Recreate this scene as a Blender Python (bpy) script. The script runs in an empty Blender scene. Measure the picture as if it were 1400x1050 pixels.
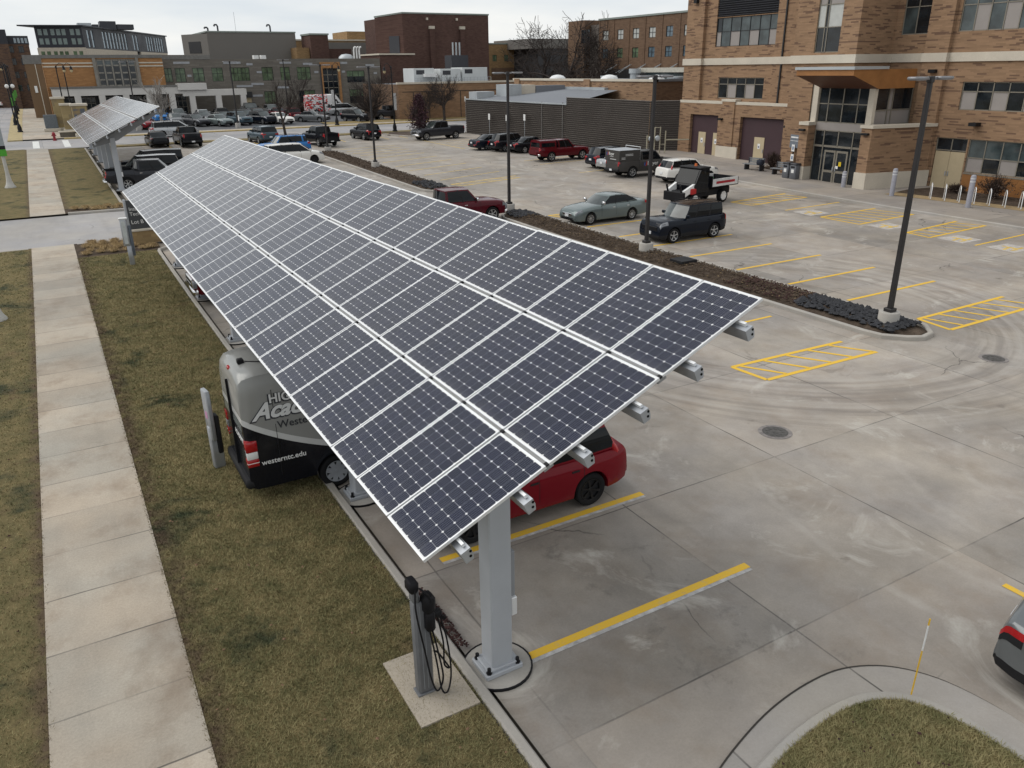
import bpy, bmesh, math, random
import numpy as np
from mathutils import Vector, Matrix
rnd = random.Random(7)
SC = bpy.context.scene
COL = SC.collection
rad = math.radians

# ---------------------------------------------------------------- helpers
def gz(Y):
    """gentle rise of the site away from the camera (metres)"""
    Y = min(Y, 140.0)
    return 0.0215 * (math.sqrt((Y - 32) ** 2 + 36) + (Y - 32)) / 2

class MB:
    def __init__(s):
        s.v = []; s.f = []; s.m = []
    def add(s, vs, fs, m=0):
        o = len(s.v); s.v += [tuple(p) for p in vs]
        for f in fs:
            s.f.append([o + i for i in f]); s.m.append(m)
        return s
    def quad(s, a, b, c, d, m=0):
        return s.add([a, b, c, d], [(0, 1, 2, 3)], m)
    def box(s, x0, x1, y0, y1, z0, z1, m=0):
        vs = [(x0,y0,z0),(x1,y0,z0),(x1,y1,z0),(x0,y1,z0),(x0,y0,z1),(x1,y0,z1),(x1,y1,z1),(x0,y1,z1)]
        return s.add(vs, [(0,3,2,1),(4,5,6,7),(0,1,5,4),(1,2,6,5),(2,3,7,6),(3,0,4,7)], m)
    def cbox(s, x0, x1, y0, y1, z0, z1, c, m=0):
        """box with chamfered edges (corners cut by c) """
        def ring(z, i):
            return [(x0+i,y0+c,z),(x0+c,y0+i,z),(x1-c,y0+i,z),(x1-i,y0+c,z),(x1-i,y1-c,z),(x1-c,y1-i,z),(x0+c,y1-i,z),(x0+i,y1-c,z)]
        rs = [ring(z0, c*.7), ring(z0+c, 0), ring(z1-c, 0), ring(z1, c*.7)]
        vs = [p for r in rs for p in r]; fs = [tuple(range(7,-1,-1)), tuple(range(24,32))]
        for k in range(3):
            for i in range(8):
                j = (i+1) % 8; fs.append((k*8+i, k*8+j, k*8+8+j, k*8+8+i))
        return s.add(vs, fs, m)
    def bar(s, p, q, w, h, m=0, up=(0,0,1)):
        p = Vector(p); q = Vector(q); d = (q-p).normalized(); u = Vector(up)
        if abs(d.dot(u)) > .99: u = Vector((1,0,0))
        r = d.cross(u).normalized()*w/2; u = r.cross(d).normalized()*h/2
        vs = [p-r-u,p+r-u,p+r+u,p-r+u,q-r-u,q+r-u,q+r+u,q-r+u]
        return s.add(vs, [(0,3,2,1),(4,5,6,7),(0,1,5,4),(1,2,6,5),(2,3,7,6),(3,0,4,7)][0:0] or
                     [(0,1,2,3),(7,6,5,4),(0,4,5,1),(1,5,6,2),(2,6,7,3),(3,7,4,0)], m)
    def cyl(s, p, q, r0, r1=None, n=12, m=0, cap=True):
        if r1 is None: r1 = r0
        p = Vector(p); q = Vector(q); d = (q-p).normalized()
        a = Vector((1,0,0)) if abs(d.z) > .9 else Vector((0,0,1))
        u = d.cross(a).normalized(); w = d.cross(u)
        vs = []
        for c, r in ((p, r0), (q, r1)):
            for i in range(n):
                t = 2*math.pi*i/n; vs.append(c + (u*math.cos(t) + w*math.sin(t))*r)
        fs = [(i, (i+1)%n, n+(i+1)%n, n+i) for i in range(n)]
        if cap: fs += [tuple(range(n-1,-1,-1)), tuple(range(n,2*n))]
        return s.add(vs, fs, m)
    def tube(s, pts, r, n=8, m=0):
        pts = [Vector(p) for p in pts]; N = len(pts); vs = []; fs = []
        rr = r if isinstance(r, (list, tuple)) else [r]*N
        pu = None
        for k in range(N):
            d = (pts[min(k+1,N-1)] - pts[max(k-1,0)]).normalized()
            if pu is None:
                a = Vector((1,0,0)) if abs(d.z) > .9 else Vector((0,0,1)); u = d.cross(a).normalized()
            else:
                u = (pu - d*pu.dot(d)).normalized()
            pu = u; w = d.cross(u)
            for i in range(n):
                t = 2*math.pi*i/n; vs.append(pts[k] + (u*math.cos(t)+w*math.sin(t))*rr[k])
        for k in range(N-1):
            for i in range(n):
                j = (i+1)%n; fs.append((k*n+i, k*n+j, k*n+n+j, k*n+n+i))
        fs += [tuple(range(n-1,-1,-1)), tuple(range((N-1)*n, N*n))]
        return s.add(vs, fs, m)
    def lathe(s, prof, c=(0,0,0), n=20, m=0, axis='z'):
        vs = []; fs = []; P = len(prof)
        for i in range(n):
            t = 2*math.pi*i/n; ct, st = math.cos(t), math.sin(t)
            for r, z in prof:
                if axis == 'z': vs.append((c[0]+r*ct, c[1]+r*st, c[2]+z))
                else: vs.append((c[0]+r*ct, c[1]+z, c[2]+r*st))
        for i in range(n):
            j = (i+1)%n
            for k in range(P-1):
                q = (i*P+k, j*P+k, j*P+k+1, i*P+k+1)
                fs.append(q if axis == 'z' else q[::-1])
        return s.add(vs, fs, m)
    def prism(s, poly, z0, z1, m=0):
        n = len(poly)
        vs = [(x,y,z0) for x,y in poly] + [(x,y,z1) for x,y in poly]
        fs = [tuple(range(n-1,-1,-1)), tuple(range(n,2*n))] + [(i,(i+1)%n,n+(i+1)%n,n+i) for i in range(n)]
        return s.add(vs, fs, m)
    def build(s, name, mats, parent=None, smooth=None, bevel=0, loc=None, rotz=0):
        me = bpy.data.meshes.new(name)
        me.from_pydata(s.v, [], s.f)
        if not isinstance(mats, (list, tuple)): mats = [mats]
        for mm in mats: me.materials.append(mm)
        if len(mats) > 1: me.polygons.foreach_set('material_index', s.m)
        if smooth is not None:
            bm = bmesh.new(); bm.from_mesh(me)
            bmesh.ops.remove_doubles(bm, verts=bm.verts, dist=1e-5)
            bmesh.ops.recalc_face_normals(bm, faces=bm.faces)
            for f in bm.faces: f.smooth = True
            for e in bm.edges:
                if len(e.link_faces) == 2 and e.calc_face_angle(0) > rad(smooth): e.smooth = False
            bm.to_mesh(me); bm.free()
        me.update()
        o = bpy.data.objects.new(name, me); COL.objects.link(o)
        if parent: o.parent = parent
        if loc is not None: o.location = loc
        o.rotation_euler.z = rotz
        if bevel:
            md = o.modifiers.new('Bevel', 'BEVEL'); md.width = bevel; md.segments = 2; md.limit_method = 'ANGLE'
        return o

def tag(o, label=None, cat=None, group=None, kind=None):
    if label: o['label'] = label
    if cat: o['category'] = cat
    if group: o['group'] = group
    if kind: o['kind'] = kind
    return o
def thing(name, label, cat, loc=(0,0,0), rotz=0, group=None):
    o = bpy.data.objects.new(name, None); COL.objects.link(o)
    o.empty_display_size = .3
    o.location = loc; o.rotation_euler = (0,0,rotz)
    return tag(o, label, cat, group)
def dup(root, loc, rotz=0, label=None, scale=None):
    r = root.copy(); COL.objects.link(r); r.location = loc; r.rotation_euler = (0,0,rotz)
    if scale: r.scale = (scale,)*3
    if label: r['label'] = label
    for ch in list(root.children):
        c = ch.copy(); COL.objects.link(c); c.parent = r
        for g_ in ch.children:
            d = g_.copy(); COL.objects.link(d); d.parent = c
    return r
def text(name, s, mat, parent, loc, rot, size, shear=0, bold=0, depth=.002, align='LEFT', sx=1):
    cu = bpy.data.curves.new(name, 'FONT'); cu.body = s; cu.size = size; cu.shear = shear
    cu.offset = bold; cu.extrude = depth; cu.align_x = align; cu.resolution_u = 3
    t = bpy.data.objects.new(name, cu); COL.objects.link(t)
    dg = bpy.context.evaluated_depsgraph_get()
    me = bpy.data.meshes.new_from_object(t.evaluated_get(dg))
    bpy.data.objects.remove(t)
    o = bpy.data.objects.new(name, me); COL.objects.link(o); me.materials.append(mat)
    o.parent = parent; o.location = loc; o.rotation_euler = rot; o.scale = (sx,1,1)
    return o

# ---------------------------------------------------------------- materials
class NT:
    def __init__(s, name):
        s.mat = bpy.data.materials.new(name); s.mat.use_nodes = True
        s.t = s.mat.node_tree; s.b = s.t.nodes['Principled BSDF']
    def n(s, typ, **kw):
        nd = s.t.nodes.new(typ)
        for k, v in kw.items():
            if k.startswith('_'): setattr(nd, k[1:], v)
            else: nd.inputs[k.replace('~',' ')].default_value = v
        return nd
    def l(s, a, b): s.t.links.new(a, b)
    def coord(s): return s.n('ShaderNodeTexCoord').outputs['Object']
    def math(s, op, a, b=None, c=None):
        nd = s.t.nodes.new('ShaderNodeMath'); nd.operation = op
        for i, x in enumerate((a, b, c)):
            if x is None: continue
            if isinstance(x, (int, float)): nd.inputs[i].default_value = x
            else: s.l(x, nd.inputs[i])
        return nd.outputs[0]
    def mix(s, f, a, b, blend='MIX'):
        nd = s.t.nodes.new('ShaderNodeMix'); nd.data_type = 'RGBA'; nd.blend_type = blend
        for k, x in ((0, f), (6, a), (7, b)):
            if isinstance(x, (int, float)): nd.inputs[k].default_value = x
            elif isinstance(x, (tuple, list)): nd.inputs[k].default_value = tuple(x)[:3] + (1,)
            else: s.l(x, nd.inputs[k])
        return nd.outputs[2]
    def noise(s, vec, scale, detail=4, rough=.55, dist=0):
        nd = s.n('ShaderNodeTexNoise', Scale=scale, Detail=detail, Roughness=rough, Distortion=dist)
        s.l(vec, nd.inputs['Vector']); return nd.outputs['Fac']
    def ramp(s, fac, lo, hi, a=0.0, b=1.0):
        nd = s.n('ShaderNodeMapRange'); s.l(fac, nd.inputs[0])
        for i, x in zip((1,2,3,4), (lo, hi, a, b)): nd.inputs[i].default_value = x
        return nd.outputs[0]
    def scl(s, vec, sc, loc=(0,0,0), rot=(0,0,0)):
        nd = s.n('ShaderNodeMapping'); s.l(vec, nd.inputs[0]); nd.inputs['Scale'].default_value = sc
        nd.inputs['Location'].default_value = loc; nd.inputs['Rotation'].default_value = rot; return nd.outputs[0]
    def sep(s, vec):
        nd = s.n('ShaderNodeSeparateXYZ'); s.l(vec, nd.inputs[0]); return nd.outputs
    def comb(s, x, y, z=0.0):
        nd = s.n('ShaderNodeCombineXYZ')
        for i, q in enumerate((x, y, z)):
            if isinstance(q, (int, float)): nd.inputs[i].default_value = q
            else: s.l(q, nd.inputs[i])
        return nd.outputs[0]
    def bump(s, h, dist=.02, strength=.5):
        nd = s.n('ShaderNodeBump', Strength=strength, Distance=dist); s.l(h, nd.inputs['Height'])
        s.l(nd.outputs[0], s.b.inputs['Normal'])
    def set(s, **kw):
        for k, v in kw.items():
            k = k.replace('_', ' ')
            if isinstance(v, tuple) and len(v) == 3: v = v + (1,)
            s.b.inputs[k].default_value = v
        return s
    def col(s, x): s.l(x, s.b.inputs['Base Color'])

def M(name, c, rough=.6, metal=0, var=.18, scale=2.5, bump=0, spec=.35, coat=0, fine=0):
    if max(c[:3]) < .03 and not metal: spec = min(spec, .16)
    t = NT(name); t.set(Roughness=rough, Metallic=metal)
    t.b.inputs['Specular IOR Level'].default_value = spec
    t.b.inputs['Coat Weight'].default_value = coat
    t.b.inputs['Coat Roughness'].default_value = .08
    v = t.coord()
    n1 = t.noise(v, scale, 5, .6)
    f = t.ramp(n1, .3, .7, 1-var, 1+var*.6)
    if fine:
        n2 = t.noise(v, scale*25, 2, .6)
        f = t.math('MULTIPLY', f, t.ramp(n2, .3, .7, 1-fine, 1+fine))
    cc = t.n('ShaderNodeVectorMath', _operation='SCALE'); cc.inputs[0].default_value = c[:3]; t.l(f, cc.inputs['Scale'])
    t.col(cc.outputs[0])
    if rough > .25:
        t.l(t.ramp(n1, .3, .7, max(rough-.08, .02), min(rough+.08, 1)), t.b.inputs['Roughness'])
    if bump: t.bump(t.noise(v, scale*12, 3), .01, bump)
    return t.mat

def paint(name, c, metal=.0, rough=.16):
    t = NT(name); t.set(Roughness=rough, Metallic=metal)
    t.b.inputs['Specular IOR Level'].default_value = .13; t.b.inputs['Coat Weight'].default_value = .13; t.b.inputs['Coat Roughness'].default_value = .03
    v = t.coord(); x, y, z = t.sep(v)
    # road dust: a film of grime low on the body
    low = t.ramp(z, .15, .55, .16, .0); nz = t.ramp(t.noise(v, 3.5, 4, .65), .35, .75)
    d = t.math('MULTIPLY', low, nz)
    t.col(t.mix(d, c, (.17,.155,.14)))
    t.l(t.ramp(d, 0, .4, rough, .7), t.b.inputs['Roughness'])
    t.l(t.ramp(d, 0, .4, .13, .0), t.b.inputs['Coat Weight'])
    return t.mat

def concrete(name, c, joints=None, stain=.35, wet=None, crack=True, spots=.5, tint=(.9,.93,1.0), grain=1.0, blot=0):
    """joints: (x0, dx, y0, dy) saw-cut grid in object space; metres"""
    t = NT(name); t.set(Roughness=.8); v = t.coord(); x, y, z = t.sep(v)
    big = t.noise(v, .16, 5, .6, .6); mid = t.noise(v, .8, 7, .66, .1); fin = t.noise(v, 28, 3, .7)
    grn = t.noise(v, 130, 2, .7)
    k = t.ramp(big, .3, .7, 1-stain*.55, 1+stain*.35)
    k = t.math('MULTIPLY', k, t.ramp(mid, .3, .72, 1+stain*.28, 1-stain*.42))
    k = t.math('MULTIPLY', k, t.ramp(fin, .25, .75, 1-.07*grain, 1+.06*grain))
    k = t.math('MULTIPLY', k, t.ramp(grn, .25, .75, 1-.07*grain, 1+.07*grain))
    # streaks left by traffic
    st = t.noise(t.scl(v, (.9,.12,1), rot=(0,0,.35)), 1.6, 4, .6)
    k = t.math('MULTIPLY', k, t.ramp(st, .55, .8, 1.0, 1-stain*.4))
    hue = t.noise(v, .35, 3, .6)
    col = t.mix(t.ramp(hue, .35, .65), tuple(c), tuple(a*b for a, b in zip(c, tint)))
    vm = t.n('ShaderNodeVectorMath', _operation='SCALE'); t.l(col, vm.inputs[0]); t.l(k, vm.inputs['Scale'])
    out = vm.outputs[0]
    if blot:
        out = t.mix(t.math('MULTIPLY', t.ramp(t.noise(t.scl(v,(1,.8,1),(3,11,0)), .75, 7, .68, .15), .50, .66), blot), out, (.17,.118,.075))
    if spots:
        vo = t.n('ShaderNodeTexVoronoi', Scale=.55, Randomness=1.0); t.l(v, vo.inputs['Vector'])
        jit = t.noise(v, 9, 3)
        d = t.math('ADD', vo.outputs['Distance'], t.math('MULTIPLY', jit, .12))
        out = t.mix(t.math('MULTIPLY', t.ramp(d, .09, .16, 1, 0), spots), out, (.06,.052,.045))
    if joints:
        x0, dx, y0, dy = joints
        cx = t.math('FLOOR', t.math('DIVIDE', t.math('SUBTRACT', x, x0), dx)) if dx else 0.0
        cy = t.math('FLOOR', t.math('DIVIDE', t.math('SUBTRACT', y, y0), dy)) if dy else 0.0
        wn = t.n('ShaderNodeTexWhiteNoise', _noise_dimensions='2D'); t.l(t.comb(cx, cy), wn.inputs['Vector'])
        sm = t.n('ShaderNodeVectorMath', _operation='SCALE'); t.l(out, sm.inputs[0]); t.l(t.ramp(wn.outputs['Value'], 0, 1, .88, 1.10), sm.inputs['Scale'])
        out = t.mix(t.ramp(wn.outputs['Value'], .3, 1, 0, .12), sm.outputs[0], (.36,.27,.19))
        wob = t.math('MULTIPLY', t.math('SUBTRACT', t.noise(v, 1.2, 3), .5), .03)
        masks = []
        for q, o, dd in ((x, x0, dx), (y, y0, dy)):
            if not dd: continue
            m = t.math('MODULO', t.math('ADD', t.math('ADD', q, wob), -o + 4000*dd), dd)
            m = t.math('ABSOLUTE', t.math('SUBTRACT', m, dd/2)); m = t.math('SUBTRACT', dd/2, m)
            masks.append(t.ramp(m, .009, .02, 1, 0))
        jm = masks[0] if len(masks) == 1 else t.math('MAXIMUM', *masks)
        jm = t.math('MULTIPLY', jm, t.ramp(t.noise(v, .55, 4), .36, .62, .12, .85))
        out = t.mix(jm, out, (.05,.044,.04))
    if crack:
        vc = t.n('ShaderNodeTexVoronoi', Scale=.13, _feature='DISTANCE_TO_EDGE')
        dist = t.n('ShaderNodeVectorMath', _operation='ADD')
        nn = t.n('ShaderNodeTexNoise', Scale=.9, Detail=5); t.l(v, nn.inputs['Vector'])
        t.l(v, dist.inputs[0]); t.l(nn.outputs['Color'], dist.inputs[1]); t.l(dist.outputs[0], vc.inputs['Vector'])
        cm = t.math('MULTIPLY', t.ramp(vc.outputs['Distance'], .0012, .003, 1, 0), t.ramp(t.noise(v, .22, 2), .52, .58))
        out = t.mix(t.math('MULTIPLY', cm, .75), out, (.045,.04,.036))
    t.col(out); t.bump(t.math('ADD', t.math('MULTIPLY', mid, .4), fin), .006, .35)
    t.l(t.ramp(big, .3, .7, .72, .9), t.b.inputs['Roughness'])
    return t

def lawnmat(name, blades=False, dry=0):
    t = NT(name); t.set(Roughness=.95); t.b.inputs['Specular IOR Level'].default_value = .1
    v = t.coord()
    a = t.noise(v, .55, 5, .65, .4); b = t.noise(v, 2.2, 5, .7); c = t.noise(v, 30, 4, .8)
    g1 = (.20,.155,.078); g2 = (.10,.09,.042); g3 = (.032,.042,.026)
    if blades: g1 = (.35,.295,.155); g2 = (.125,.128,.060); g3 = (.042,.060,.034)
    if dry: g1 = tuple(q*1.15 for q in g1); g2 = tuple(q*1.55 for q in g2); g3 = tuple(q*2.6 for q in g3)
    mx = t.mix(t.ramp(t.math('ADD', t.math('MULTIPLY', b, .55), t.math('MULTIPLY', c, .45)), .38, .62), g2, g1)
    mx = t.mix(t.math('MULTIPLY', t.ramp(a, .54, .66), .85 if not dry else .5), mx, g3)
    mx = t.mix(t.math('MULTIPLY', t.ramp(t.noise(v, .9, 4, .6, .6), .60, .72), .5), mx, (.13,.085,.055) if not blades else (.24,.16,.10))
    x_, y_, z_ = t.sep(v)
    ed = t.math('MAXIMUM', t.math('MULTIPLY', t.ramp(x_, .46, .80, 1, 0), t.math('GREATER_THAN', x_, .2)), t.math('MULTIPLY', t.ramp(x_, -1.72, -1.52), t.math('LESS_THAN', x_, -1.0)))
    mx = t.mix(t.math('MULTIPLY', ed, t.ramp(t.noise(v, 3.2, 5, .7), .40, .58, .1, .9)), mx, (.105,.074,.052))
    t.col(mx)
    if not blades: t.bump(c, .03, .9)
    return t.mat

def brickmat(name, base, dark, bw=.55, bh=.135, amt=.3, mort=None):
    t = NT(name); t.set(Roughness=.88); t.b.inputs['Specular IOR Level'].default_value = .2
    v = t.coord(); x, y, z = t.sep(v); u = t.math('ADD', x, y)
    row = t.math('FLOOR', t.math('DIVIDE', z, bh))
    off = t.math('MULTIPLY', t.math('FRACT', t.math('MULTIPLY', row, .618)), bw)
    cell = t.math('FLOOR', t.math('DIVIDE', t.math('ADD', u, off), bw))
    wn = t.n('ShaderNodeTexWhiteNoise', _noise_dimensions='2D'); t.l(t.comb(cell, row), wn.inputs['Vector'])
    r = wn.outputs['Value']
    cl = t.noise(t.comb(u, t.math('MULTIPLY', z, 1.6)), .45, 3, .6)
    thr = t.math('ADD', r, t.math('MULTIPLY', t.math('SUBTRACT', cl, .5), .7))
    isd = t.ramp(thr, 1-amt, 1-amt+.06)
    tone = t.ramp(t.math('FRACT', t.math('MULTIPLY', r, 7.3)), 0, 1, .86, 1.12)
    vm = t.n('ShaderNodeVectorMath', _operation='SCALE'); vm.inputs[0].default_value = base; t.l(tone, vm.inputs['Scale'])
    c1 = t.mix(t.math('MULTIPLY', isd, .85), vm.outputs[0], dark)
    mo = mort or tuple(q*.82 for q in base)
    zr = t.math('FRACT', t.math('DIVIDE', z, bh/2)); mm = t.ramp(t.math('ABSOLUTE', t.math('SUBTRACT', zr, .5)), .42, .5)
    c1 = t.mix(t.math('MULTIPLY', mm, .5), c1, mo)
    st = t.noise(t.scl(v, (1,1,.15)), .5, 4, .6)
    t.col(t.mix(t.ramp(st, .4, .75, 0, .25), c1, tuple(q*.55 for q in base)))
    return t.mat

def glassmat(name, c=(.015,.02,.026), rough=.04, refl=.5, blind=None):
    t = NT(name); t.set(Roughness=rough); t.b.inputs['Specular IOR Level'].default_value = refl
    t.b.inputs['IOR'].default_value = 1.5
    v = t.coord(); n = t.noise(v, .9, 3)
    t.col(t.mix(t.ramp(n, .35, .7), tuple(q*.6 for q in c), tuple(q*1.5 for q in c) if not blind else blind))
    t.bump(t.noise(v, 1.2, 1), .02, .12)
    return t.mat

m_steel = M('galvanised_steel', (.42,.44,.47), .45, .55, .12, 4)
m_steelpaint = M('grey_painted_steel', (.40,.42,.45), .5, .1, .08, 1.5)
m_beam = M('grey_beam_paint', (.24,.25,.265), .6, 0, .1, 1.5)
m_alu = M('anodised_aluminium', (.74,.75,.76), .38, .35, .06, 2)
m_black = M('black_plastic', (.012,.012,.014), .45, 0, .2)
m_rubber = M('tyre_rubber', (.014,.014,.015), .85, 0, .3, 6)
m_dark = M('dark_trim', (.02,.02,.022), .6, 0, .2)
m_under = M('underbody', (.008,.008,.008), .95, 0, .2, spec=.1)
m_chrome = M('chrome_trim', (.72,.72,.73), .14, 1, .05)
m_rim = M('alloy_rim', (.50,.51,.52), .32, .75, .12, 8)
m_rimdark = M('black_rim', (.02,.02,.022), .35, .4, .1)
m_hole = M('bolt_hole_black', (.005,.005,.005), .9)
m_carglass = glassmat('car_glass', (.006,.008,.010), .02, .24)
m_wind = glassmat('windscreen_glass', (.055,.065,.064), .02, .7)  # sky reflection partly put into the lighter grey-green base colour
m_lens = M('headlamp_lens', (.24,.25,.27), .10, .2, .5, 16)
m_red = M('tail_lamp_red', (.36,.008,.012), .18, 0, .15, 8, coat=.6)
m_amber = M('amber_lens', (.55,.12,.02), .25, 0, .1)
m_plate = M('licence_plate_white', (.65,.66,.68), .4, 0, .1)
m_white = M('white_paint', (.72,.72,.71), .5, 0, .08)
m_lampmetal = M('bronze_lamp_paint', (.028,.026,.027), .5, .2, .12)
m_iron = M('black_cast_iron', (.012,.012,.014), .5, .3, .2)
m_conc = concrete('cast_concrete', (.40,.375,.335), None, .3, crack=False, spots=0).mat
m_kerb = concrete('kerb_concrete', (.375,.345,.30), None, .3, crack=False, spots=0).mat
m_limestone = M('limestone_trim', (.54,.49,.41), .85, 0, .1, .8, fine=.06)
m_mulch = M('dark_mulch', (.080,.061,.047), 1, 0, .5, 3, .9, spec=.05, fine=.6)
m_rock = M('dark_river_rock', (.030,.031,.036), .75, 0, .5, 3, fine=.3)
m_leafred = M('red_dead_leaves', (.05,.022,.02), .9, 0, .4, 9)
m_bark = M('grey_brown_bark', (.055,.045,.04), .95, 0, .3, 6, .4, spec=.1)
m_barkpale = M('pale_birch_bark', (.30,.28,.26), .9, 0, .3, 4)
m_twig = M('bare_twig_bark', (.060,.050,.046), 1, 0, .3, 3, spec=.05)
m_straw = M('straw_dead_grass', (.40,.29,.155), 1, 0, .35, 5, spec=.05)
m_yellow = NT('worn_yellow_paint')
if True:
    t = m_yellow; t.set(Roughness=.75); v = t.coord()
    w = t.ramp(t.noise(v, 5, 6, .7), .52, .70); w2 = t.ramp(t.noise(v, 40, 3, .7), .5, .75)
    k = t.math('MAXIMUM', t.math('MULTIPLY', w, .45), t.math('MULTIPLY', w2, .25))
    t.col(t.mix(k, (.70,.43,.028), (.40,.34,.24)))
    m_yellow = t.mat
m_yellowfar = M('faded_yellow_paint', (.60,.42,.12), .8, 0, .3, 2, fine=.2)
m_whiteline = M('white_crosswalk_paint', (.62,.62,.60), .8, 0, .2, 3)

# ---------------------------------------------------------------- camera, sky, sun
def setup_camera():
    pit, yaw, roll = rad(22.036), rad(29.796), rad(-0.73)
    fw = Vector((math.sin(yaw)*math.cos(pit), math.cos(yaw)*math.cos(pit), -math.sin(pit)))
    rt = Vector((math.cos(yaw), -math.sin(yaw), 0)); up = rt.cross(fw)
    c, s = math.cos(roll), math.sin(roll)
    r2 = c*rt + s*up; u2 = -s*rt + c*up
    cam = bpy.data.cameras.new('camera'); o = bpy.data.objects.new('camera', cam); COL.objects.link(o)
    m = Matrix(((r2.x, u2.x, -fw.x, 0), (r2.y, u2.y, -fw.y, 0), (r2.z, u2.z, -fw.z, 8.2), (0,0,0,1)))
    o.matrix_world = m
    cam.sensor_width = 36; cam.lens = 1065.2/1400*36; cam.clip_end = 6000; cam.clip_start = .1
    SC.camera = o
setup_camera()
SUN_AZ = Vector((-.80, .60)); SUN_EL = rad(48)
def setup_light():
    w = bpy.data.worlds.new('World'); SC.world = w; w.use_nodes = True; t = w.node_tree
    bg = t.nodes['Background']; bg.inputs['Strength'].default_value = .1
    sky = t.nodes.new('ShaderNodeTexSky'); sky.sky_type = 'NISHITA'; sky.sun_disc = False
    sky.sun_elevation = SUN_EL; sky.sun_rotation = math.atan2(SUN_AZ.x, SUN_AZ.y)
    tc = t.nodes.new('ShaderNodeTexCoord'); sp = t.nodes.new('ShaderNodeSeparateXYZ')
    t.links.new(tc.outputs['Generated'], sp.inputs[0])
    # cloud deck: project the direction on a flat layer overhead
    mx = t.nodes.new('ShaderNodeMath'); mx.operation = 'MAXIMUM'; mx.inputs[1].default_value = 0.0
    t.links.new(sp.outputs[2], mx.inputs[0])
    ad = t.nodes.new('ShaderNodeMath'); ad.inputs[1].default_value = .16; t.links.new(mx.outputs[0], ad.inputs[0])
    dv = []
    for i in (0, 1):
        d = t.nodes.new('ShaderNodeMath'); d.operation = 'DIVIDE'; t.links.new(sp.outputs[i], d.inputs[0]); t.links.new(ad.outputs[0], d.inputs[1]); dv.append(d)
    cb = t.nodes.new('ShaderNodeCombineXYZ'); t.links.new(dv[0].outputs[0], cb.inputs[0]); t.links.new(dv[1].outputs[0], cb.inputs[1])
    nz = t.nodes.new('ShaderNodeTexNoise'); nz.inputs['Scale'].default_value = .55; nz.inputs['Detail'].default_value = 6; nz.inputs['Roughness'].default_value = .5
    t.links.new(cb.outputs[0], nz.inputs['Vector'])
    cr = t.nodes.new('ShaderNodeValToRGB'); e = cr.color_ramp.elements
    e[0].position = .34; e[0].color = (.60,.66,.72,1); e[1].position = .62; e[1].color = (.86,.86,.84,1)
    t.links.new(nz.outputs['Fac'], cr.inputs[0])
    vm = t.nodes.new('ShaderNodeVectorMath'); vm.operation = 'SCALE'; vm.inputs['Scale'].default_value = 9.2
    t.links.new(cr.outputs[0], vm.inputs[0])
    m = t.nodes.new('ShaderNodeMix'); m.data_type = 'RGBA'; m.inputs[0].default_value = .93
    t.links.new(sky.outputs[0], m.inputs[6]); t.links.new(vm.outputs[0], m.inputs[7])
    t.links.new(m.outputs[2], bg.inputs['Color'])
    l = bpy.data.lights.new('sun', 'SUN'); l.energy = 1.5; l.angle = rad(55); l.color = (1,.96,.9)
    o = bpy.data.objects.new('sun', l); COL.objects.link(o)
    a = SUN_AZ.normalized(); d = Vector((a.x*math.cos(SUN_EL), a.y*math.cos(SUN_EL), math.sin(SUN_EL)))
    o.rotation_euler = d.to_track_quat('Z', 'Y').to_euler(); o.location = (-40, 30, 60)
    v = SC.view_settings; v.view_transform = 'Standard'; v.look = 'None'; v.gamma = 1; v.exposure = .30
setup_light()

# ---------------------------------------------------------------- ground
def sheet(name, pts, off, mat, kind='structure', skirt=0, step=2.0, label=None, parent=None):
    """polygon laid on the terrain at height off, optional vertical skirt"""
    bm = bmesh.new()
    f = bm.faces.new([bm.verts.new((x, y, 0)) for x, y in pts]); bm.normal_update()
    if f.normal.z < 0: bmesh.ops.reverse_faces(bm, faces=[f])
    ys = [p[1] for p in pts]; y = max(min(ys), 4.0)
    while y < min(max(ys), 140):
        bmesh.ops.bisect_plane(bm, geom=bm.verts[:]+bm.edges[:]+bm.faces[:], plane_co=(0,y+.013,0), plane_no=(0,1,0)); y += step
    for vt in bm.verts: vt.co.z = gz(vt.co.y) + off
    if skirt:
        be = [e for e in bm.edges if e.is_boundary]
        r = bmesh.ops.extrude_edge_only(bm, edges=be)
        for vt in [g for g in r['geom'] if isinstance(g, bmesh.types.BMVert)]: vt.co.z -= skirt
        bmesh.ops.recalc_face_normals(bm, faces=bm.faces)
    me = bpy.data.meshes.new(name); bm.to_mesh(me); bm.free(); me.materials.append(mat)
    o = bpy.data.objects.new(name, me); COL.objects.link(o)
    if kind: o['kind'] = kind
    if label: o['label'] = label
    return o
def R(x0, x1, y0, y1): return [(x0,y0),(x1,y0),(x1,y1),(x0,y1)]

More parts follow.
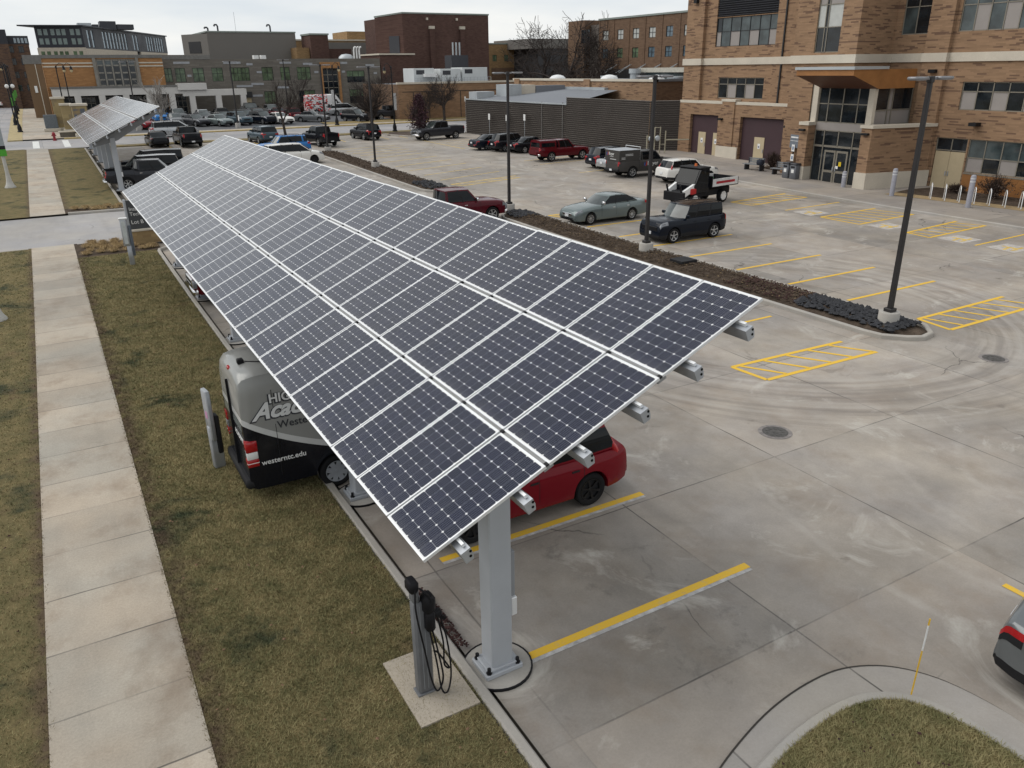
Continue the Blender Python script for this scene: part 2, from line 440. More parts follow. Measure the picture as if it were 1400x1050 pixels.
# lot concrete: joints, sweeping tyre arcs
def lotmat():
    t = concrete('lot_concrete', (.325,.29,.248), (4.5,4.2,2.05,4.3), .50, spots=.6, grain=1.3, blot=.28)
    src = t.b.inputs['Base Color'].links[0].from_socket
    v = t.coord(); x, y, z = t.sep(v)
    def rings(cx, cy, r0, r1, sc, seed):
        r = t.math('SQRT', t.math('ADD', t.math('POWER', t.math('SUBTRACT', x, cx), 2), t.math('POWER', t.math('SUBTRACT', y, cy), 2)))
        ang = t.math('ARCTAN2', t.math('SUBTRACT', y, cy), t.math('SUBTRACT', x, cx))
        n = t.noise(t.comb(t.math('MULTIPLY', r, sc), t.math('MULTIPLY', ang, 1.2), seed), 1.0, 3, .6)
        env = t.math('MULTIPLY', t.ramp(r, r0, r0+1.2), t.ramp(r, r1-1.5, r1, 1, 0))
        return n, env, r
    n, e, r = rings(21.3, 18.7, 5.5, 10.8, 2.6, 1.0)
    out = t.mix(t.math('MULTIPLY', t.math('MULTIPLY', t.ramp(n, .48, .66), e), .42), src, (.12,.105,.095))
    out = t.mix(t.math('MULTIPLY', t.math('MULTIPLY', t.ramp(n, .50, .34), e), .22), out, (.46,.44,.41))
    # pale tyre tracks curling into the drive aisle
    for cx, cy, rr, wd in ((18.0,6.3,4.08,.15),(18.0,6.3,2.75,.15),(18.6,6.6,6.3,.13),(18.6,6.6,7.7,.13)):
        r2 = t.math('SQRT', t.math('ADD', t.math('POWER', t.math('SUBTRACT', x, cx), 2), t.math('POWER', t.math('SUBTRACT', y, cy), 2)))
        m = t.ramp(t.math('ABSOLUTE', t.math('SUBTRACT', t.math('ADD', r2, t.math('MULTIPLY', t.noise(v, .5, 2), .25)), rr+.12)), wd*.3, wd, 1, 0)
        m = t.math('MULTIPLY', m, t.math('MULTIPLY', t.ramp(x, 18.5, 16.5), t.ramp(y, 11.5, 9.8)))
        m = t.math('MULTIPLY', m, t.ramp(t.noise(v, 1.1, 5, .7), .38, .68, .0, .34))
        out = t.mix(m, out, (.46,.43,.39))
    # damp patches and rust runs
    wet = t.math('MULTIPLY', t.ramp(t.noise(v, .42, 5, .65, 1.0), .66, .70), .42)
    out = t.mix(wet, out, (.13,.105,.085))
    oil = t.math('MULTIPLY', t.math('MULTIPLY', t.ramp(x, 5.6, 6.6), t.ramp(x, 9.6, 8.6)), t.ramp(t.noise(t.scl(v,(1,1,1),(9,4,0)), 1.1, 6, .7, .2), .56, .68, 0, .5))
    out = t.mix(oil, out, (.075,.064,.055))
    pale = t.math('MULTIPLY', t.ramp(t.noise(t.scl(v, (1,1,1), (31,7,0)), .5, 6, .7, .8), .57, .70), .6)
    out = t.mix(pale, out, (.50,.475,.43))
    t.col(out)
    return t.mat
m_lot = lotmat()
m_walk = concrete('sidewalk_concrete', (.385,.325,.255), (0,0,1.06,1.5), .34, crack=False, spots=.12, grain=2.2, blot=.5, tint=(.92,1,1.08)).mat
m_plaza = concrete('plaza_concrete', (.30,.265,.228), (43.8,3.2,2.0,3.2), .3, spots=.3).mat
m_street = concrete('street_concrete', (.30,.29,.285), (0,4.5,0.5,3.4), .3, spots=.3).mat
m_drive = concrete('driveway_concrete', (.325,.305,.285), None, .3, spots=.2).mat
m_asph = concrete('asphalt', (.075,.075,.08), None, .35, spots=.3, crack=False).mat
m_earth = M('far_ground', (.16,.145,.12), .95, 0, .35, .05)
m_lawn = lawnmat('lawn_soil'); m_blade = lawnmat('grass_blade', True); m_lawndry = lawnmat('dry_lawn_soil', False, 1); m_bladedry = lawnmat('dry_grass_blade', True, 1)

sheet('ground', R(-700, 1300, -60, 1900), -.22, m_earth)
sheet('parking_lot', R(4.0, 43.95, -12, 92.6), 0, m_lot)
sheet('driveway', [(-30,44.3),(4.0,44.3),(4.0,53.0),(2.2,53.3),(-30,53.4)], .006, m_drive)
sheet('plaza', R(43.8, 60, 2, 61), .12, m_plaza, skirt=.3)
sheet('sidewalk', R(-1.47, .36, -12, 44.3), .10, m_walk)
sheet('sidewalk', R(-1.47, .36, 53.4, 92.6), .10, m_walk)
sheet('sidewalk', R(-1.8, 2.2, 103.4, 175), .10, m_walk)
sheet('sidewalk', R(2.2, 72, 103.4, 105.2), .10, m_walk)
for nm, x0, x1, y0, y1 in (('lawn',-60,-1.47,-12,44.3),('lawn',.36,3.72,-12,41.0),('lawn',-60,-1.47,53.4,92.6),('lawn',.36,3.5,55.2,92.0)):
    sheet(nm, R(x0,x1,y0,y1), .085, m_lawn)
sheet('planting_bed', R(.36,4.0,41.0,44.3), .09, m_mulch)
sheet('planting_bed', [(2.0,53.4),(6.5,53.4),(6.5,55.2),(.36,55.2),(.36,53.5)], .09, m_mulch)
sheet('street', R(-300, 400, 93.0, 103.0), 0, m_street)
sheet('side_street', R(-16, -3.2, 103.0, 400), .006, m_street)
sheet('street_verge', R(4.0, 43.8, 92.6, 93.0), .12, m_kerb, skirt=.2)
sheet('street_verge', R(-300, -1.6, 92.6, 93.0), .12, m_kerb, skirt=.2)
sheet('street_verge', R(2.2, 120, 103.0, 103.4), .12, M('yellow_kerb_paint',(.42,.31,.12),.8,0,.3), skirt=.2)
sheet('street_verge', R(-3.2, -1.8, 103.0, 175), .12, M('yellow_kerb_paint',(.36,.29,.15),.8,0,.3), skirt=.2)
sheet('verge_lawn', R(4.0, 43.8, 91.2, 92.6), .10, M('dry_verge_grass',(.20,.155,.07),.95,0,.4,1.2,fine=.3), skirt=.25)
sheet('street', R(44, 90, 84, 92.9), .0, m_drive)
sheet('far_lot', R(4, 45.5, 105.2, 139), .0, m_asph)
sheet('verge_lawn', R(33, 62, 105.2, 109.0), .11, M('dry_verge_grass_far',(.22,.165,.07),.95,0,.4,1.2,fine=.3))
sheet('far_pavement', R(45.5, 75, 109, 118), .05, m_plaza)
for x in (-4.2, -.9, 1.9, 5.2):
    sheet('crosswalk_stripe', R(x, x+.6, 94.2, 101.8) if x > -5 else 0, .008, m_whiteline) if x in (-.9, -4.2, 1.9) else None

# kerbs round the lot
def kerb(name, pts, w, top, closed=False):
    pts = [Vector((p[0], p[1])) for p in pts]; N = len(pts)
    L = []; Rr = []
    for i in range(N):
        a = pts[(i-1) % N] if (closed or i) else pts[i]; b = pts[(i+1) % N] if (closed or i < N-1) else pts[i]
        d = (b-a).normalized(); n = Vector((-d.y, d.x))*w/2; L.append(pts[i]+n); Rr.append(pts[i]-n)
    m = MB(); K = N if closed else N-1
    sec = []
    for i in range(N):
        z = gz(pts[i].y); c = .03
        n = (L[i]-Rr[i]).normalized()
        row = [(L[i], -.1), (L[i], top-c), (L[i]-n*c, top), (Rr[i]+n*c, top), (Rr[i], top-c), (Rr[i], -.1)]
        sec.append([(p.x, p.y, z+h) for p, h in row])
    for i in range(K):
        a, b = sec[i], sec[(i+1) % N]
        for k in range(5): m.quad(a[k], b[k], b[k+1], a[k+1])
    if not closed:
        m.add(sec[0], [(0,1,2,3,4,5)]); m.add(sec[-1], [(5,4,3,2,1,0)])
    return tag(m.build(name, m_kerb, smooth=30), kind='structure')
def ylist(x, y0, y1, st=3.0):
    n = max(1, int((y1-y0)/st)); return [(x, y0+(y1-y0)*i/n) for i in range(n+1)]
kerb('kerb', ylist(3.83, -12, 40.6), .16, .13)
kerb('kerb', ylist(3.6, 55.4, 91.2), .16, .13)
kerb('kerb', [(3.83,40.6),(3.9,41.0),(4.3,41.3),(8.0,41.4)], .16, .13)
kerb('kerb', [(-30,44.2),(-1.6,44.2)], .14, .11); kerb('kerb', [(.5,44.2),(4.0,44.1)], .14, .11)
kerb('kerb', [(.5,53.5),(2.0,53.4),(6.5,53.2)], .18, .15)
kerb('kerb', ylist(43.82, 2, 61), .16, .135)

# near right grass island with its wide gutter
arc_o = [(4.9,4.6),(5.6,4.95),(6.3,5.2),(7.1,5.4),(7.9,5.48),(8.6,5.42),(9.2,5.12),(9.6,4.6),(9.78,3.9),(9.8,3.2),(9.8,1.0)]
arc_i = [(4.6,4.15),(5.3,4.45),(6.1,4.72),(6.9,4.9),(7.7,4.97),(8.35,4.9),(8.8,4.65),(9.05,4.25),(9.18,3.7),(9.2,3.1),(9.2,1.0)]
def crom(P, n=5):
    P = [Vector((*p, 0)) for p in P]; P = [P[0]*2-P[1]]+P+[P[-1]*2-P[-2]]; out = []
    for i in range(1, len(P)-2):
        a, b, c, d = P[i-1:i+3]
        for k in range(n):
            q = k/n; w = .5*((2*b)+(c-a)*q+(2*a-5*b+4*c-d)*q*q+(3*b-a-3*c+d)*q**3); out.append((w.x, w.y))
    return out+[(P[-2].x, P[-2].y)]
arc_o = crom(arc_o); arc_i = crom(arc_i)
sheet('gutter_apron', arc_o + arc_i[::-1], .012, concrete('gutter_concrete', (.34,.315,.28), (6.15,2.55,0,0), .3, crack=False, spots=.1).mat, step=50)
sheet('gutter_joint', [(x,y) for x,y in arc_o] + [(x+.0, y-.028) for x,y in arc_o[::-1]], .017, M('joint_filler',(.045,.04,.035),.9), step=50)
kerb('kerb', [(x-.02,y-.06) for x,y in arc_i], .17, .09)
sheet('lawn', [(x-.06,y-.12) for x,y in arc_i] + [(9.1,-2),(4.4,-2)], .075, m_lawndry, step=50)

# ---------------------------------------------------------------- grass blades
def blades(name, area, n, seed, h=(.025,.06), label=None, z0=.085, mat=None):
    rg = np.random.default_rng(seed); P = []
    pts = np.zeros((0,2))
    poly = np.array(area)
    x0, y0 = poly.min(0); x1, y1 = poly.max(0)
    while len(pts) < n:
        q = rg.random((n*2, 2))
        q[:,1] = q[:,1]**1.0
        q = q*[x1-x0, y1-y0] + [x0, y0]
        # keep more blades near the camera
        d = np.hypot(q[:,0]-2, q[:,1]); q = q[rg.random(len(q)) < np.clip(9/d, .05, 1)**1.3]
        ins = np.zeros(len(q), bool); j = len(poly)-1
        for i in range(len(poly)):
            a, b = poly[i], poly[j]
            c = ((a[1] > q[:,1]) != (b[1] > q[:,1])) & (q[:,0] < (b[0]-a[0])*(q[:,1]-a[1])/(b[1]-a[1]+1e-12)+a[0])
            ins ^= c; j = i
        pts = np.vstack([pts, q[ins]])
    pts = pts[:n]
    d = np.hypot(pts[:,0], pts[:,1])
    hh = rg.uniform(*h, n); an = rg.uniform(0, 2*np.pi, n); w = .0035 + .00035*d
    lean = rg.uniform(.2, 1.5, n)*hh; la = rg.uniform(0, 2*np.pi, n)
    z = np.array([gz(q) for q in pts[:,1]]) + z0 - .004
    V = np.zeros((n,3,3), np.float32)
    V[:,0,0] = pts[:,0]-np.cos(an)*w; V[:,0,1] = pts[:,1]-np.sin(an)*w; V[:,0,2] = z
    V[:,1,0] = pts[:,0]+np.cos(an)*w; V[:,1,1] = pts[:,1]+np.sin(an)*w; V[:,1,2] = z
    V[:,2,0] = pts[:,0]+np.cos(la)*lean; V[:,2,1] = pts[:,1]+np.sin(la)*lean; V[:,2,2] = z+hh
    me = bpy.data.meshes.new(name); me.vertices.add(3*n); me.vertices.foreach_set('co', V.ravel())
    me.loops.add(3*n); me.loops.foreach_set('vertex_index', np.arange(3*n, dtype=np.int32))
    me.polygons.add(n); me.polygons.foreach_set('loop_start', np.arange(0,3*n,3, dtype=np.int32))
    me.materials.append(mat or m_blade); me.update(calc_edges=True); me.validate()
    o = bpy.data.objects.new(name, me); COL.objects.link(o)
    return tag(o, label, 'grass', kind='stuff')
blades('grass', [(.32,5.5),(3.77,5.5),(3.77,40.9),(.32,40.9)], 160000, 1, label='patchy winter grass between the sidewalk and the lot kerb')
blades('grass', [(-7,7),(-1.43,7),(-1.43,44),(-7,44)], 60000, 2, label='patchy winter grass on the outer side of the sidewalk')
blades('grass', [(x-.06,y-.12) for x,y in arc_i] + [(9.1,2.0),(4.4,2.0)], 60000, 3, mat=m_bladedry, h=(.03,.07), label='dry grass filling the rounded island at the lot entrance', z0=.075)

scatter_lv = [(.5,3.6,6.5,30,170,31),(-6,-1.6,7,30,120,32),(5.2,9.0,2.2,4.6,40,33)]
# ---------------------------------------------------------------- painted lines
def line(name, a, b, w, mat, label=None):
    a = Vector(a); b = Vector(b); n = Vector((-(b-a).y, (b-a).x)).normalized()*w/2
    o = sheet(name, [tuple(a-n), tuple(b-n), tuple(b+n), tuple(a+n)], .007, mat)
    return o
for k in range(9):
    y = 7.98 + 2.93*k if k < 2 else 7.98+2.93*k
    line('painted_line', (4.72,y), (9.32,y), .15, m_yellow)
    if k < 3: 
        a = [(4.72,y-.15),(9.3,y-.15),(9.3,y-.065),(4.72,y-.065)]
        sheet('old_line_scar', a, .005, M('scraped_paint_scar', (.46,.45,.44), .85, 0, .4, 6, fine=.3))
for k, y in enumerate((27.4, 24.3, 21.2, 18.2, 30.4, 33.5, 36.6)):
    y = (26.75, 23.8, 20.95, 18.15, 29.45, 32.1, 35.0)[k]
    line('painted_line', (24.9,y), (30.2,y), .15, m_yellow)
for y in (18.2, 21.1):
    line('painted_line', (17.6,y), (21.0,y+.05), .12, m_yellow)
line('painted_line', (12.6,5.35), (12.6,1.0), .13, m_yellow)
def hatch(p0, p1, p2, p3, n, w=.15, mat=None, far=False):
    """p0-p1 one long side, p2-p3 the other"""
    mat = mat or m_yellow
    p0, p1, p2, p3 = [Vector(p) for p in (p0, p1, p2, p3)]
    line('painted_line', p0, p1, w, mat); line('painted_line', p2, p3, w, mat)
    line('painted_line', p0, p2, w, mat)
    for i in range(n):
        f = (i+.25)/n; g_ = (i+.95)/n
        a = p0.lerp(p1, f); b = p2.lerp(p3, min(g_, 1))
        d = (b-a).normalized(); line('painted_line', a + d*w*.5, b - d*w*.5, w*.8, mat)
hatch((16.2,15.3),(20.8,15.15),(16.3,14.05),(20.9,13.95), 5)
hatch((25.0,15.35),(30.2,15.4),(24.8,14.05),(30.2,14.1), 6)
hatch((38.0,30.3),(43.1,30.5),(38.0,27.7),(43.2,28.0), 6)
hatch((38.1,24.9),(43.2,25.4),(37.9,23.5),(43.3,23.8), 6)
hatch((37.3,36.7),(42.9,37.3),(37.6,35.2),(42.9,35.5), 6)
hatch((25.1,52.4),(31.4,53.8),(25.6,51.4),(31.2,52.8), 5, mat=m_yellowfar)
hatch((24.9,38.9),(30.0,39.0),(25.4,37.7),(30.0,37.8), 5)
for y in (32.9, 21.2, 18.4): line('painted_line', (38,y), (43.1,y+.2), .12, m_yellow)
for k in range(6): line('painted_line', (25.3,55+2.93*k-.4), (31.4,56.9+2.93*k-.4), .12, m_yellowfar)
for k in range(4): line('painted_line', (25.3,72.0+1.9*k), (31.4,72.9+1.9*k), .12, m_yellowfar)
for x in (11.1, 16.5, 19.5, 22.3, 28.2, 33.2, 35.4): line('painted_line', (x,84.5), (x+.1,91), .14, m_yellowfar)
line('painted_line', (35.8,81.5), (36.2,72.0), .14, m_yellowfar)
for k in range(6): line('painted_line', (36.2+.12*k,80.0-1.6*k), (41.5,79.4-1.6*k), .1, m_yellowfar)
for y in (59.5, 56.8, 51): line('painted_line', (36.5,y+1.6), (42.5,y+2.2), .12, m_yellowfar)
# wheelchair bay marks: worn white square patch with yellow figure
def disabled(x, y):
    sheet('painted_mark', [(x-.85,y-.7),(x+.75,y-.75),(x+.9,y+.6),(x-.7,y+.75)], .005, M('worn_white_square', (.44,.41,.38), .85, 0, .3, 4, fine=.3))
    for a, b in (((x-.6,y-.05),(x+.2,y+.1)),((x+.15,y-.4),(x+.15,y+.45)),((x+.15,y-.35),(x+.6,y-.3)),((x-.5,y-.35),(x-.1,y-.4)),((x-.1,y-.4),(x+.1,y-.05))):
        line('painted_line', a, b, .16, m_yellowfar)
for p in ((38.7,31.6),(38.8,26.6),(38.8,22.5),(38.8,20.0)): disabled(*p)

# patches of worn or scoured concrete, manholes
def manhole(x, y, lab):
    t = thing('manhole_cover', lab, 'manhole cover', (x,y,gz(y)), 0, 'manhole covers in the lot')
    m = MB(); m.lathe([(.30,.0),(.30,.012),(.0,.012)], n=28)
    for i in range(9):
        a = i*2*math.pi/9; m.cyl((.19*math.cos(a),.19*math.sin(a),.011),(.19*math.cos(a),.19*math.sin(a),.018),.05,n=8)
    m.cyl((0,0,.011),(0,0,.018),.08,n=12); m.build('lid', M('cast_iron_lid',(.10,.095,.09),.6,.3,.4,14), t)
    m = MB(); m.lathe([(.40,.004),(.39,.011),(.305,.011),(.305,.0)], n=28); m.build('rim', M('manhole_rim',(.22,.20,.19),.7,.1,.4,8), t)
manhole(13.9, 11.55, 'round iron manhole cover in the open concrete behind the red car')
manhole(23.3, 11.75, 'round iron manhole cover beside the damp patch at the end of the rock bed')

# ---------------------------------------------------------------- planted islands in the lot
def island(y0, y1, xl, xr, lab_rock):
    n = 10; out = []
    pl = [(xl, y0+1.3), (xl, y1-1.2)]
    def loop():
        L = []
        for y in np.linspace(y0+1.4, y1-1.2, 8): L.append((xl, y))
        L += [(xl+.35,y1-.45),(xl+.9,y1-.05),(xr-.8,y1),(xr-.3,y1-.4)]
        for y in np.linspace(y1-1.2, y0+1.6, 8): L.append((xr, y))
        L += [(xr-.1,y0+.7),(xr-.7,y0+.1),(xr-1.3,y0),(xl+.6,y0+.25),(xl+.1,y0+.8)]
        return L
    L = loop(); kerb('kerb', L, .17, .15, closed=True)
    m = MB(); rg = random.Random(int(y0)); ny = int((y1-y0-.3)/.28); nx = 12; rows = []
    for i in range(ny+1):
        y = y0+.15+(y1-y0-.3)*i/ny; row = []
        e = min((y-y0)/1.2, (y1-y)/1.0, 1); ins = (1-e)*.55 + .1
        for j in range(nx+1):
            f = j/nx; x = xl+ins+(xr-xl-2*ins)*f
            hump = (1-(2*f-1)**2)
            h = .08+.17*hump*min(1,e*1.3)+(rg.random()-.5)*.07*hump
            row.append((x+(rg.random()-.5)*.06, y+(rg.random()-.5)*.06, gz(y)+h))
        rows.append(row)
    vs = [p for r in rows for p in r]; w = nx+1
    m.add(vs, [(i*w+j, i*w+j+1, (i+1)*w+j+1, (i+1)*w+j) for i in range(ny) for j in range(nx)])
    o = m.build('planting_bed', m_mulch, smooth=80); tag(o, kind='structure')
    return o
island(13.9, 40.4, 22.05, 24.35, '')
island(49.6, 76.0, 22.1, 24.3, '')
def scatter_rocks(name, x0, x1, y0, y1, n, seed, mat, label, smin=.05, smax=.14, zb=.22):
    rg = random.Random(seed); m = MB()
    for i in range(n):
        x = rg.uniform(x0,x1); y = rg.uniform(y0,y1); s = rg.uniform(smin,smax)
        c = Vector((x,y,gz(y)+zb+.09*(1-abs(2*(x-x0)/(x1-x0)-1))+rg.uniform(-.02,.04)))
        vs = []
        for d in ((1,0,0),(0,1,0),(-1,0,0),(0,-1,0),(0,0,1),(0,0,-1)):
            vs.append(c + Vector((d[0]*s*rg.uniform(.6,1.2),d[1]*s*rg.uniform(.6,1.2),d[2]*s*rg.uniform(.35,.8))) + Vector((rg.uniform(-1,1),rg.uniform(-1,1),0))*s*.25)
        m.add(vs, [(0,1,4),(1,2,4),(2,3,4),(3,0,4),(1,0,5),(2,1,5),(3,2,5),(0,3,5)])
    return tag(m.build(name, mat), label, 'rocks', kind='stuff')
scatter_rocks('rock_mulch', 22.4, 24.0, 14.5, 18.6, 900, 4, m_rock, 'dark angular rocks covering the near end of the lot island')
scatter_rocks('rock_mulch', 22.4, 24.0, 38.3, 40.0, 260, 5, m_rock, 'dark angular rocks covering the far end of the near lot island')
scatter_rocks('rock_mulch', 22.4, 24.0, 50.2, 53.5, 300, 6, m_rock, 'dark angular rocks covering the near end of the second lot island')
scatter_rocks('dry_stems', 22.3, 24.1, 18.5, 38.6, 380, 21, M('dull_dead_stem',(.19,.14,.085),1,0,.4,4,spec=.05), 'pale dead grass stems and chips strewn over the near lot island', .012,.05, .24)
scatter_rocks('leaf_litter', 22.3, 24.1, 18.5, 22, 500, 8, m_leafred, 'rust brown fallen leaves on the island mulch', .02,.06)
scatter_rocks('bark_mulch', 22.3, 24.1, 18.5, 38.6, 6000, 9, M('mulch_clods',(.10,.075,.056),1,0,.5,2,spec=.05,fine=.4), 'loose bark clods on the near lot island', .015,.055, .2)
scatter_rocks('bark_mulch', 22.3, 24.1, 53, 75.3, 2500, 10, M('mulch_clods_far',(.095,.072,.056),1,0,.5,2,spec=.05,fine=.4), 'loose bark clods on the second lot island', .02,.07, .2)
scatter_rocks('leaf_litter', 3.90, 4.12, 8.6, 10.2, 420, 11, m_leafred, 'rust brown dead leaves drifted along the kerb by the charger', .012,.035, 0.02)

for k, (a, b, c, d, n, sd) in enumerate(scatter_lv):
    scatter_rocks('fallen_leaves', a, b, c, d, n, sd, m_leafred if k else M('tan_fallen_leaf',(.19,.115,.07),.9,0,.4,7), ('scattered tan fallen leaves on the lawn by the canopy','scattered dark fallen leaves on the outer lawn','scattered dark fallen leaves on the rounded grass island')[k], .014, .034, .12 if k < 2 else .09)

# ---------------------------------------------------------------- solar canopies
def cellmat():
    t = NT('solar_cells'); v = t.coord(); x, y, z = t.sep(v)
    px, py = 1.585/10, .955/6
    ux = t.math('DIVIDE', x, px); uy = t.math('DIVIDE', y, py)
    fx = t.math('ABSOLUTE', t.math('SUBTRACT', t.math('FRACT', ux), .5)); fy = t.math('ABSOLUTE', t.math('SUBTRACT', t.math('FRACT', uy), .5))
    dx = t.math('SUBTRACT', .5, fx); dy = t.math('SUBTRACT', .5, fy)          # distance to cell edge, in cells
    gap = t.math('MAXIMUM', t.ramp(dx, .011, .019, 1, 0), t.math('MULTIPLY', t.ramp(dy, .008, .014, 1, 0), .55))
    cor = t.ramp(t.math('ADD', dx, dy), .10, .125, 1, 0)
    bb = t.math('ABSOLUTE', t.math('SUBTRACT', t.math('FRACT', t.math('MULTIPLY', uy, 5)), .5))
    bus = t.math('MULTIPLY', t.ramp(bb, .022, .042, 1, 0), .55)
    cell = t.comb(t.math('FLOOR', ux), t.math('FLOOR', uy))
    oi = t.n('ShaderNodeObjectInfo')
    wn = t.n('ShaderNodeTexWhiteNoise', _noise_dimensions='4D'); t.l(cell, wn.inputs['Vector']); t.l(oi.outputs['Random'], wn.inputs['W'])
    cellc = t.mix(wn.outputs['Value'], (.004,.006,.020), (.009,.011,.030))
    c = t.mix(bus, cellc, (.30,.31,.36)); c = t.mix(t.math('MULTIPLY', gap, .5), c, (.50,.51,.54))
    c = t.mix(t.math('MULTIPLY', cor, .8), c, (.74,.74,.74))
    inx = t.math('MULTIPLY', t.math('GREATER_THAN', x, 0.0), t.math('LESS_THAN', x, 1.585))
    iny = t.math('MULTIPLY', t.math('GREATER_THAN', y, 0.0), t.math('LESS_THAN', y, .955))
    c = t.mix(t.math('MULTIPLY', inx, iny), (.72,.72,.71), c)
    ov = t.n('ShaderNodeVectorMath', _operation='ADD'); t.l(v, ov.inputs[0]); sv = t.comb(t.math('MULTIPLY', oi.outputs['Random'], 37.0), t.math('MULTIPLY', oi.outputs['Random'], 91.0)); t.l(sv, ov.inputs[1])
    dirt = t.ramp(t.noise(t.scl(ov.outputs[0], (.5,1.6,1)), 1.6, 6, .7), .42, .8, .0, .07)
    edge = t.ramp(x, .0, .12, .08, 0)
    c = t.mix(t.math('ADD', dirt, edge), c, (.24,.23,.22))
    vo = t.n('ShaderNodeTexVoronoi', Scale=1.1); t.l(ov.outputs[0], vo.inputs['Vector'])
    dd_ = t.math('ADD', vo.outputs['Distance'], t.math('MULTIPLY', t.noise(v, 45, 2), .03)); c = t.mix(t.ramp(dd_, .022, .03, .75, 0), c, (.62,.60,.55))
    t.col(c); t.set(Roughness=.12); t.b.inputs['Specular IOR Level'].default_value = .36
    t.b.inputs['Coat Weight'].default_value = .0; t.b.inputs['Coat Roughness'].default_value = .12
    return t.mat
m_cell = cellmat()
def panel_meshes():
    L, Wd, T, b = 1.655, 1.0, .04, .016
    m = MB()
    # frame: four hollow rails
    m.box(0,L,0,b,-T,.0); m.box(0,L,Wd-b,Wd,-T,.0); m.box(0,b+.008,b,Wd-b,-T,.0); m.box(L-b-.008,L,b,Wd-b,-T,.0)
    fr = m.build('solar_panel', m_alu, bevel=.003)
    m = MB(); m.quad((-.011,-.007,0),(1.596,-.007,0),(1.596,.962,0),(-.011,.962,0))
    m.quad((-.011,-.007,-.012),(-.011,.962,-.012),(1.596,.962,-.012),(1.596,-.007,-.012))
    g = m.build('cell_sheet', m_cell, fr, loc=(.035,.0225,-.003))
    return fr, g
proto_fr, proto_g = panel_meshes()
def canopy(label, xl, y0, zl, xh, zh, ncol, colx, coly, base):
    S = Vector((xh-xl, 0, zh-zl)); SL = S.length; ang = math.atan2(zh-zl, xh-xl); S.normalize(); Nn = Vector((-math.sin(ang),0,math.cos(ang)))
    root = thing('solar_canopy', label, 'solar canopy', (xl, y0, 0), 0, 'solar canopies along the lot edge')
    pitch = 1.025; gap = (SL-3*1.655)/2
    for r in range(3):
        for k in range(ncol):
            p = S*(r*(1.655+gap))
            fr = proto_fr.copy(); COL.objects.link(fr); fr.parent = root
            fr.location = (p.x, k*pitch, zl+p.z+rnd.uniform(-.003,.003)); fr.rotation_euler = (rnd.uniform(-.004,.004),-ang+rnd.uniform(-.004,.004),rnd.uniform(-.0008,.0008))
            g_ = proto_g.copy(); COL.objects.link(g_); g_.parent = fr
    Ltot = ncol*pitch-.025
    # joint rails under the two row gaps
    for r in (1, 2):
        m = MB(); c = Vector((0,0,zl)) + S*(r*(1.655+gap)-gap/2) - Nn*.05
        m.bar(c+Vector((0,.0,0)), c+Vector((0,Ltot,0)), .13, .04, up=Nn); m.build('joint_rail', M('joint_rail_grey',(.24,.24,.24),.6), root)
        for k in range(ncol+1):
            q = c + Nn*.035 + Vector((0, max(.03,min(k*pitch-.0125,Ltot-.03)), 0))
            if 'clamp' not in globals():
                mm = MB(); mm.cbox(-.025,.025,-.03,.03,-.01,.01,.004); globals()['clamp'] = o = mm.build('panel_clamp', m_black)
            else:
                o = clamp.copy(); COL.objects.link(o)
            o.parent = root; o.location = q; o.rotation_euler = (0,-ang,0)
    for i in range(6):
        f = (i+.48)/6.0
        c = Vector((0,0,zl)) + S*(SL*f) - Nn*.185
        pu = MB(); a0, a1 = -.17, Ltot+.17
        w, h = .062, .15
        # C-purlin: web, lips and a chamfered top edge
        sec = [(-w,-h/2),(w*.6,-h/2),(w,-h/2+.07),(w,h/2),(-w,h/2)]
        vs = []
        for yy in (a0, a1):
            for u_, v_ in sec: q = c + S*u_ + Nn*v_; vs.append((q.x, yy, q.z))
        n = len(sec); pu.add(vs, [tuple(range(n)), tuple(range(2*n-1,n-1,-1))] + [(j, n+j, n+(j+1)%n, (j+1)%n) for j in range(n)])
        po = pu.build('purlin', m_steel, root)
        bo = MB()
        for u_, v_ in ((.02,-.02),(.045,.035)):
            q = c + S*u_ + Nn*v_; bo.cyl((q.x,a0-.003,q.z),(q.x,a0+.02,q.z),.017,n=10)
        bo.build('bolt_hole', m_hole, po)
        # rail foot with slotted strut poking out above the purlin
        st = MB(); q = c + Nn*(h/2+.028) + S*.02
        st.bar((q.x,a0+.06,q.z),(q.x,a0+.9,q.z), .035, .04, up=Nn)
        st.build('rail_clamp', m_alu, po)
    for y in coly:
        yy = y-y0
        cb = Vector((colx-xl, 0, 0)); gb = gz(y)
        zs = zl + (colx-xl)/(xh-xl)*(zh-zl)
        # tapered rafter below the purlins
        bm_ = MB(); a = Vector((0,0,zl)) + S*.25 - Nn*.28; e = Vector((0,0,zl)) + S*(SL-.25) - Nn*.28; mid = cb + Vector((0,0,zs)) - Nn*.28 ; mid.x = colx-xl
        mid = Vector((0,0,zl)) + S*((colx-xl)/S.x) - Nn*.28
        vs = []
        for yo in (-.11,.11):
            for p, d in ((a,.20),(mid,.50),(e,.20)):
                vs += [(p.x, yy+yo, p.z), ((p-Nn*d).x, yy+yo, (p-Nn*d).z)]
        bm_.add(vs, [(0,1,3,2),(2,3,5,4),(6,8,9,7),(8,10,11,9),(0,2,8,6),(2,4,10,8),(1,7,9,3),(3,9,11,5),(0,6,7,1),(4,5,11,10)])
        bm_.build('rafter', m_beam, root)
        m = MB(); m.cbox(cb.x-.17,cb.x+.17,yy-.17,yy+.17,gb+.06,zs-.52,.02); co = m.build('column', m_steelpaint, root)
        m = MB(); m.cbox(cb.x-.30,cb.x+.30,yy-.24,yy+.24,gb+.03,gb+.11,.012); m.cbox(cb.x-.25,cb.x+.25,yy-.20,yy+.20,gb+.11,gb+.16,.01)
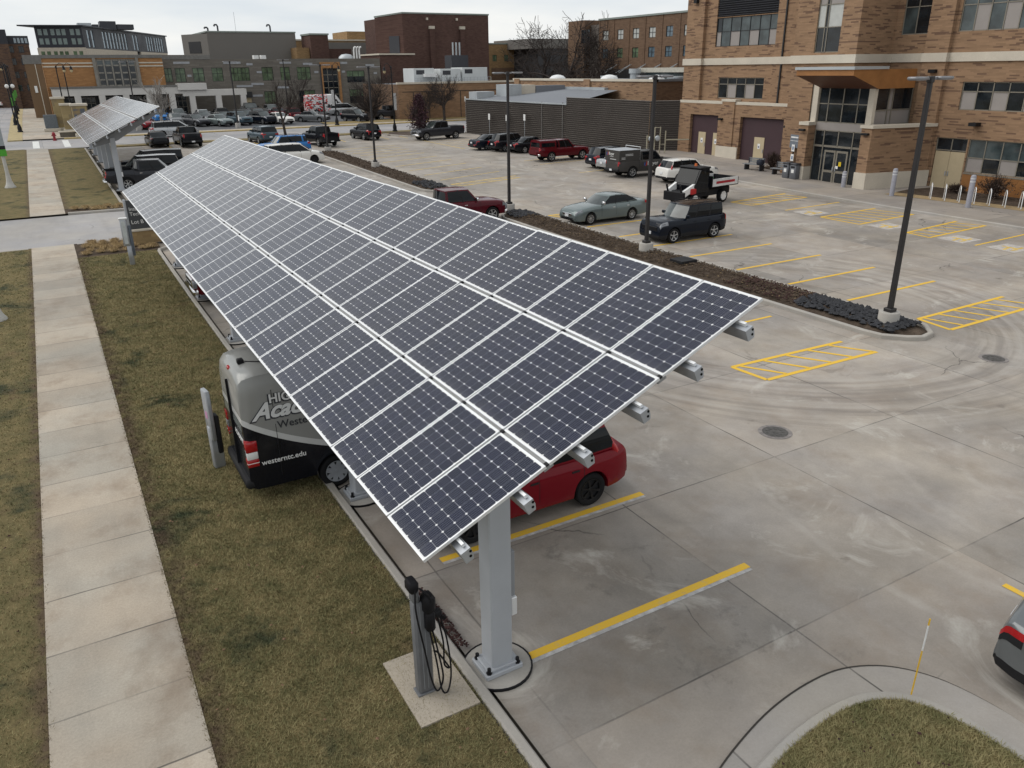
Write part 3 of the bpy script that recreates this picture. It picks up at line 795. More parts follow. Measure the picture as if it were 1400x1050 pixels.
        bp = m.build('base_plate', m_steelpaint, root)
        m = MB()
        for sx in (-1,1):
            for sy in (-1,1):
                px, py = cb.x+sx*.235, yy+sy*.185
                m.cyl((px,py,gb+.11),(px,py,gb+.135),.045,n=6); m.cyl((px,py,gb+.135),(px,py,gb+.20),.028,n=10)
        m.build('anchor_bolt', m_iron, bp)
        m = MB(); m.lathe([(.52,.0),(.52,.03),(0,.03)], (cb.x,yy,gb), 32); m.build('footing', m_conc, root, smooth=40)
        m = MB(); m.lathe([(.50,.0),(.50,.036),(.525,.036),(.525,.0)], (cb.x,yy,gb), 32); m.build('footing_joint', m_black, root)
    # cable box on the first column
    c0 = coly[0]-y0; m = MB(); m.cbox(colx-xl+.171,colx-xl+.25,c0-.12,c0+.06,gz(coly[0])+1.25,gz(coly[0])+2.0,.01); m.build('junction_box', m_beam, root)
    m = MB(); m.cbox(colx-xl+.171,colx-xl+.26,c0-.16,c0-.05,gz(coly[0])+.95,gz(coly[0])+1.25,.01); m.build('conduit_cover', m_alu, root)
    return root
canopy('long solar canopy in the foreground standing over the red car and the van', 2.56, 6.38, 3.48, 7.15, 5.60, 31, 4.30, [8.05+5.85*k for k in range(6)], 0)
canopy('distant solar canopy beyond the driveway standing over the dark pickup', 2.52, 60.0, 3.93, 7.30, 6.15, 31, 4.15, [61.6+5.85*k for k in range(6)], 0)
bpy.data.objects.remove(proto_g); bpy.data.objects.remove(proto_fr)

# ---------------------------------------------------------------- charging posts
def charger(x, y, label):
    t = thing('charging_station', label, 'ev charger', (x,y,gz(y)+.11), 0, 'charging stations on the lawn')
    m = MB(); m.cbox(-.14,.14,-.10,.10,0,.03,.01); m.cbox(-.115,.115,-.085,.085,.03,1.55,.03); m.cbox(-.115,-.02,-.075,.075,1.55,1.80,.02)
    m.build('post', M('dark_grey_post',(.15,.155,.165),.5,.1,.12,3), t, smooth=35)
    m = MB(); m.box(.02,.03,-.088,-.084,.1,1.5); m.box(-.04,-.03,-.088,-.084,.1,1.5); m.build('post_seam', m_beam, t)
    m = MB(); m.cbox(-.16,-.02,-.11,.11,1.72,1.90,.04); m.build('head', m_black, t, smooth=40)
    m = MB(); m.cbox(.00,.17,-.20,.02,1.38,1.66,.05); m.cbox(.02,.15,-.19,-.02,1.10,1.40,.03); h = m.build('holster', m_black, t, smooth=40)
    m = MB(); m.cbox(.13,.30,-.08,.04,1.20,1.30,.03); m.bar((.22,-.02,1.25),(.34,-.05,1.14),.05,.05); m.build('connector', m_black, t, smooth=40)
    def cable(pts, n=26):
        # Catmull-Rom through control points
        P = [Vector(p) for p in pts]; P = [P[0]*2-P[1]] + P + [P[-1]*2-P[-2]]; out = []
        for i in range(1, len(P)-2):
            for k in range(n//2):
                u = k/(n//2); a, b, c, d = P[i-1:i+3]
                out.append(.5*((2*b)+(c-a)*u+(2*a-5*b+4*c-d)*u*u+(3*b-a-3*c+d)*u**3))
        out.append(P[-2]); mm = MB(); mm.tube(out, .013, 8); mm.build('cable', m_black, t, smooth=60)
    cable([(-.09,-.11,1.80),(-.12,-.17,1.5),(-.05,-.20,.9),(.02,-.22,.35),(.10,-.22,.12),(.20,-.20,.3),(.14,-.20,.8),(.09,-.19,1.12)])
    cable([(-.03,-.10,1.80),(.05,-.18,1.72),(.09,-.2,1.60)])
    cable([(.27,-.04,1.2),(.33,-.10,.8),(.34,-.16,.3),(.26,-.2,.02),(.17,-.2,.1),(.12,-.19,.6),(.06,-.16,1.12)])
    cable([(.24,-.02,1.2),(.29,-.06,.75),(.27,-.1,.42),(.34,-.1,.33),(.20,-.08,.62),(.13,-.09,.70)])
    return t
sheet('charger_pad', [(2.82,7.45),(3.70,7.45),(3.70,8.85),(2.82,8.85)], .115, concrete('pad_concrete', (.40,.345,.27), None, .25, crack=False, spots=.15).mat, skirt=.15)
charger(3.14, 8.05, 'slim grey charging post with two black cables looped down its front')
t = thing('charging_station', 'taller silver twin-sided charging post standing on the grass by the lot sign', 'ev charger', (2.45,38.4,gz(38.4)+.085), rad(-12), 'charging stations on the lawn')
m = MB(); m.cbox(-.20,.08,-.12,.12,.85,2.05,.03); m.cbox(-.10,.10,-.09,.09,0,.9,.02); m.build('post', m_steel, t, smooth=35)
m = MB(); m.cbox(.09,.20,-.10,.10,.4,1.75,.03); m.build('cable_reel', M('slate_cover',(.12,.14,.17),.5), t, smooth=35)
m = MB(); m.box(-.14,.02,-.126,-.121,.95,1.95); m.build('display_strip', M('pale_strip',(.55,.58,.58),.3), t)
m = MB(); m.cbox(-.24,.12,-.14,.14,2.02,2.08,.02); m.build('cap', m_white, t, smooth=35)

# lot sign
t = thing('monument_sign', 'dark grey lot sign with white lettering on a tan brick base', 'sign', (3.62,42.9,gz(42.9)+.09), rad(4), None)
m = MB(); m.box(-.75,1.65,-.25,.25,0,.62); m.build('base', brickmat('sign_brick',(.33,.235,.12),(.25,.17,.09),.4,.14,.3), t)
m = MB(); m.cbox(-.82,1.72,-.31,.31,.62,.72,.02); m.build('cap_stone', m_limestone, t)
m = MB(); m.cbox(-.70,1.55,-.09,.09,.72,2.12,.01); m.build('sign_panel', M('charcoal_sign_panel',(.055,.058,.062),.5,0,.06), t)
m = MB(); m.cbox(-.80,-.70,-.11,.11,.72,2.16,.01); m.build('edge_post', m_steel, t)
for s_, z_, sz in (('Integrated',1.62,.24),('Technology',1.38,.24),('Lot B',.98,.26)): text('lettering', s_, m_white, t, (-.62,-.095,z_), (rad(90),0,0), sz)

# transit style posts at the left edge
def flared_post(y, x, lab, h):
    t = thing('flared_post', lab, 'sign post', (x,y,gz(y)+.085), 0, 'flared pale posts on the outer lawn')
    m = MB(); m.lathe([(.0,0),(.36,0),(.36,.05),(.26,.2),(.17,.5),(.12,1.0),(.09,h),(0,h)], n=20); m.build('post', M('weathered_post',(.46,.45,.42),.7,.0,.15,3), t, smooth=40)
    return t
flared_post(32.1, -2.65, 'pale flared post base rising out of the grass by the left frame edge', 4.5)
t = flared_post(66.4, -2.55, 'slim pale post carrying a green banded sign by the far lawn', 4.6)
m = MB(); m.cbox(-.26,.26,-.16,-.10,2.6,4.3,.02); m.build('sign_panel', M('grey_map_panel',(.30,.33,.35),.5,0,.2,6), t)
m = MB(); m.cbox(-.27,.27,-.17,-.09,2.15,2.6,.02); m.build('green_band', M('bright_green_panel',(.07,.33,.03),.5), t)
m = MB(); m.cbox(-.265,.265,-.165,-.095,2.6,2.85,.02); m.build('dark_band', m_dark, t)

# snow marker
t = thing('marker_stake', 'thin yellow and white snow marker stake leaning at the island kerb', 'stake', (8.93,4.55,.08), 0)
m = MB(); m.cyl((0,0,0),(.06,.02,.72),.011,n=8); m.build('rod', m_yellow, t)
m = MB(); m.cyl((.0605,.0202,.72),(.095,.032,1.12),.0115,n=8); m.build('white_band', m_white, t)
m = MB(); m.cyl((.095,.032,1.12),(.105,.035,1.22),.0118,n=8); m.build('tip', m_yellow, t)

# ---------------------------------------------------------------- vehicles
def interp(pl, x):
    if x <= pl[0][0]: return pl[0][1]
    for a, b in zip(pl, pl[1:]):
        if x <= b[0]: return a[1] + (b[1]-a[1])*(x-a[0])/(b[0]-a[0]+1e-9)
    return pl[-1][1]
_wheels = {}
def wheel(root, x, y, r, w, rimmat, style, steer=0):
    """tyre part with rim sub-part; mesh shared between wheels of one kind"""
    key = (round(r,3), round(w,3), style, rimmat.name)
    side = 1 if y > 0 else -1
    if key not in _wheels:
        m = MB(); h = w/2; ri = r*.66
        m.lathe([(ri,-h*.8),(r*.78,-h),(r*.93,-h*.96),(r*.985,-h*.78),(r,-h*.5),(r,h*.5),(r*.985,h*.78),(r*.93,h*.96),(r*.78,h),(ri,h*.8),(ri*.96,h*.5)], n=28, axis='y')
        ty = m.build('wheel', m_rubber, smooth=35)
        m = MB()
        m.lathe([(ri*1.01,h*.78),(ri*1.0,h*.90),(ri*.93,h*.86),(ri*.90,h*.3),(ri*.90,-h*.8)], n=28, axis='y')
        n, wd = {'five':(5,.21),'six':(6,.17),'ten':(10,.085),'steel':(8,.30),'cover':(7,.22)}[style]
        for i in range(n):
            a = 2*math.pi*i/n + .3; ca, sa = math.cos(a), math.sin(a)
            for q in ((-1,1) if style in ('five','six') else (0,)):
                a2 = a + q*wd*.33; c2, s2 = math.cos(a2), math.sin(a2)
                m.bar((ri*.12*ca, h*.66, ri*.12*sa), (ri*.95*c2, h*.80, ri*.95*s2), ri*wd*(.75 if q else 1.5), h*.18, up=(0,1,0))
        m.lathe([(0,h*.78),(ri*.17,h*.78),(ri*.22,h*.70),(ri*.22,h*.3)], n=14, axis='y')
        m.lathe([(0,h*.42),(ri*.91,h*.42)], n=20, axis='y', m=1)
        rm = m.build('rim', [rimmat, m_dark], ty, smooth=35)
        _wheels[key] = (ty, rm); first = True
    else:
        ty, rm = _wheels[key]; first = False
    if not first:
        t2 = ty.copy(); COL.objects.link(t2); r2 = rm.copy(); COL.objects.link(r2); r2.parent = t2; ty = t2
    ty.parent = root; ty.location = (x, y, r); ty.rotation_euler = (0, 0, (0 if side > 0 else math.pi) + steer)
    return ty

def car(name, label, cat, x, y, head, pm, L=4.6, W=1.82, H=1.45, wb=2.7, fo=.9, wr=.33, ww=.22, gc=.2,
        top=None, bot=None, belt=.93, wsb=.95, wst=.25, rrt=-1.2, rrb=-1.9, roofh=None, pillars=(), rims='five', rimmat=None,
        clad=False, lights='std', glassrear=True, bed=None, bedcover=None, detail=1, seams=(), group=None, z=None,
        grille='std', rack=False, tumble=.79, mirrorm=None, topper=False, plate_front=False, roofm=None, rearlamp='side', pm2=None, beltrise=.05, darkroof=False, handles=(), pk=None, lab2=None):
    """x forward; wsb/wst windscreen base/top, rrt/rrb rear glass top/base measured from the car's middle"""
    root = thing(name, label, cat, (x, y, gz(y) if z is None else z), head, group)
    rimmat = rimmat or m_rim
    hl = L/2; xf = hl-fo; xr = xf-wb; hw = W/2; ra = wr+.055
    top = top or [(-hl,.62),(-hl+.03,.82),(-hl+.12,.93),(rrb,.97),(wsb,.95),(hl-.5,.80),(hl-.15,.70),(hl-.04,.62),(hl,.52)]
    bot = bot or [(-hl,.42),(-hl+.06,.32),(-hl+.3,gc+.04),(xr,gc),(xf,gc),(hl-.3,gc),(hl-.06,.24),(hl,.34)]
    st = {-hl, hl}
    for q in top+bot: st.add(round(q[0],3))
    for c in (xf, xr):
        for k in range(-8, 9): st.add(round(c+ra*math.sin(k/8*math.pi/2),3))
        st.add(round(c-ra-.01,3)); st.add(round(c+ra+.01,3))
    k = -hl
    while k < hl: st.add(round(k,3)); k += .16 if detail else .3
    for e in (.015,.04,.08,.14,.22,.32,.45): st.add(round(hl-e,3)); st.add(round(-hl+e,3))
    for s_ in seams: st.add(round(s_-.006,3)); st.add(round(s_+.006,3))
    if bed:
        for s_ in (bed[0], bed[0]+.03, bed[1], bed[1]-.03): st.add(round(s_,3))
    xs = sorted(st); xs2 = [xs[0]]
    for q in xs[1:]:
        if q-xs2[-1] > .004: xs2.append(q)
    xs = xs2
    def hwid(x):
        e = max(0, (abs(x)-(hl-.75))/.75); f = 1-.16*e**2.6
        return hw*f*(1 if abs(x) < hl-.02 else .985)
    rows = []
    for q in xs:
        zt = interp(top, q); zb = interp(bot, q); w = hwid(q); h = zt-zb
        za = 0
        for c in (xf, xr):
            d = abs(q-c)
            if d < ra: za = max(za, wr+math.sqrt(max(ra*ra-d*d,0)))
        flare = .0
        pts = [(0,zb),(.80*w,zb),(.965*w,zb+.05*h),(.995*w,zb+.25*h),(1.0*w,zb+.50*h),(1.0*w,zb+.66*h),(.985*w,zb+.80*h),(.955*w,zb+.92*h),(.89*w,zt-.012),(.83*w,zt+.006),(.45*w,zt+.028),(0,zt+.036)]
        if bed and bed[0] <= q <= bed[1]:
            inn = bed[0]+.02 <= q <= bed[1]-.02
            fl = .62 if inn else zt
            pts[8] = (.95*w,zt); pts[9] = (.90*w,zt-.005); pts[10] = (.89*w,fl if inn else zt); pts[11] = (0,fl if inn else zt)
            if not inn: pts[10] = (.45*w, zt)
        if za:
            cl = min(za, zt-.10)
            n_ = []
            for i, (yy, zz) in enumerate(pts):
                if i < 7 and zz < cl+.012*i:
                    zz = cl+.004*i
                    if i >= 2: yy = max(yy, .99*w)
                n_.append((yy, zz))
            pts = n_; pts[1] = (hw-ww-.10, pts[1][1]); pts[0] = (0, pts[0][1])
        rows.append([(q, yy, zz) for yy, zz in pts])
    NP = 12
    def faces(sel):
        m = MB(); n = 0
        for i in range(len(rows)-1):
            for k in range(NP-1):
                if sel(i, k):
                    a, b, c, d = rows[i][k], rows[i+1][k], rows[i+1][k+1], rows[i][k+1]
                    m.quad(a, b, c, d); m.quad(*[(p[0],-p[1],p[2]) for p in (d, c, b, a)]); n += 1
        return m
    xm = lambda i: (xs[i]+xs[i+1])/2
    lowk = 3 if clad else 1
    inbed = lambda i, k: bed and bed[0]+.01 <= xm(i) <= bed[1]-.01 and k >= 9
    body = faces(lambda i, k: k >= lowk and not inbed(i, k))
    for r in (rows[0], rows[-1]):
        P = [p for p in r[lowk:]] + [(p[0],-p[1],p[2]) for p in r[lowk:-1]][::-1]
        body.add(P, [tuple(range(len(P)))])
    body.build('body', pm, root, smooth=38)
    und = faces(lambda i, k: k < lowk)
    und.box(xr-ra-.1, xf+ra+.1, -hw*.60, hw*.60, gc+.03, .55)
    for c in (xf, xr): und.box(c-ra, c+ra, -(hw-ww-.12), hw-ww-.12, wr*.7, wr+ra*.9)
    for r in (rows[0], rows[-1]):
        P = [p for p in r[:lowk+1]] + [(p[0],-p[1],p[2]) for p in r[1:lowk+1]][::-1]
        und.add(P, [tuple(range(len(P)))])
    und.build('underbody', m_dark if clad else m_under, root, smooth=38)
    if bed:
        b_ = faces(lambda i, k: inbed(i, k)); b_.build('bed_liner', m_dark, root)
        m = MB(); m.box(bed[0]-.0, bed[0]+.03, -hw*.86, hw*.86, .6, interp(top,bed[0])-.02); m.box(bed[1]-.03, bed[1], -hw*.86, hw*.86, .6, interp(top,bed[1])-.02); m.build('bed_wall', m_dark, root)
        if bedcover:
            m = MB(); zt = interp(top, bed[0]); m.cbox(bed[0]+.02, bed[1]-.02, -hw*.885, hw*.885, zt-.015, zt+.03, .012); m.build('bed_cover', bedcover, root)
    def patch(nm, mat, x0, x1, k0, k1, off=.006, par=None, sides=(1,-1), merge=True):
        objs = []
        for sd in sides:
            m = MB()
            for i in range(len(rows)-1):
                if not (x0-.003 <= xs[i] and xs[i+1] <= x1+.003): continue
                for k in range(k0, k1):
                    Q = [Vector(p) for p in (rows[i][k], rows[i+1][k], rows[i+1][k+1], rows[i][k+1])]
                    n = (Q[1]-Q[0]).cross(Q[3]-Q[0])
                    if n.length < 1e-9: continue
                    out = []
                    for p in Q:
                        s_ = 1 if p.x > 0 else -1
                        e = max(0, (abs(p.x)-(hl-.35))/.35)
                        o = Vector((s_*off*e*1.6, off*(1 if k < 8 else .2), off*(.2 if k < 7 else .9)))
                        q = p+o; out.append((q.x, q.y*sd, q.z))
                    m.quad(*(out if sd > 0 else out[::-1]))
            if m.f: objs.append(m.build(nm, mat, par or root, smooth=40))
        return objs
    # greenhouse: closed ring of base and roof points
    roofz = roofh or [(rrt,H-.03),(0,H),(wst,H-.03)]
    yb = hw*.865; yt = hw*tumble*.86
    bt = lambda x_: interp(top, x_)-.02
    side = sorted(set([wsb-.30, rrb+.22] + [p for pr in pillars for p in pr[:2]]), reverse=True)
    def topx(xb):   # map base position to roof position
        f = (xb-(rrb+.22))/((wsb-.30)-(rrb+.22)); return (rrt+.10)+f*((wst-.16)-(rrt+.10))
    fr = [1,.62,.22,-.22,-.62,-1]
    ring = []
    for f in fr: ring.append(((wsb-.30*f*f, yb*f, bt(wsb-.3*f*f)), (wst-.16*f*f, yt*f, interp(roofz,wst-.16*f*f)-.03*f*f), 'ws'))
    ring[-1] = ring[-1][:2] + ('A',)
    left = side
    def segname(xa, xb):
        for pr in pillars:
            if abs(pr[0]-xa) < .01 and abs(pr[1]-xb) < .01: return pr[2] if len(pr) > 2 else 'dark'
        return 'side'
    sidepts = [(q, topx(q)) for q in side]
    ap = (side[0]-.10, topx(side[0])-.11)
    sp = [ap] + sidepts[1:]
    for i, (b_, t_) in enumerate(sp):
        nm = segname(side[i] if i else side[0], side[i+1]) if i < len(sp)-1 else 'C'
        ring.append(((b_, -yb, bt(b_)+beltrise*max(0,(wsb-b_))/(wsb-rrb)), (t_, -yt, interp(roofz,t_)-.03), nm))
    rr_ = []
    for f in fr[::-1]: rr_.append(((rrb+.20*f*f, yb*.95*f, bt(rrb+.2*f*f)), (rrt+.08*f*f, yt*.97*f, interp(roofz,rrt+.08*f*f)-.03*f*f), 'rw'))
    rr_[-1] = rr_[-1][:2] + ('C',)
    ring += rr_
    for i in range(len(sp)-1, -1, -1):
        b_, t_ = sp[i]
        nm = segname(side[i-1] if i-1 else side[0], side[i]) if i > 0 else 'A'
        ring.append(((b_, yb, bt(b_)+beltrise*max(0,(wsb-b_))/(wsb-rrb)), (t_, yt, interp(roofz,t_)-.03), nm))
    N = len(ring); ts = [0,.07,.35,.65,.91,1.0]
    def gp(i, t):
        b_, t_ = Vector(ring[i%N][0]), Vector(ring[i%N][1]); p = b_.lerp(t_, t)
        bul = .035*4*t*(1-t); p.y += bul*(1 if p.y > yt*.9 else -1 if p.y < -yt*.9 else 0)
        return p
    G = {}
    def gm(kind):
        if kind not in G: G[kind] = MB()
        return G[kind]
    for i in range(N):
        kind = ring[i][2]
        for j in range(5):
            q = [gp(i,ts[j]), gp(i+1,ts[j]), gp(i+1,ts[j+1]), gp(i,ts[j+1])]
            if kind in ('ws','rw','side') and (1 <= j <= 3): kk = {'ws':'windscreen','rw':'rear_window','side':'side_window'}[kind] + (('L' if q[0].y > 0 else 'R') + str(i) if kind == 'side' else '')
            elif kind == 'dark': kk = 'pillar_trim'
            else: kk = 'cab'
            gm(kk).quad(*q)
    roof = gm('cab' if not darkroof else 'roof'); rws = []
    fr2 = fr
    rws.append([gp(i,1.0) for i in range(6)])
    base = 6
    for k in range(len(sp)):
        rp = gp(base+k,1.0); rws.append([Vector((rp.x, -rp.y*1*f if f != -1 else rp.y, interp(roofz,rp.x)-.03*f*f)) if abs(f) != 1 else (rp if f == -1 else Vector((rp.x,-rp.y,rp.z))) for f in fr2])
    rws.append([gp(base+len(sp)+5-i,1.0) for i in range(6)])
    for a, b in zip(rws, rws[1:]):
        for i in range(5): roof.quad(a[i], b[i], b[i+1], a[i+1])
    for kk, m in G.items():
        if kk.startswith('side_window'): m.build('side_window', m_carglass, root, smooth=40)
        elif kk in ('windscreen','rear_window'): m.build(kk, m_wind if kk == 'windscreen' else m_carglass if glassrear else pm, root, smooth=40)
        elif kk == 'pillar_trim': m.build(kk, m_dark, root, smooth=40)
        elif kk == 'roof': m.build(kk, roofm or m_dark, root, smooth=40)
        else: m.build('cab', pm, root, smooth=40)
    if topper:
        m = MB(); z0 = interp(top, bed[0])-.01
        P = [(bed[0]+.03,.90),(bed[1]-.02,.90)]
        secs = []
        for q, in ((bed[0]+.02,),(bed[1]-.01,)):
            slope = -.10 if q < -1 else 0
            secs.append([(q,-hw*.92,z0),(q-slope*.2,-hw*.86,z0+.40),(q-slope*.4,-hw*.74,H-.05),(q-slope*.4,0,H-.01),(q-slope*.4,hw*.74,H-.05),(q-slope*.2,hw*.86,z0+.40),(q,hw*.92,z0)])
        for k in range(6): m.quad(secs[0][k], secs[0][k+1], secs[1][k+1], secs[1][k])
        m.add(secs[0], [tuple(range(7))]); m.add(secs[1], [tuple(range(6,-1,-1))])
        tp = m.build('bed_topper', pm, root, smooth=30)
        m = MB()
        for sd in (-1,1):
            x0, x1 = bed[0]+.15, bed[1]-.15
            m.quad((x0,sd*hw*.924,z0+.07),(x1,sd*hw*.924,z0+.07),(x1,sd*hw*.868,z0+.40),(x0,sd*hw*.868,z0+.40))
        m.quad((bed[0]+.005,-hw*.78,z0+.06),(bed[0]+.005,hw*.78,z0+.06),(bed[0]+.022,hw*.70,z0+.42),(bed[0]+.022,-hw*.70,z0+.42)); m.build('topper_window', m_carglass, tp)
    # lamps
    tz = lambda x_: interp(top, x_)
    if lights == 'tall': patch('headlight', m_lens, hl-.32, hl-.0, 5, 7)
    elif lights == 'slim': patch('headlight', m_lens, hl-.32, hl-.015, 6, 7, .007)
    else: patch('headlight', m_lens, hl-.45, hl-.04, 6, 8, .007)
    if rearlamp == 'side': patch('taillight', m_red, -hl+.0, -hl+.32, 6, 8, .008)
    elif rearlamp == 'wrap': patch('taillight', m_red, -hl+.02, -hl+.32, 6, 7, .008); patch('tail_lamp_trim', m_dark, -hl+.02, -hl+.36, 5, 6, .005)
    elif rearlamp == 'slim': patch('taillight', m_red, -hl+.0, -hl+.45, 6, 7, .008)
    elif rearlamp == 'tall': patch('taillight', m_red, -hl+.0, -hl+.14, 5, 8, .008)
    elif rearlamp == 'pillar':
        for sd in (-1,1):
            m = MB(); b0 = Vector((rrb+.20, sd*yb*.955, bt(rrb+.2)-.14)); t0 = Vector((rrt+.08, sd*yt*.99, H-.25)); t0 = b0.lerp(t0,.75); o = Vector((-.035,sd*.02,0))
            m.tube([b0+o, b0.lerp(t0,.5)+o+Vector((-.012,sd*.022,0)), t0+o], [.085,.07,.045], 8); m.build('taillight', m_red, root, smooth=50)
    if rearlamp in ('side','slim') and detail:   # lamp strip round onto the rear face
        for sd in (-1,1):
            m = MB(); z0 = interp(top,-hl+.05); m.cbox(-hl-.012,-hl+.10,sd*hw*.50 if sd>0 else -hw*.82,hw*.82 if sd>0 else -hw*.50,z0-.16,z0-.04,.01); m.build('rear_reflector', m_red, root)
    zg = interp(top, hl-.05)
    if grille == 'truck':
        m = MB(); m.cbox(hl-.06,hl+.035,-hw*.60,hw*.60,zg-.42,zg-.04,.025); g_ = m.build('grille_surround', m_chrome, root)
        m = MB(); m.cbox(hl-.02,hl+.042,-hw*.54,hw*.54,zg-.36,zg-.09,.01); m.build('grille', m_black, g_)
        m = MB(); m.cbox(hl-.02,hl+.05,-hw*.54,hw*.54,zg-.235,zg-.205,.008); m.build('grille_bar', m_chrome, g_)
        m = MB(); m.cbox(hl-.16,hl+.07,-hw*.93,hw*.93,.42,.62,.05); m.build('front_bumper', pk or m_chrome, root, smooth=40)
        for sd in (-1,1):
            m = MB(); m.cbox(hl-.14,hl+.02,sd*hw*.61 if sd>0 else -hw*.90,hw*.90 if sd>0 else -hw*.61,zg-.34,zg-.06,.03); m.build('headlight', m_lens, root, smooth=40)
    elif grille == 'dark':
        m = MB(); m.cbox(hl-.10,hl+.015,-hw*.62,hw*.62,zg-.26,zg-.05,.02); m.build('grille', m_black, root)
    else:
        m = MB(); m.cbox(hl-.10,hl+.012,-hw*.48,hw*.48,zg-.17,zg-.02,.02); g_ = m.build('grille', m_chrome if grille == 'chrome' else m_dark, root)
        m = MB(); m.cbox(hl-.08,hl+.008,-hw*.62,hw*.62,.30,.42,.02); m.build('intake', m_black, root)
    if bed:
        m = MB(); m.cbox(-hl-.10,-hl+.10,-hw*.92,hw*.92,.50,.68,.035); m.build('rear_bumper', pk or m_chrome, root, smooth=40)
    elif clad or detail:
        m = MB(); m.cbox(-hl-.015,-hl+.10,-hw*.74,hw*.74,.36,.50,.02); m.build('bumper_trim', m_dark, root)
    zp = .62 if bed else .72
    m = MB(); m.cbox(-hl-.035 if not bed else -hl-.115,-hl+.02,-.155,.155,zp-.07 if not bed else .52,zp+.07 if not bed else .66,.006); m.build('licence_plate', m_plate, root)
    if plate_front:
        m = MB(); m.cbox(hl-.02,hl+.04,-.155,.155,.44,.58,.006); m.build('licence_plate', m_plate, root)
    # mirrors
    for sd in (-1,1):
        m = MB(); zc = bt(wsb-.4)+.10; xc = wsb-.42
        m.cbox(xc-.07,xc+.06,(hw*.86 if sd>0 else -hw*.86-.24),(hw*.86+.24 if sd>0 else -hw*.86),zc-.03,zc+.12,.03); m.build('mirror', mirrorm or pm, root, smooth=50)
    for hx in handles:
        for sd in (-1,1):
            m = MB(); zc = interp(top,hx)-.17; m.cbox(hx-.09,hx+.09,(hw*.97 if sd>0 else -hw*.97-.035),(hw*.97+.035 if sd>0 else -hw*.97),zc-.018,zc+.018,.008); m.build('door_handle', mirrorm or pm, root)
    for s_ in seams: patch('door_seam', m_black, s_-.008, s_+.008, 3, 9, .0015)
    if rack:
        for sd in (-1,1):
            m = MB(); x0, x1 = rrt+.25, wst-.35
            m.tube([(x0,sd*yt*.93,interp(roofz,x0)-.02),(x0+.1,sd*yt*.93,interp(roofz,x0)+.045),((x0+x1)/2,sd*yt*.95,interp(roofz,0)+.05),(x1-.1,sd*yt*.93,interp(roofz,x1)+.04),(x1,sd*yt*.93,interp(roofz,x1)-.02)], .018, 6); m.build('roof_rail', m_black, root, smooth=50)
    for xx in (xf, xr):
        for sd in (-1,1): wheel(root, xx, sd*(hw-ww/2-.015), wr, ww, rimmat, rims)
    root['_dims'] = 0; del root['_dims']
    return root

def sedan(name, label, x, y, head, pm, **k):
    d = dict(L=4.75, W=1.82, H=1.45, wb=2.75, fo=.95, wr=.325, wsb=1.02, wst=.30, rrt=-.95, rrb=-1.72, pillars=((-.14,-.22),(-1.0,-1.10)),
             top=[(-2.375,.60),(-2.36,.80),(-2.30,.93),(-2.2,.97),(-1.72,.985),(-.9,.96),(1.02,.94),(1.6,.89),(2.0,.81),(2.2,.74),(2.31,.66),(2.365,.56),(2.375,.46)], tumble=.80, handles=(.0,-1.0), seams=(.82,-.18,-1.12))
    d.update(k); return car(name, label, 'car', x, y, head, pm, **d)
def suv(name, label, x, y, head, pm, **k):
    d = dict(L=4.55, W=1.85, H=1.68, wb=2.66, fo=.90, wr=.355, ww=.23, gc=.24, wsb=1.10, wst=.42, rrt=-1.82, rrb=-2.14, clad=True,
             pillars=((-.02,-.10),(-.95,-1.05)),
             top=[(-2.275,.62),(-2.26,.86),(-2.22,1.02),(-2.14,1.08),(-1.2,1.05),(1.1,1.05),(1.65,1.03),(2.0,.98),(2.14,.93),(2.22,.82),(2.26,.66),(2.275,.52)], tumble=.84, lights='std', handles=(.05,-.9), seams=(.9,-.06,-1.1), roofh=[(-1.9,1.62),(-1.0,1.67),(-.2,1.68),(.42,1.64)])
    d.update(k); return car(name, label, 'suv', x, y, head, pm, **d)
def minivan(name, label, x, y, head, pm, **k):
    d = dict(L=5.12, W=1.97, H=1.74, wb=3.0, fo=.95, wr=.345, wsb=1.75, wst=.72, rrt=-2.2, rrb=-2.42, tumble=.84,
             pillars=((.55,.45),(-.75,-.83),(-1.95,-2.1)),
             top=[(-2.56,.62),(-2.55,.88),(-2.5,1.03),(-2.42,1.07),(-1.2,1.05),(1.75,1.04),(2.1,.99),(2.36,.90),(2.49,.76),(2.55,.60),(2.56,.48)],
             roofh=[(-2.3,1.66),(-1.2,1.73),(.2,1.74),(.72,1.70)], handles=(.35,-.6), seams=(1.35,.5,-.8))
    d.update(k); return car(name, label, 'minivan', x, y, head, pm, **d)
def pickup(name, label, x, y, head, pm, **k):
    d = dict(L=5.85, W=2.02, H=1.93, wb=3.67, fo=.98, wr=.405, ww=.27, gc=.38, wsb=1.42, wst=.72, rrt=-.92, rrb=-1.08, tumble=.83,
             pillars=((.22,.12),(-.72,-.84,'C')), bed=(-2.88,-1.12),
             top=[(-2.925,1.0),(-2.91,1.28),(-2.87,1.32),(-1.1,1.32),(-1.0,1.25),(1.42,1.22),(2.3,1.17),(2.75,1.10),(2.88,1.0),(2.925,.7)],
             bot=[(-2.925,.62),(-2.8,.50),(-1.95,.42),(1.95,.40),(2.7,.38),(2.9,.42),(2.925,.45)],
             lights='tall', grille='truck', rearlamp='tall', handles=(.30,-.68), seams=(1.2,.17,-.85,-1.11), beltrise=0, roofh=[(-1,1.90),(-.3,1.93),(.72,1.90)])
    d.update(k); return car(name, label, 'pickup truck', x, y, head, pm, **d)
NX, PX, NY, PY = math.pi, 0.0, -math.pi/2, math.pi/2

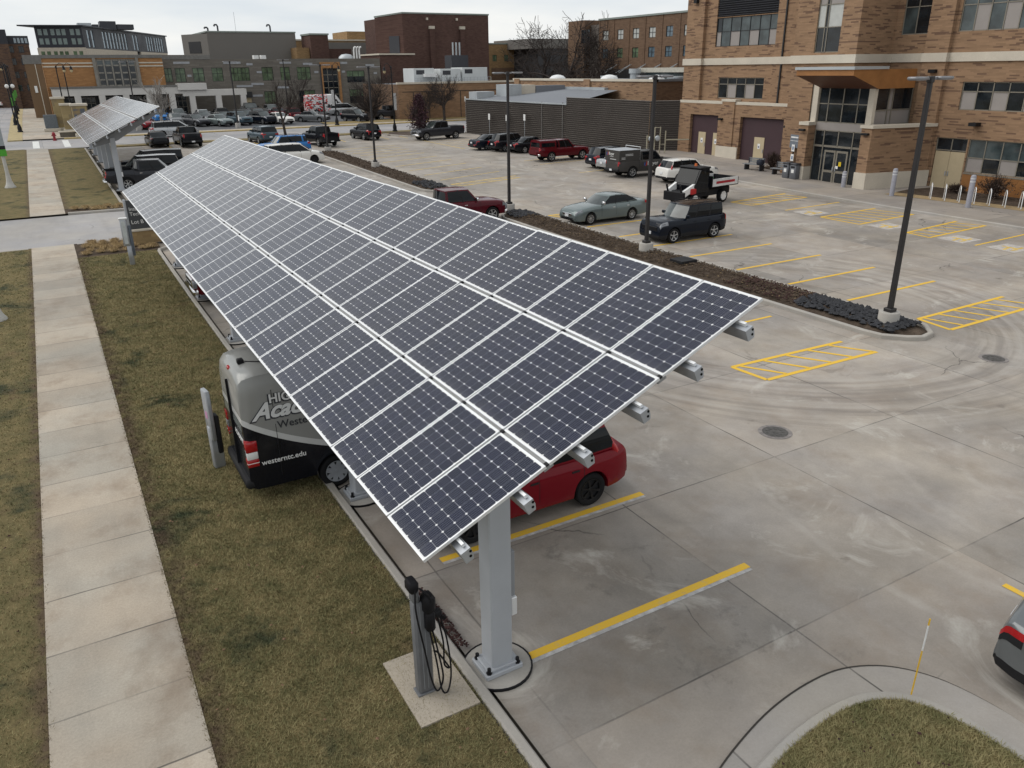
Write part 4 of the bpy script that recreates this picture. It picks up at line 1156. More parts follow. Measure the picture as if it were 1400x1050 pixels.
# ---------------------------------------------------------------- the vehicles in the photograph
C_red = paint('deep_red_paint', (.16,.006,.012)); C_red2 = paint('dark_red_truck_paint', (.085,.006,.010)); C_maroon = paint('maroon_paint', (.075,.007,.013)); C_grn = paint('grey_green_paint', (.16,.19,.19), .35)
C_black = paint('black_paint', (.007,.008,.011)); C_navy = paint('blue_black_paint', (.006,.009,.016), 0); C_white = paint('white_car_paint', (.66,.65,.62))
C_char = paint('charcoal_paint', (.035,.036,.042), .3); C_blue = paint('bright_blue_paint', (.03,.16,.42)); C_silv = paint('silver_paint', (.40,.41,.42), .5)
C_teal = paint('slate_blue_paint', (.055,.085,.105), .3); C_grey = paint('grey_paint', (.13,.135,.14), .3); C_brown = paint('brown_paint', (.05,.035,.03), .2)
C_matte = paint('brown_grey_wrap', (.052,.049,.047), 0, .45); C_mdx = paint('steel_grey_paint', (.17,.18,.185), .35)

suv('parked_suv', 'dark red car nosed in under the solar canopy with only its tail in the open', 6.85, 11.05+.925, NX, C_red, rims='six', rimmat=m_rimdark, plate_front=False, rearlamp='pillar', clad=False, mirrorm=m_dark)
sedan('parked_car', 'grey green saloon facing the mulch island with silver spoked wheels', 26.96, 36.25, NX, C_grn, rims='ten', plate_front=True, grille='chrome', mirrorm=m_chrome, L=5.1, wb=2.87, fo=1.0, H=1.52,
      top=[(-2.55,.62),(-2.53,.86),(-2.47,1.0),(-2.3,1.04),(-1.82,1.05),(-.9,1.02),(1.12,.99),(1.7,.93),(2.15,.85),(2.38,.78),(2.49,.68),(2.54,.58),(2.55,.46)], wsb=1.15, wst=.32, rrt=-1.1, rrb=-1.95, roofh=[(-1.2,1.45),(-.4,1.51),(.35,1.46)])
suv('parked_suv', 'boxy black suv with two tone wheels parked just below the lamp post by the island', 27.54, 29.35+.93, NX, C_navy, rims='five', L=4.4, H=1.80, wb=2.67, fo=.85, wr=.37, grille='dark', plate_front=True, darkroof=True, rack=True, roofm=C_black, wsb=.95, wst=.45, rrt=-1.95, rrb=-2.1, tumble=.90,
    top=[(-2.2,.66),(-2.19,.95),(-2.16,1.12),(-2.1,1.15),(-1.2,1.14),(.95,1.12),(1.6,1.11),(1.98,1.06),(2.10,1.0),(2.17,.84),(2.2,.62)], roofh=[(-1.95,1.75),(-1,1.80),(.45,1.77)], rearlamp='tall')
suv('parked_suv', 'white suv with tall red rear lamps parked nose to the entrance pavement', 40.9, 44.05+.9, rad(-6), C_white, L=4.55, rearlamp='pillar')
t = pickup('parked_pickup', 'dark brown grey work pickup with a boxed bed wrapped in company lettering', 40.15, 49.1, rad(-3), C_matte, L=5.9, wb=3.65, rims='six', grille='dark', H=1.90, pk=m_dark, lights='slim')
m = MB(); m.cbox(-2.95,-1.02,-.98,.98,1.24,2.02,.04); bx = m.build('bed_box', C_matte, t, smooth=30)
m = MB(); m.cbox(-2.97,-1.0,-1.0,1.0,2.02,2.06,.015); m.build('box_lid', m_steel, bx)
m = MB()
m.tube([(-1.05,-.95,1.3),(-1.05,-.95,2.22),(-1.05,.95,2.22),(-1.05,.95,1.3)], .025, 6); m.build('ladder_rack', m_alu, t)
text('lettering', 'Boyer', m_white, t, (-2.955,.45,1.66), (rad(90),0,rad(-90)), .30, depth=.004)
text('lettering', 'Boyer', m_white, t, (-.38,-1.024,.86), (rad(90),0,0), .42, depth=.004)
for i in range(2):
    text('lettering', ('HEATING & COOLING','608 - 783')[i][:0] or '', m_white, t, (0,0,0), (0,0,0), .1) if 0 else None
def flame(px, par, sc, axis):
    for q, mt in ((0, M('flame_red',(.45,.03,.02),.5)), (1, M('flame_blue',(.03,.08,.35),.5))):
        m = MB(); P = [(0,0),(.10,.06),(.13,.2),(.06,.36),(.07,.2)] if q == 0 else [(-.02,0),(-.10,.07),(-.11,.16),(-.04,.27),(-.03,.12)]
        V = []
        for u, v in P:
            u *= sc; v *= sc
            V.append((px[0], px[1]-u, px[2]+v) if axis == 'x' else (px[0]+u, px[1], px[2]+v))
        m.add(V, [tuple(range(len(V)))]); m.build('flame_mark', mt, par)
flame((-2.956,.62,1.6), t, 1.0, 'x'); flame((-.55,-1.026,.80), t, 1.2, 'y')
for x0, x1, z0 in ((-2.4,-1.7,1.72),(-2.75,-2.4,1.48)):
    m = MB(); 
    for k in range(2): m.box(x0,x1,-.986,-.982,z0+.0-k*.09,z0+.045-k*.09)
    m.build('small_print', M('worn_white_print',(.42,.42,.42),.6), bx)
m = MB(); m.box(-2.956,-2.952,-.55,.25,1.34,1.40); m.box(-2.956,-2.952,-.2,.3,1.54,1.58); m.build('small_print', bpy.data.materials['worn_white_print'], bx)

sedan('parked_car', 'silver saloon mostly hidden between a navy suv and the lettered work pickup', 40.6, 52.0, 0, C_silv, detail=0)
suv('parked_suv', 'navy suv backed toward the aisle between the red topper pickup and a silver saloon', 41.0, 54.2, 0, C_navy, clad=True)
pickup('parked_pickup', 'red pickup with a matching bed topper parked by the louvred wall', 39.75, 60.2, 0, C_red2, topper=True, L=5.4, wb=3.26, H=1.82, W=1.9, fo=.95, bed=(-2.66,-1.0), wsb=1.2, wst=.55, rrt=-.85, rrb=-.98, pillars=((.12,.02),(-.62,-.72,'C')),
     top=[(-2.7,.95),(-2.69,1.16),(-2.65,1.2),(-1.0,1.2),(-.9,1.14),(1.2,1.12),(2.1,1.08),(2.5,1.0),(2.65,.9),(2.7,.65)], seams=(1.0,.07,-.75,-.99), handles=(.22,-.58), roofh=[(-1,1.78),(0,1.82),(.6,1.78)])
sedan('parked_car', 'black fastback saloon with slanted tail parked next to the red topper pickup', 40.7, 66.6, 0, C_black)
suv('parked_suv', 'black hatchback suv parked between two black saloons at the louvred wall', 39.6, 68.5, 0, C_black, rearlamp='side')
sedan('parked_car', 'dark navy saloon at the end of the row with a wide red tail light bar', 38.7, 70.6, 0, C_navy, rearlamp='slim', L=5.0)
pickup('parked_pickup', 'dark slate crew cab pickup with chrome grille facing left at the end of the lot', 38.05, 82.2, rad(184), C_char, rims='six', bedcover=m_dark)
suv('parked_suv', 'small black crossover alone in the row before the street', 31.1, 86.2, rad(97), C_black, detail=1)
pickup('parked_pickup', 'black pickup with white plate showing its tailgate behind a lamp post', 24.9, 82.6, rad(97), C_black, pk=m_dark, L=5.6, wb=3.3, W=1.95, bed=(-2.76,-1.12), top=[(-2.8,1.0),(-2.79,1.28),(-2.75,1.32),(-1.1,1.32),(-1.0,1.25),(1.42,1.22),(2.2,1.17),(2.6,1.10),(2.75,1.0),(2.8,.7)])
suv('parked_suv', 'slate blue three row suv beside the bare street tree with lamps lit red', 20.4, 88.2, rad(96), C_teal, L=4.95, wb=2.83, H=1.79, W=1.98, wsb=1.2, wst=.5, rrt=-2.0, rrb=-2.35,
    top=[(-2.475,.66),(-2.46,.95),(-2.42,1.1),(-2.35,1.15),(-1.2,1.12),(1.2,1.10),(1.8,1.06),(2.2,.99),(2.38,.9),(2.45,.7),(2.475,.55)], roofh=[(-2,1.73),(-1,1.78),(.5,1.75)], rack=True)
suv('parked_suv', 'bright blue suv nosed in behind the white minivan', 19.3, 76.0, NX, C_blue, L=4.85, W=1.92, wb=2.79, H=1.8, wr=.38, rack=True, clad=False, wsb=1.1, wst=.5, rrt=-2.05, rrb=-2.3,
    top=[(-2.425,.66),(-2.41,.95),(-2.37,1.12),(-2.3,1.17),(-1.2,1.16),(1.1,1.13),(1.7,1.10),(2.1,1.04),(2.3,.95),(2.4,.75),(2.425,.55)], roofh=[(-2.05,1.75),(-1,1.80),(.5,1.77)], pillars=((-.02,-.1),(-.95,-1.05),(-1.62,-1.78,'C')))
minivan('parked_minivan', 'white minivan pointing at the island past the top edge of the canopy', 18.4, 69.6, 0, C_white, rimmat=m_rimdark)
pickup('parked_pickup', 'maroon crew cab pickup rising behind the raised edge of the canopy', 19.2, 39.85, 0, C_maroon, rims='six', mirrorm=m_chrome, wr=.42)
pickup('parked_pickup', 'pickup with red bonnet and wide chrome bumper hiding under the canopy', 6.75, 31.3, NX, C_red2, rims='six')
pickup('parked_pickup', 'black pickup with white plate in the second row beside a black saloon', 13.0, 89.3, rad(92), C_black, bedcover=m_dark, pk=m_dark)
sedan('parked_car', 'black saloon with red tail lamps beside the pickup in the second row', 10.2, 90.4, rad(92), C_black, rearlamp='slim', L=4.5, wb=2.6, fo=.85)
minivan('passing_minivan', 'silver white minivan driving along the street behind the parked pickup', 13.3, 100.2, rad(2), C_silv, group=None)
pickup('parked_pickup', 'dark grey crew cab pickup backed up to the lawn under the distant canopy', 6.25, 62.55, 0, C_char, rims='six', L=6.0, wb=3.65, mirrorm=m_chrome)
suv('parked_suv', 'black suv with silver roof edge just behind the dark grey pickup', 6.3, 65.6, NX, C_black, L=5.2, W=2.0, H=1.9, wb=3.0, wsb=1.4, wst=.6, rrt=-2.2, rrb=-2.45, darkroof=True, roofm=C_silv,
    top=[(-2.6,.7),(-2.58,1.0),(-2.54,1.15),(-2.45,1.2),(-1.2,1.18),(1.4,1.16),(1.9,1.12),(2.3,1.05),(2.5,.95),(2.57,.75),(2.6,.55)], roofh=[(-2.2,1.84),(-1,1.89),(.6,1.86)])
suv('parked_suv', 'long black suv with vertical red tail lamps under the distant canopy', 7.0, 68.6, NX, C_black, L=5.3, W=2.0, H=1.95, wb=3.1, wsb=1.4, wst=.6, rrt=-2.35, rrb=-2.5, rearlamp='tall', tumble=.9,
    top=[(-2.65,.7),(-2.63,1.0),(-2.6,1.15),(-2.5,1.22),(-1.2,1.2),(1.4,1.18),(1.9,1.14),(2.35,1.07),(2.55,.95),(2.62,.75),(2.65,.55)], roofh=[(-2.35,1.9),(-1,1.95),(.6,1.9)])
suv('parked_suv', 'steel grey suv cut by the right frame edge beside the grass island', 11.5, 1.97, rad(-77), C_mdx, L=4.98, W=1.96, H=1.72, wb=2.82, wr=.385, rearlamp='wrap', rims='ten', wsb=1.25, wst=.5, rrt=-1.9, rrb=-2.38,
    top=[(-2.49,.66),(-2.47,.95),(-2.42,1.08),(-2.36,1.12),(-1.2,1.08),(1.25,1.06),(1.8,1.02),(2.2,.95),(2.4,.85),(2.47,.68),(2.49,.55)], roofh=[(-2,1.64),(-1,1.71),(.5,1.68)])

# ---- far lot across the street
far = [('parked_suv', suv, 'pale blue hatchback deep in the far lot behind the distant canopy', 14.6, 121.5, C_blue, NY), ('parked_car', sedan, 'grey saloon in the far lot just right of the distant canopy edge', 15.9, 117.0, C_grey, NY),
 ('parked_suv', suv, 'grey suv in the far lot in front of a white colonnade pier', 17.2, 123.0, C_grey, NY), ('parked_car', sedan, 'dark green grey saloon in the far lot beside the pale forked tree', 17.9, 113.6, C_char, rad(-70)),
 ('parked_car', sedan, 'grey green saloon facing the street at the front of the far lot', 20.6, 112.2, C_grn, rad(-70)), ('parked_suv', suv, 'black suv with red tail lamps in the back row of the far lot', 22.6, 121.5, C_black, PY),
 ('parked_car', sedan, 'dark saloon half hidden in the middle of the far lot', 19.7, 118.2, C_char, rad(-70)), ('parked_suv', suv, 'slate blue suv facing the street in front of the last white piers', 23.2, 112.4, C_teal, rad(-75)),
 ('parked_suv', suv, 'black suv tucked behind the slate blue one in the far lot', 24.9, 116.2, C_black, rad(-70)), ('parked_suv', suv, 'navy suv facing the street left of the small white saloon', 26.2, 112.4, C_navy, rad(-70)),
 ('parked_car', sedan, 'small white saloon at the front of the far lot', 28.3, 111.5, C_white, rad(-70)), ('parked_suv', suv, 'dark maroon suv at the right end of the far lot rows', 31.3, 116.5, C_maroon, PY),
 ('parked_car', sedan, 'dark grey saloon standing alone with its side to the far lot aisle', 32.9, 112.0, C_grey, rad(-40)), ('parked_pickup', pickup, 'black pickup by the beige stair door at the back of the far lot', 28.0, 127.0, C_black, NY),
 ('parked_car', sedan, 'dark red saloon in the back row behind the small white saloon', 30.6, 121.5, C_maroon, PY), ('parked_suv', suv, 'grey suv with pale windscreen in the back row of the far lot', 30.9, 125.5, C_grey, NY),
 ('parked_car', sedan, 'brown saloon in the back row near the black pickup', 27.8, 121.5, C_brown, NY), ('parked_car', sedan, 'silver saloon glimpsed behind the grey green one in the far lot', 20.4, 122.6, C_silv, NY),
 ('parked_suv', suv, 'black crossover with silver grille beside the bare street tree in the far lot', 38.3, 109.4, C_black, rad(-65)), ('parked_suv', suv, 'dark saloon like estate parked under the brick stair tower', 49.5, 118.0, C_navy, 0),
 ('parked_pickup', pickup, 'long dark pickup with red tail lamp behind the second black street lamp', 43.8, 110.6, C_char, 0), ('parked_minivan', minivan, 'silver minivan parked beside the red and white van', 40.8, 122.0, C_silv, 0),
 ('parked_suv', suv, 'white suv at the kerb of the side street far left', -6.0, 190, C_white, PY), ('parked_car', sedan, 'dark saloon further up the side street far left', -5.5, 214, C_char, PY), ('parked_car', sedan, 'silver saloon at the far end of the side street', -2.9, 236, C_silv, PY),
 ('parked_suv', suv, 'black suv under the brick flats up the side street', -8.5, 205, C_black, PY), ('parked_car', sedan, 'red car hidden behind the silver minivan across the street', 11.4, 112.5, C_red, rad(-70)),
 ('parked_car', sedan, 'black saloon in the middle row between two dark suvs in the far lot', 22.0, 116.6, C_black, rad(-70))]
for nm, fn, lab, x, y, c, hd in far:
    fn(nm, lab, x, y, hd, c, detail=0, seams=(), group='cars in the far lot and side street')

# ---- the tall passenger van with its livery
def wrapmat():
    t = NT('van_livery'); t.set(Roughness=.22); t.b.inputs['Coat Weight'].default_value = .15
    x, y, z = t.sep(t.coord())
    # stripe height falls away from the tail (x = -3.4) towards the front
    u = t.math('ADD', x, 3.45)
    hgt = t.math('ADD', .2, t.math('MULTIPLY', 1.62, t.math('POWER', 2.0, t.math('MULTIPLY', u, -.62))))
    d = t.math('SUBTRACT', z, hgt)
    c = t.mix(t.math('GREATER_THAN', d, .0), (.006,.007,.011), (.58,.59,.59)); c = t.mix(t.math('GREATER_THAN', d, .13), c, (.275,.28,.272))
    n = t.noise(t.coord(), 2, 3); c = t.mix(t.math('MULTIPLY', t.ramp(n, .4, .8, 0, .18), t.ramp(z, .9, 1.6)), c, (.2,.19,.18)); t.col(c); t.b.inputs['Specular IOR Level'].default_value = .25
    t.l(t.math('MULTIPLY', t.math('GREATER_THAN', d, .0), .12), t.b.inputs['Metallic'])
    return t.mat
def tall_van(name, label, x, y, head, mat, L=6.9, W=2.0, H=2.88, wb=4.2, fo=.95, wr=.36, glass=True):
    root = thing(name, label, 'van', (x, y, gz(y)), head)
    hl = L/2; xf = hl-fo; xr = xf-wb; ra = wr+.07; hw = W/2
    prof = [(-hl,2.52,.45),(-hl+.03,2.70,.38),(-hl+.12,2.81,.34),(-hl+.35,2.86,.34),(-hl+.9,H,.34),(hl-1.75,H,.34),(hl-1.45,H-.06,.34),(hl-1.2,H-.30,.34),(hl-.62,1.75,.34),(hl-.35,1.42,.34),(hl-.12,1.18,.34),(hl-.03,.95,.36),(hl,.75,.4)]
    st = sorted(set([p[0] for p in prof] + [round(c+ra*math.sin(k/8*math.pi/2),3) for c in (xf,xr) for k in range(-8,9)] + [round(c+s_*(ra+.01),3) for c in (xf,xr) for s_ in (-1,1)] + [-hl+.2*k for k in range(int(L/.2))] + [-hl+.015,-hl+.06,hl-.07,hl-.2]))
    rows = []
    for q in st:
        zt = interp([(p[0],p[1]) for p in prof], q); zb = interp([(p[0],p[2]) for p in prof], q)
        e = max(0,(abs(q)-(hl-.35))/.35); w = hw*(1-.06*e**2.5) if q < 0 else hw*(1-.20*max(0,(q-(hl-1.0))/1.0)**2)
        H_ = zt-zb; za = 0
        for c in (xf, xr):
            d = abs(q-c)
            if d < ra: za = max(za, wr+math.sqrt(max(0,ra*ra-d*d)))
        P = [(0,zb),(.86*w,zb),(.97*w,zb+.06),(1.0*w,zb+.2*H_),(1.0*w,zb+.42*H_),(.985*w,zb+.62*H_),(.955*w,zb+.80*H_),(.925*w,zb+.90*H_),(.885*w,zb+.965*H_),(.80*w,zb+.988*H_),(.4*w,zt-.005),(0,zt)]
        if za: P = [(yy if i > 1 else yy*.6, max(zz, za+.003*i)) if i < 6 else (yy,zz) for i,(yy,zz) in enumerate(P)]
        rows.append([(q,a,b) for a,b in P])
    body = MB(); und = MB()
    for a, b in zip(rows, rows[1:]):
        for k in range(11):
            tgt = und if k < 1 else body
            tgt.quad(a[k],b[k],b[k+1],a[k+1]); tgt.quad(*[(p[0],-p[1],p[2]) for p in (a[k+1],b[k+1],b[k],a[k])])
    for r in (rows[0],rows[-1]):
        P = list(r)+[(p[0],-p[1],p[2]) for p in r[1:-1]][::-1]; body.add(P,[tuple(range(len(P)))])
    und.box(xr-ra,xf+ra,-.62,.62,.3,.7)
    body.build('body', mat, root, smooth=35); und.build('underbody', m_under, root)
    # windscreen and cab windows
    m = MB(); zz = lambda q: interp([(p[0],p[1]) for p in prof], q)
    a, b = hl-.66, hl-1.18
    m.quad((a+.012,-.80,zz(a)+.012),(a+.012,.80,zz(a)+.012),(b+.012,.74,zz(b)+.012),(b+.012,-.74,zz(b)+.012)); m.build('windscreen', m_carglass, root)
    for sd in (-1,1):
        m = MB(); P = [(hl-.95,1.45),(hl-1.85,1.45),(hl-1.85,2.15),(hl-1.38,2.15)]
        V = [(px, sd*(hw*.985*(1-.2*max(0,(px-(hl-1))/1)**2)+.012-.02*(pz>2)), pz) for px,pz in P]; m.add(V,[(0,1,2,3)]); m.build('side_window', m_carglass, root)
        m = MB(); m.cbox(hl-1.15,hl-1.0,(hw if sd>0 else -hw-.26),(hw+.26 if sd>0 else -hw),1.4,1.75,.04); m.build('mirror', m_dark, root, smooth=50)
        m = MB(); m.cbox(hl-.35,hl-.08,(hw*.55 if sd>0 else -hw*.88),(hw*.88 if sd>0 else -hw*.55),.85,1.12,.05); m.build('headlight', m_lens, root, smooth=50)
        # tall stacked tail lamps wrapping the rear corner
        m = MB(); y0, y1 = (hw*.80, hw*.965) if sd>0 else (-hw*.965,-hw*.80)
        m.cbox(-hl-.012,-hl+.20,y0,y1+.0,.93,1.10,.02); m.cbox(-hl-.012,-hl+.20,y0,y1,1.27,1.50,.02); tl = m.build('taillight', m_red, root, smooth=40)
        m = MB(); m.cbox(-hl-.010,-hl+.19,y0,y1,1.10,1.27,.02); m.cbox(-hl-.010,-hl+.15,y0,y1,.99,1.01,.004); m.build('clear_lens', m_lens, tl, smooth=40)
        m = MB(); ya, yb_ = (hw*.955 if sd>0 else -hw-.006),(hw+.006 if sd>0 else -hw*.955); m.cbox(-hl-.012,-hl+.21,ya,yb_,.93,1.09,.01); m.cbox(-hl-.012,-hl+.21,ya,yb_,1.25,1.48,.01); o_ = m.build('taillight', m_red, root, smooth=40); m = MB(); m.cbox(-hl-.010,-hl+.205,ya,yb_,1.095,1.245,.01); m.cbox(-hl-.014,-hl+.212,ya-.002,yb_+.002,1.0,1.02,.004); m.build('clear_lens', m_white, o_, smooth=40)
    m = MB(); m.cbox(hl-.08,hl+.03,-.55,.55,.75,1.05,.03); m.build('grille', m_dark, root)
    m = MB(); m.cbox(hl-.25,hl+.06,-hw*.86,hw*.86,.36,.66,.06); m.build('front_bumper', m_dark, root, smooth=45)
    m = MB(); m.cbox(-hl-.09,-hl+.25,-hw*.94,hw*.94,.42,.62,.05); m.build('rear_bumper', m_dark, root, smooth=45)
    if glass:
        for sd in (-1,1):
            m = MB(); y0, y1 = (.04,.80) if sd>0 else (-.80,-.04); m.quad((-hl-.004,y0,1.62),(-hl+.012,y0,2.40),(-hl+.012,y1,2.40),(-hl-.004,y1,1.62)) ; m.build('rear_window', M('pale_rear_glass',(.17,.19,.185),.12), root)
        m = MB(); m.cbox(-hl+.03,-hl+.20,-.08,.08,2.68,2.76,.02); m.build('brake_lamp', m_red, root)
        m = MB(); m.tube([(-hl+.35,-.2,2.86),(-hl+.7,-.5,2.89)], .012, 6); m.cbox(-hl+.2,-hl+.33,-.25,-.12,2.83,2.93,.02); m.build('roof_camera', m_black, root)
        m = MB(); m.cbox(-hl-.05,-hl+.02,-.012,.012,.55,2.5,.004); m.build('door_split', m_black, root)
    for sx in (-hl+.62, -hl+2.2):
        for sd in (-1,1):
            m = MB(); m.box(sx-.006,sx+.006,(hw*.992 if sd>0 else -hw*1.003),(hw*1.003 if sd>0 else -hw*.992),.62,1.45)
            m.add([(sx-.006,sd*hw*1.003,1.45),(sx+.006,sd*hw*1.003,1.45),(sx+.006,sd*(hw*.958),2.46),(sx-.006,sd*(hw*.958),2.46)],[(0,1,2,3)]); m.build('panel_seam', m_dark, root)
    for xx in (xf, xr):
        for sd in (-1,1): wheel(root, xx, sd*(hw-.14), wr, .23, m_steel, 'steel')
    return root
m_print = M('printed_silver',(.66,.67,.67),.5,0,.05); m_printd = M('printed_dark',(.03,.032,.04),.5)
van = tall_van('passenger_van', 'tall silver and black passenger van with school lettering backed over the lawn', 5.72, 15.45, 0, wrapmat())
ty = lambda z: -1.0+.004+max(0,(z-1.55))*.052
def vtext(s_, x, z, size, mat, shear=0, bold=0, lean=0, back=True):
    if back and mat is not m_white and bold > .004: text('lettering', s_, m_printd, van, (x-.012, -1.0095+max(0,(z-1.42))*.045, z-.012), (rad(90-3.2),0,0), size, shear, bold+.018, .001)
    text('lettering', s_, mat, van, (x, -1.012+max(0,(z-1.42))*.045, z), (rad(90-3.2 if z > 1.4 else 90),0,0), size, shear, bold, .003)
vtext('HIGH SCHOOL', -2.90, 2.20, .25, m_print, 0, .006); vtext('Academy', -3.24, 1.90, .46, m_print, .45, .014); vtext('Western', -2.80, 1.64, .22, m_printd, 0, .002); vtext('westerntc.edu', -3.20, .93, .155, m_white, 0, .002)
tx = text('lettering', 'ACADEMY', m_print, van, (-3.465,-.14,1.40), (rad(90),0,rad(-90)), .16, .0, .003, .003)
charge = None
t = thing('charging_station', 'silver charging post with dark feet standing behind the tail of the van', 'ev charger', (2.0,16.6,.085), rad(8), 'charging stations on the lawn')
m = MB(); m.cbox(-.12,.12,-.09,.09,.0,1.0,.02); m.cbox(-.10,.0,-.16,.16,.7,1.85,.02); m.build('post', m_steel, t, smooth=35)
m = MB(); m.cbox(.0,.12,-.12,.12,.35,1.25,.03); m.build('cable_reel', m_dark, t, smooth=35)
m = MB(); m.box(-.104,-.1005,-.08,.06,1.2,1.36); m.build('pink_sticker', M('pink_sticker',(.5,.25,.4),.6), t)
def wrap2():
    t = NT('red_white_wrap'); t.set(Roughness=.35); v = t.coord(); x,y,z = t.sep(v)
    n = t.noise(t.scl(v,(1,1,1.4)), 1.7, 2, .5, 1.5); c = t.mix(t.math('MULTIPLY', t.math('GREATER_THAN', n, .5), t.math('LESS_THAN', x, .2)), (.66,.66,.66), (.50,.03,.03))
    n2 = t.noise(t.scl(v,(1,1,1.2),(5,2,1)), 2.2, 2, .5, 1.2); c = t.mix(t.math('MULTIPLY', t.math('GREATER_THAN', n2, .58), t.math('LESS_THAN', x, .1)), c, (.02,.02,.03)); t.col(c); return t.mat
tall_van('passenger_van', 'white high roof van with red and black graphics across the far lot', 39.0, 125.3, 0, wrap2(), L=6.0, wb=3.7, glass=False)

# ---- compact utility work machine with a dump bed
t = thing('utility_machine', 'black cabbed utility work machine with white front arms and a low dump bed', 'work machine', (35.2,37.6,gz(37.6)), rad(188))
m = MB(); m.cbox(-2.3,1.7,-.55,.55,.45,.85,.05); m.build('chassis', m_dark, t)
m = MB(); P = [(-.05,.75),(1.15,.75),(1.22,1.15),(.72,2.05),(.0,2.05)]
m.v = [(x,-.78,z) for x,z in P]+[(x,.78,z) for x,z in P]; m.f = [tuple(range(4,-1,-1)),tuple(range(5,10))]+[(i,(i+1)%5,5+(i+1)%5,5+i) for i in range(5)]; m.m=[0]*len(m.f); cab = m.build('cab', C_black, t)
m = MB(); 
for sd in (-1,1): m.quad((.06,sd*.784,1.2),(1.05,sd*.784,1.2),(.70,sd*.784,1.95),(.08,sd*.784,1.95))
m.build('side_window', m_carglass, cab)
m = MB(); m.quad((1.19,-.70,1.25),(1.19,.70,1.25),(.78,.66,1.98),(.78,-.66,1.98)); m.build('windscreen', m_carglass, cab)
m = MB(); m.cbox(-.12,.82,-.80,.80,2.05,2.14,.04); rf = m.build('roof', m_dark, t); m = MB(); m.cyl((.3,0,2.14),(.3,0,2.28),.09,.07,12); m.build('beacon', m_amber, rf)
for sd in (-1,1):
    m = MB(); m.bar((1.0,sd*.66,1.15),(1.95,sd*.60,.75),.16,.34); m.build('lift_arm', m_white, t)
    m = MB(); m.cbox(1.05,1.5,(.60 if sd>0 else -.80),(.80 if sd>0 else -.60),.70,1.02,.04); m.build('fender', M('red_fender',(.4,.02,.02),.5), t)
m = MB(); m.cbox(1.95,2.10,-.75,.75,.35,.85,.02); m.bar((2.0,-.5,.8),(2.15,-.5,1.25),.08,.08); m.bar((2.0,.5,.8),(2.15,.5,1.25),.08,.08); m.build('attachment_plate', m_black, t)
m = MB(); m.box(-2.55,-.12,-.92,.92,.95,1.03); m.box(-2.55,-2.49,-.92,.92,1.03,1.40); m.box(-.18,-.12,-.92,.92,1.03,1.6); m.build('dump_bed', m_black, t)
for sd in (-1,1):
    m = MB(); m.box(-2.49,-.18,(.87 if sd>0 else -.925),(.925 if sd>0 else -.87),1.0,1.42); sb = m.build('bed_side', M('machine_white',(.62,.62,.62),.5), t)
    m = MB(); m.box(-2.2,-.5,(.927 if sd>0 else -.931),(.931 if sd>0 else -.927),1.14,1.28); m.build('red_stripe', M('machine_red',(.35,.02,.03),.5), sb)
t.scale = (1.08,)*3
for xx in (1.1,-1.45):
    for sd in (-1,1): wheel(t, xx, sd*.66, .38, .28, m_white, 'steel')
b = thing('bucket', 'bright green bucket standing in the dump bed of the work machine', 'bucket', (36.2,37.6,gz(37.6)+1.03*1.08+.002), 0)
m = MB(); m.lathe([(0,0),(.14,0),(.19,.36),(.205,.36),(.205,.39),(.18,.39),(.135,.03),(0,.03)], n=18); m.build('tub', M('green_plastic',(.02,.38,.08),.45), b, smooth=40)
m = MB(); m.tube([(-.2,0,.36),(-.15,.03,.48),(0,.04,.54),(.15,.03,.48),(.2,0,.36)], .008, 6); m.build('handle', m_steel, b)

# ---------------------------------------------------------------- buildings
m_brick = brickmat('tan_brick', (.285,.182,.112), (.115,.068,.050), .62, .088, .17)
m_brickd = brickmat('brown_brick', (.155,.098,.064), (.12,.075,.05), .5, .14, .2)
m_brickr = brickmat('dark_red_brick', (.098,.057,.047), (.075,.042,.036), .5, .14, .2)
m_brickt = brickmat('ochre_brick', (.27,.175,.088), (.22,.14,.075), .5, .14, .2)
m_bricko = brickmat('orange_brick', (.35,.185,.082), (.31,.16,.072), .5, .14, .2)
m_brickg = brickmat('grey_block', (.165,.15,.13), (.145,.13,.115), 1.2, .2, .3)
m_brickflat = brickmat('dark_flat_brick', (.12,.075,.052), (.075,.05,.042), .5, .14, .3)
m_frame = M('bronze_window_frame', (.22,.20,.165), .5, .2, .06); m_framed = M('dark_window_frame', (.03,.03,.032), .5, .2)
m_glass = glassmat('window_glass', (.012,.016,.020), .04, .5); m_glassp = glassmat('pale_window_glass', (.05,.065,.068), .05, .6)
m_blank = M('grey_spandrel_panel', (.29,.265,.25), .5, 0, .05); m_blind = M('pale_blind', (.45,.46,.44), .6, 0, .1, 3)
m_greenglass = glassmat('green_tinted_glass', (.10,.14,.085), .08, .35); m_skyglass = glassmat('sky_facing_glass', (.10,.14,.17), .06, .8)
m_purple = M('plum_metal_panel', (.060,.034,.040), .55, .1, .1, .7); m_door = M('cream_door', (.46,.38,.25), .5, 0, .06)
m_wood = M('orange_wood_panel', (.30,.135,.045), .5, 0, .2, 1.2); m_louvre = M('blue_grey_louvre', (.055,.057,.065), .5, .3, .1)
m_screen = M('dark_ribbed_metal', (.062,.052,.047), .45, .35, .12, .5); m_ribedge = M('rib_edge_highlight', (.26,.235,.205), .6, .1, .15, .5); m_roofgrey = M('grey_membrane_roof', (.17,.18,.20), .7, 0, .12, .3)
m_flash = M('pale_metal_flashing', (.42,.45,.47), .45, .3, .1, .6); m_coping = M('green_grey_coping', (.22,.25,.23), .6, 0, .1)
m_colonn = M('white_precast', (.58,.56,.53), .8, 0, .08, .6); m_gymgrey = M('taupe_cladding', (.150,.140,.128), .7, 0, .06, .2)
Z = Vector((0,0,1))
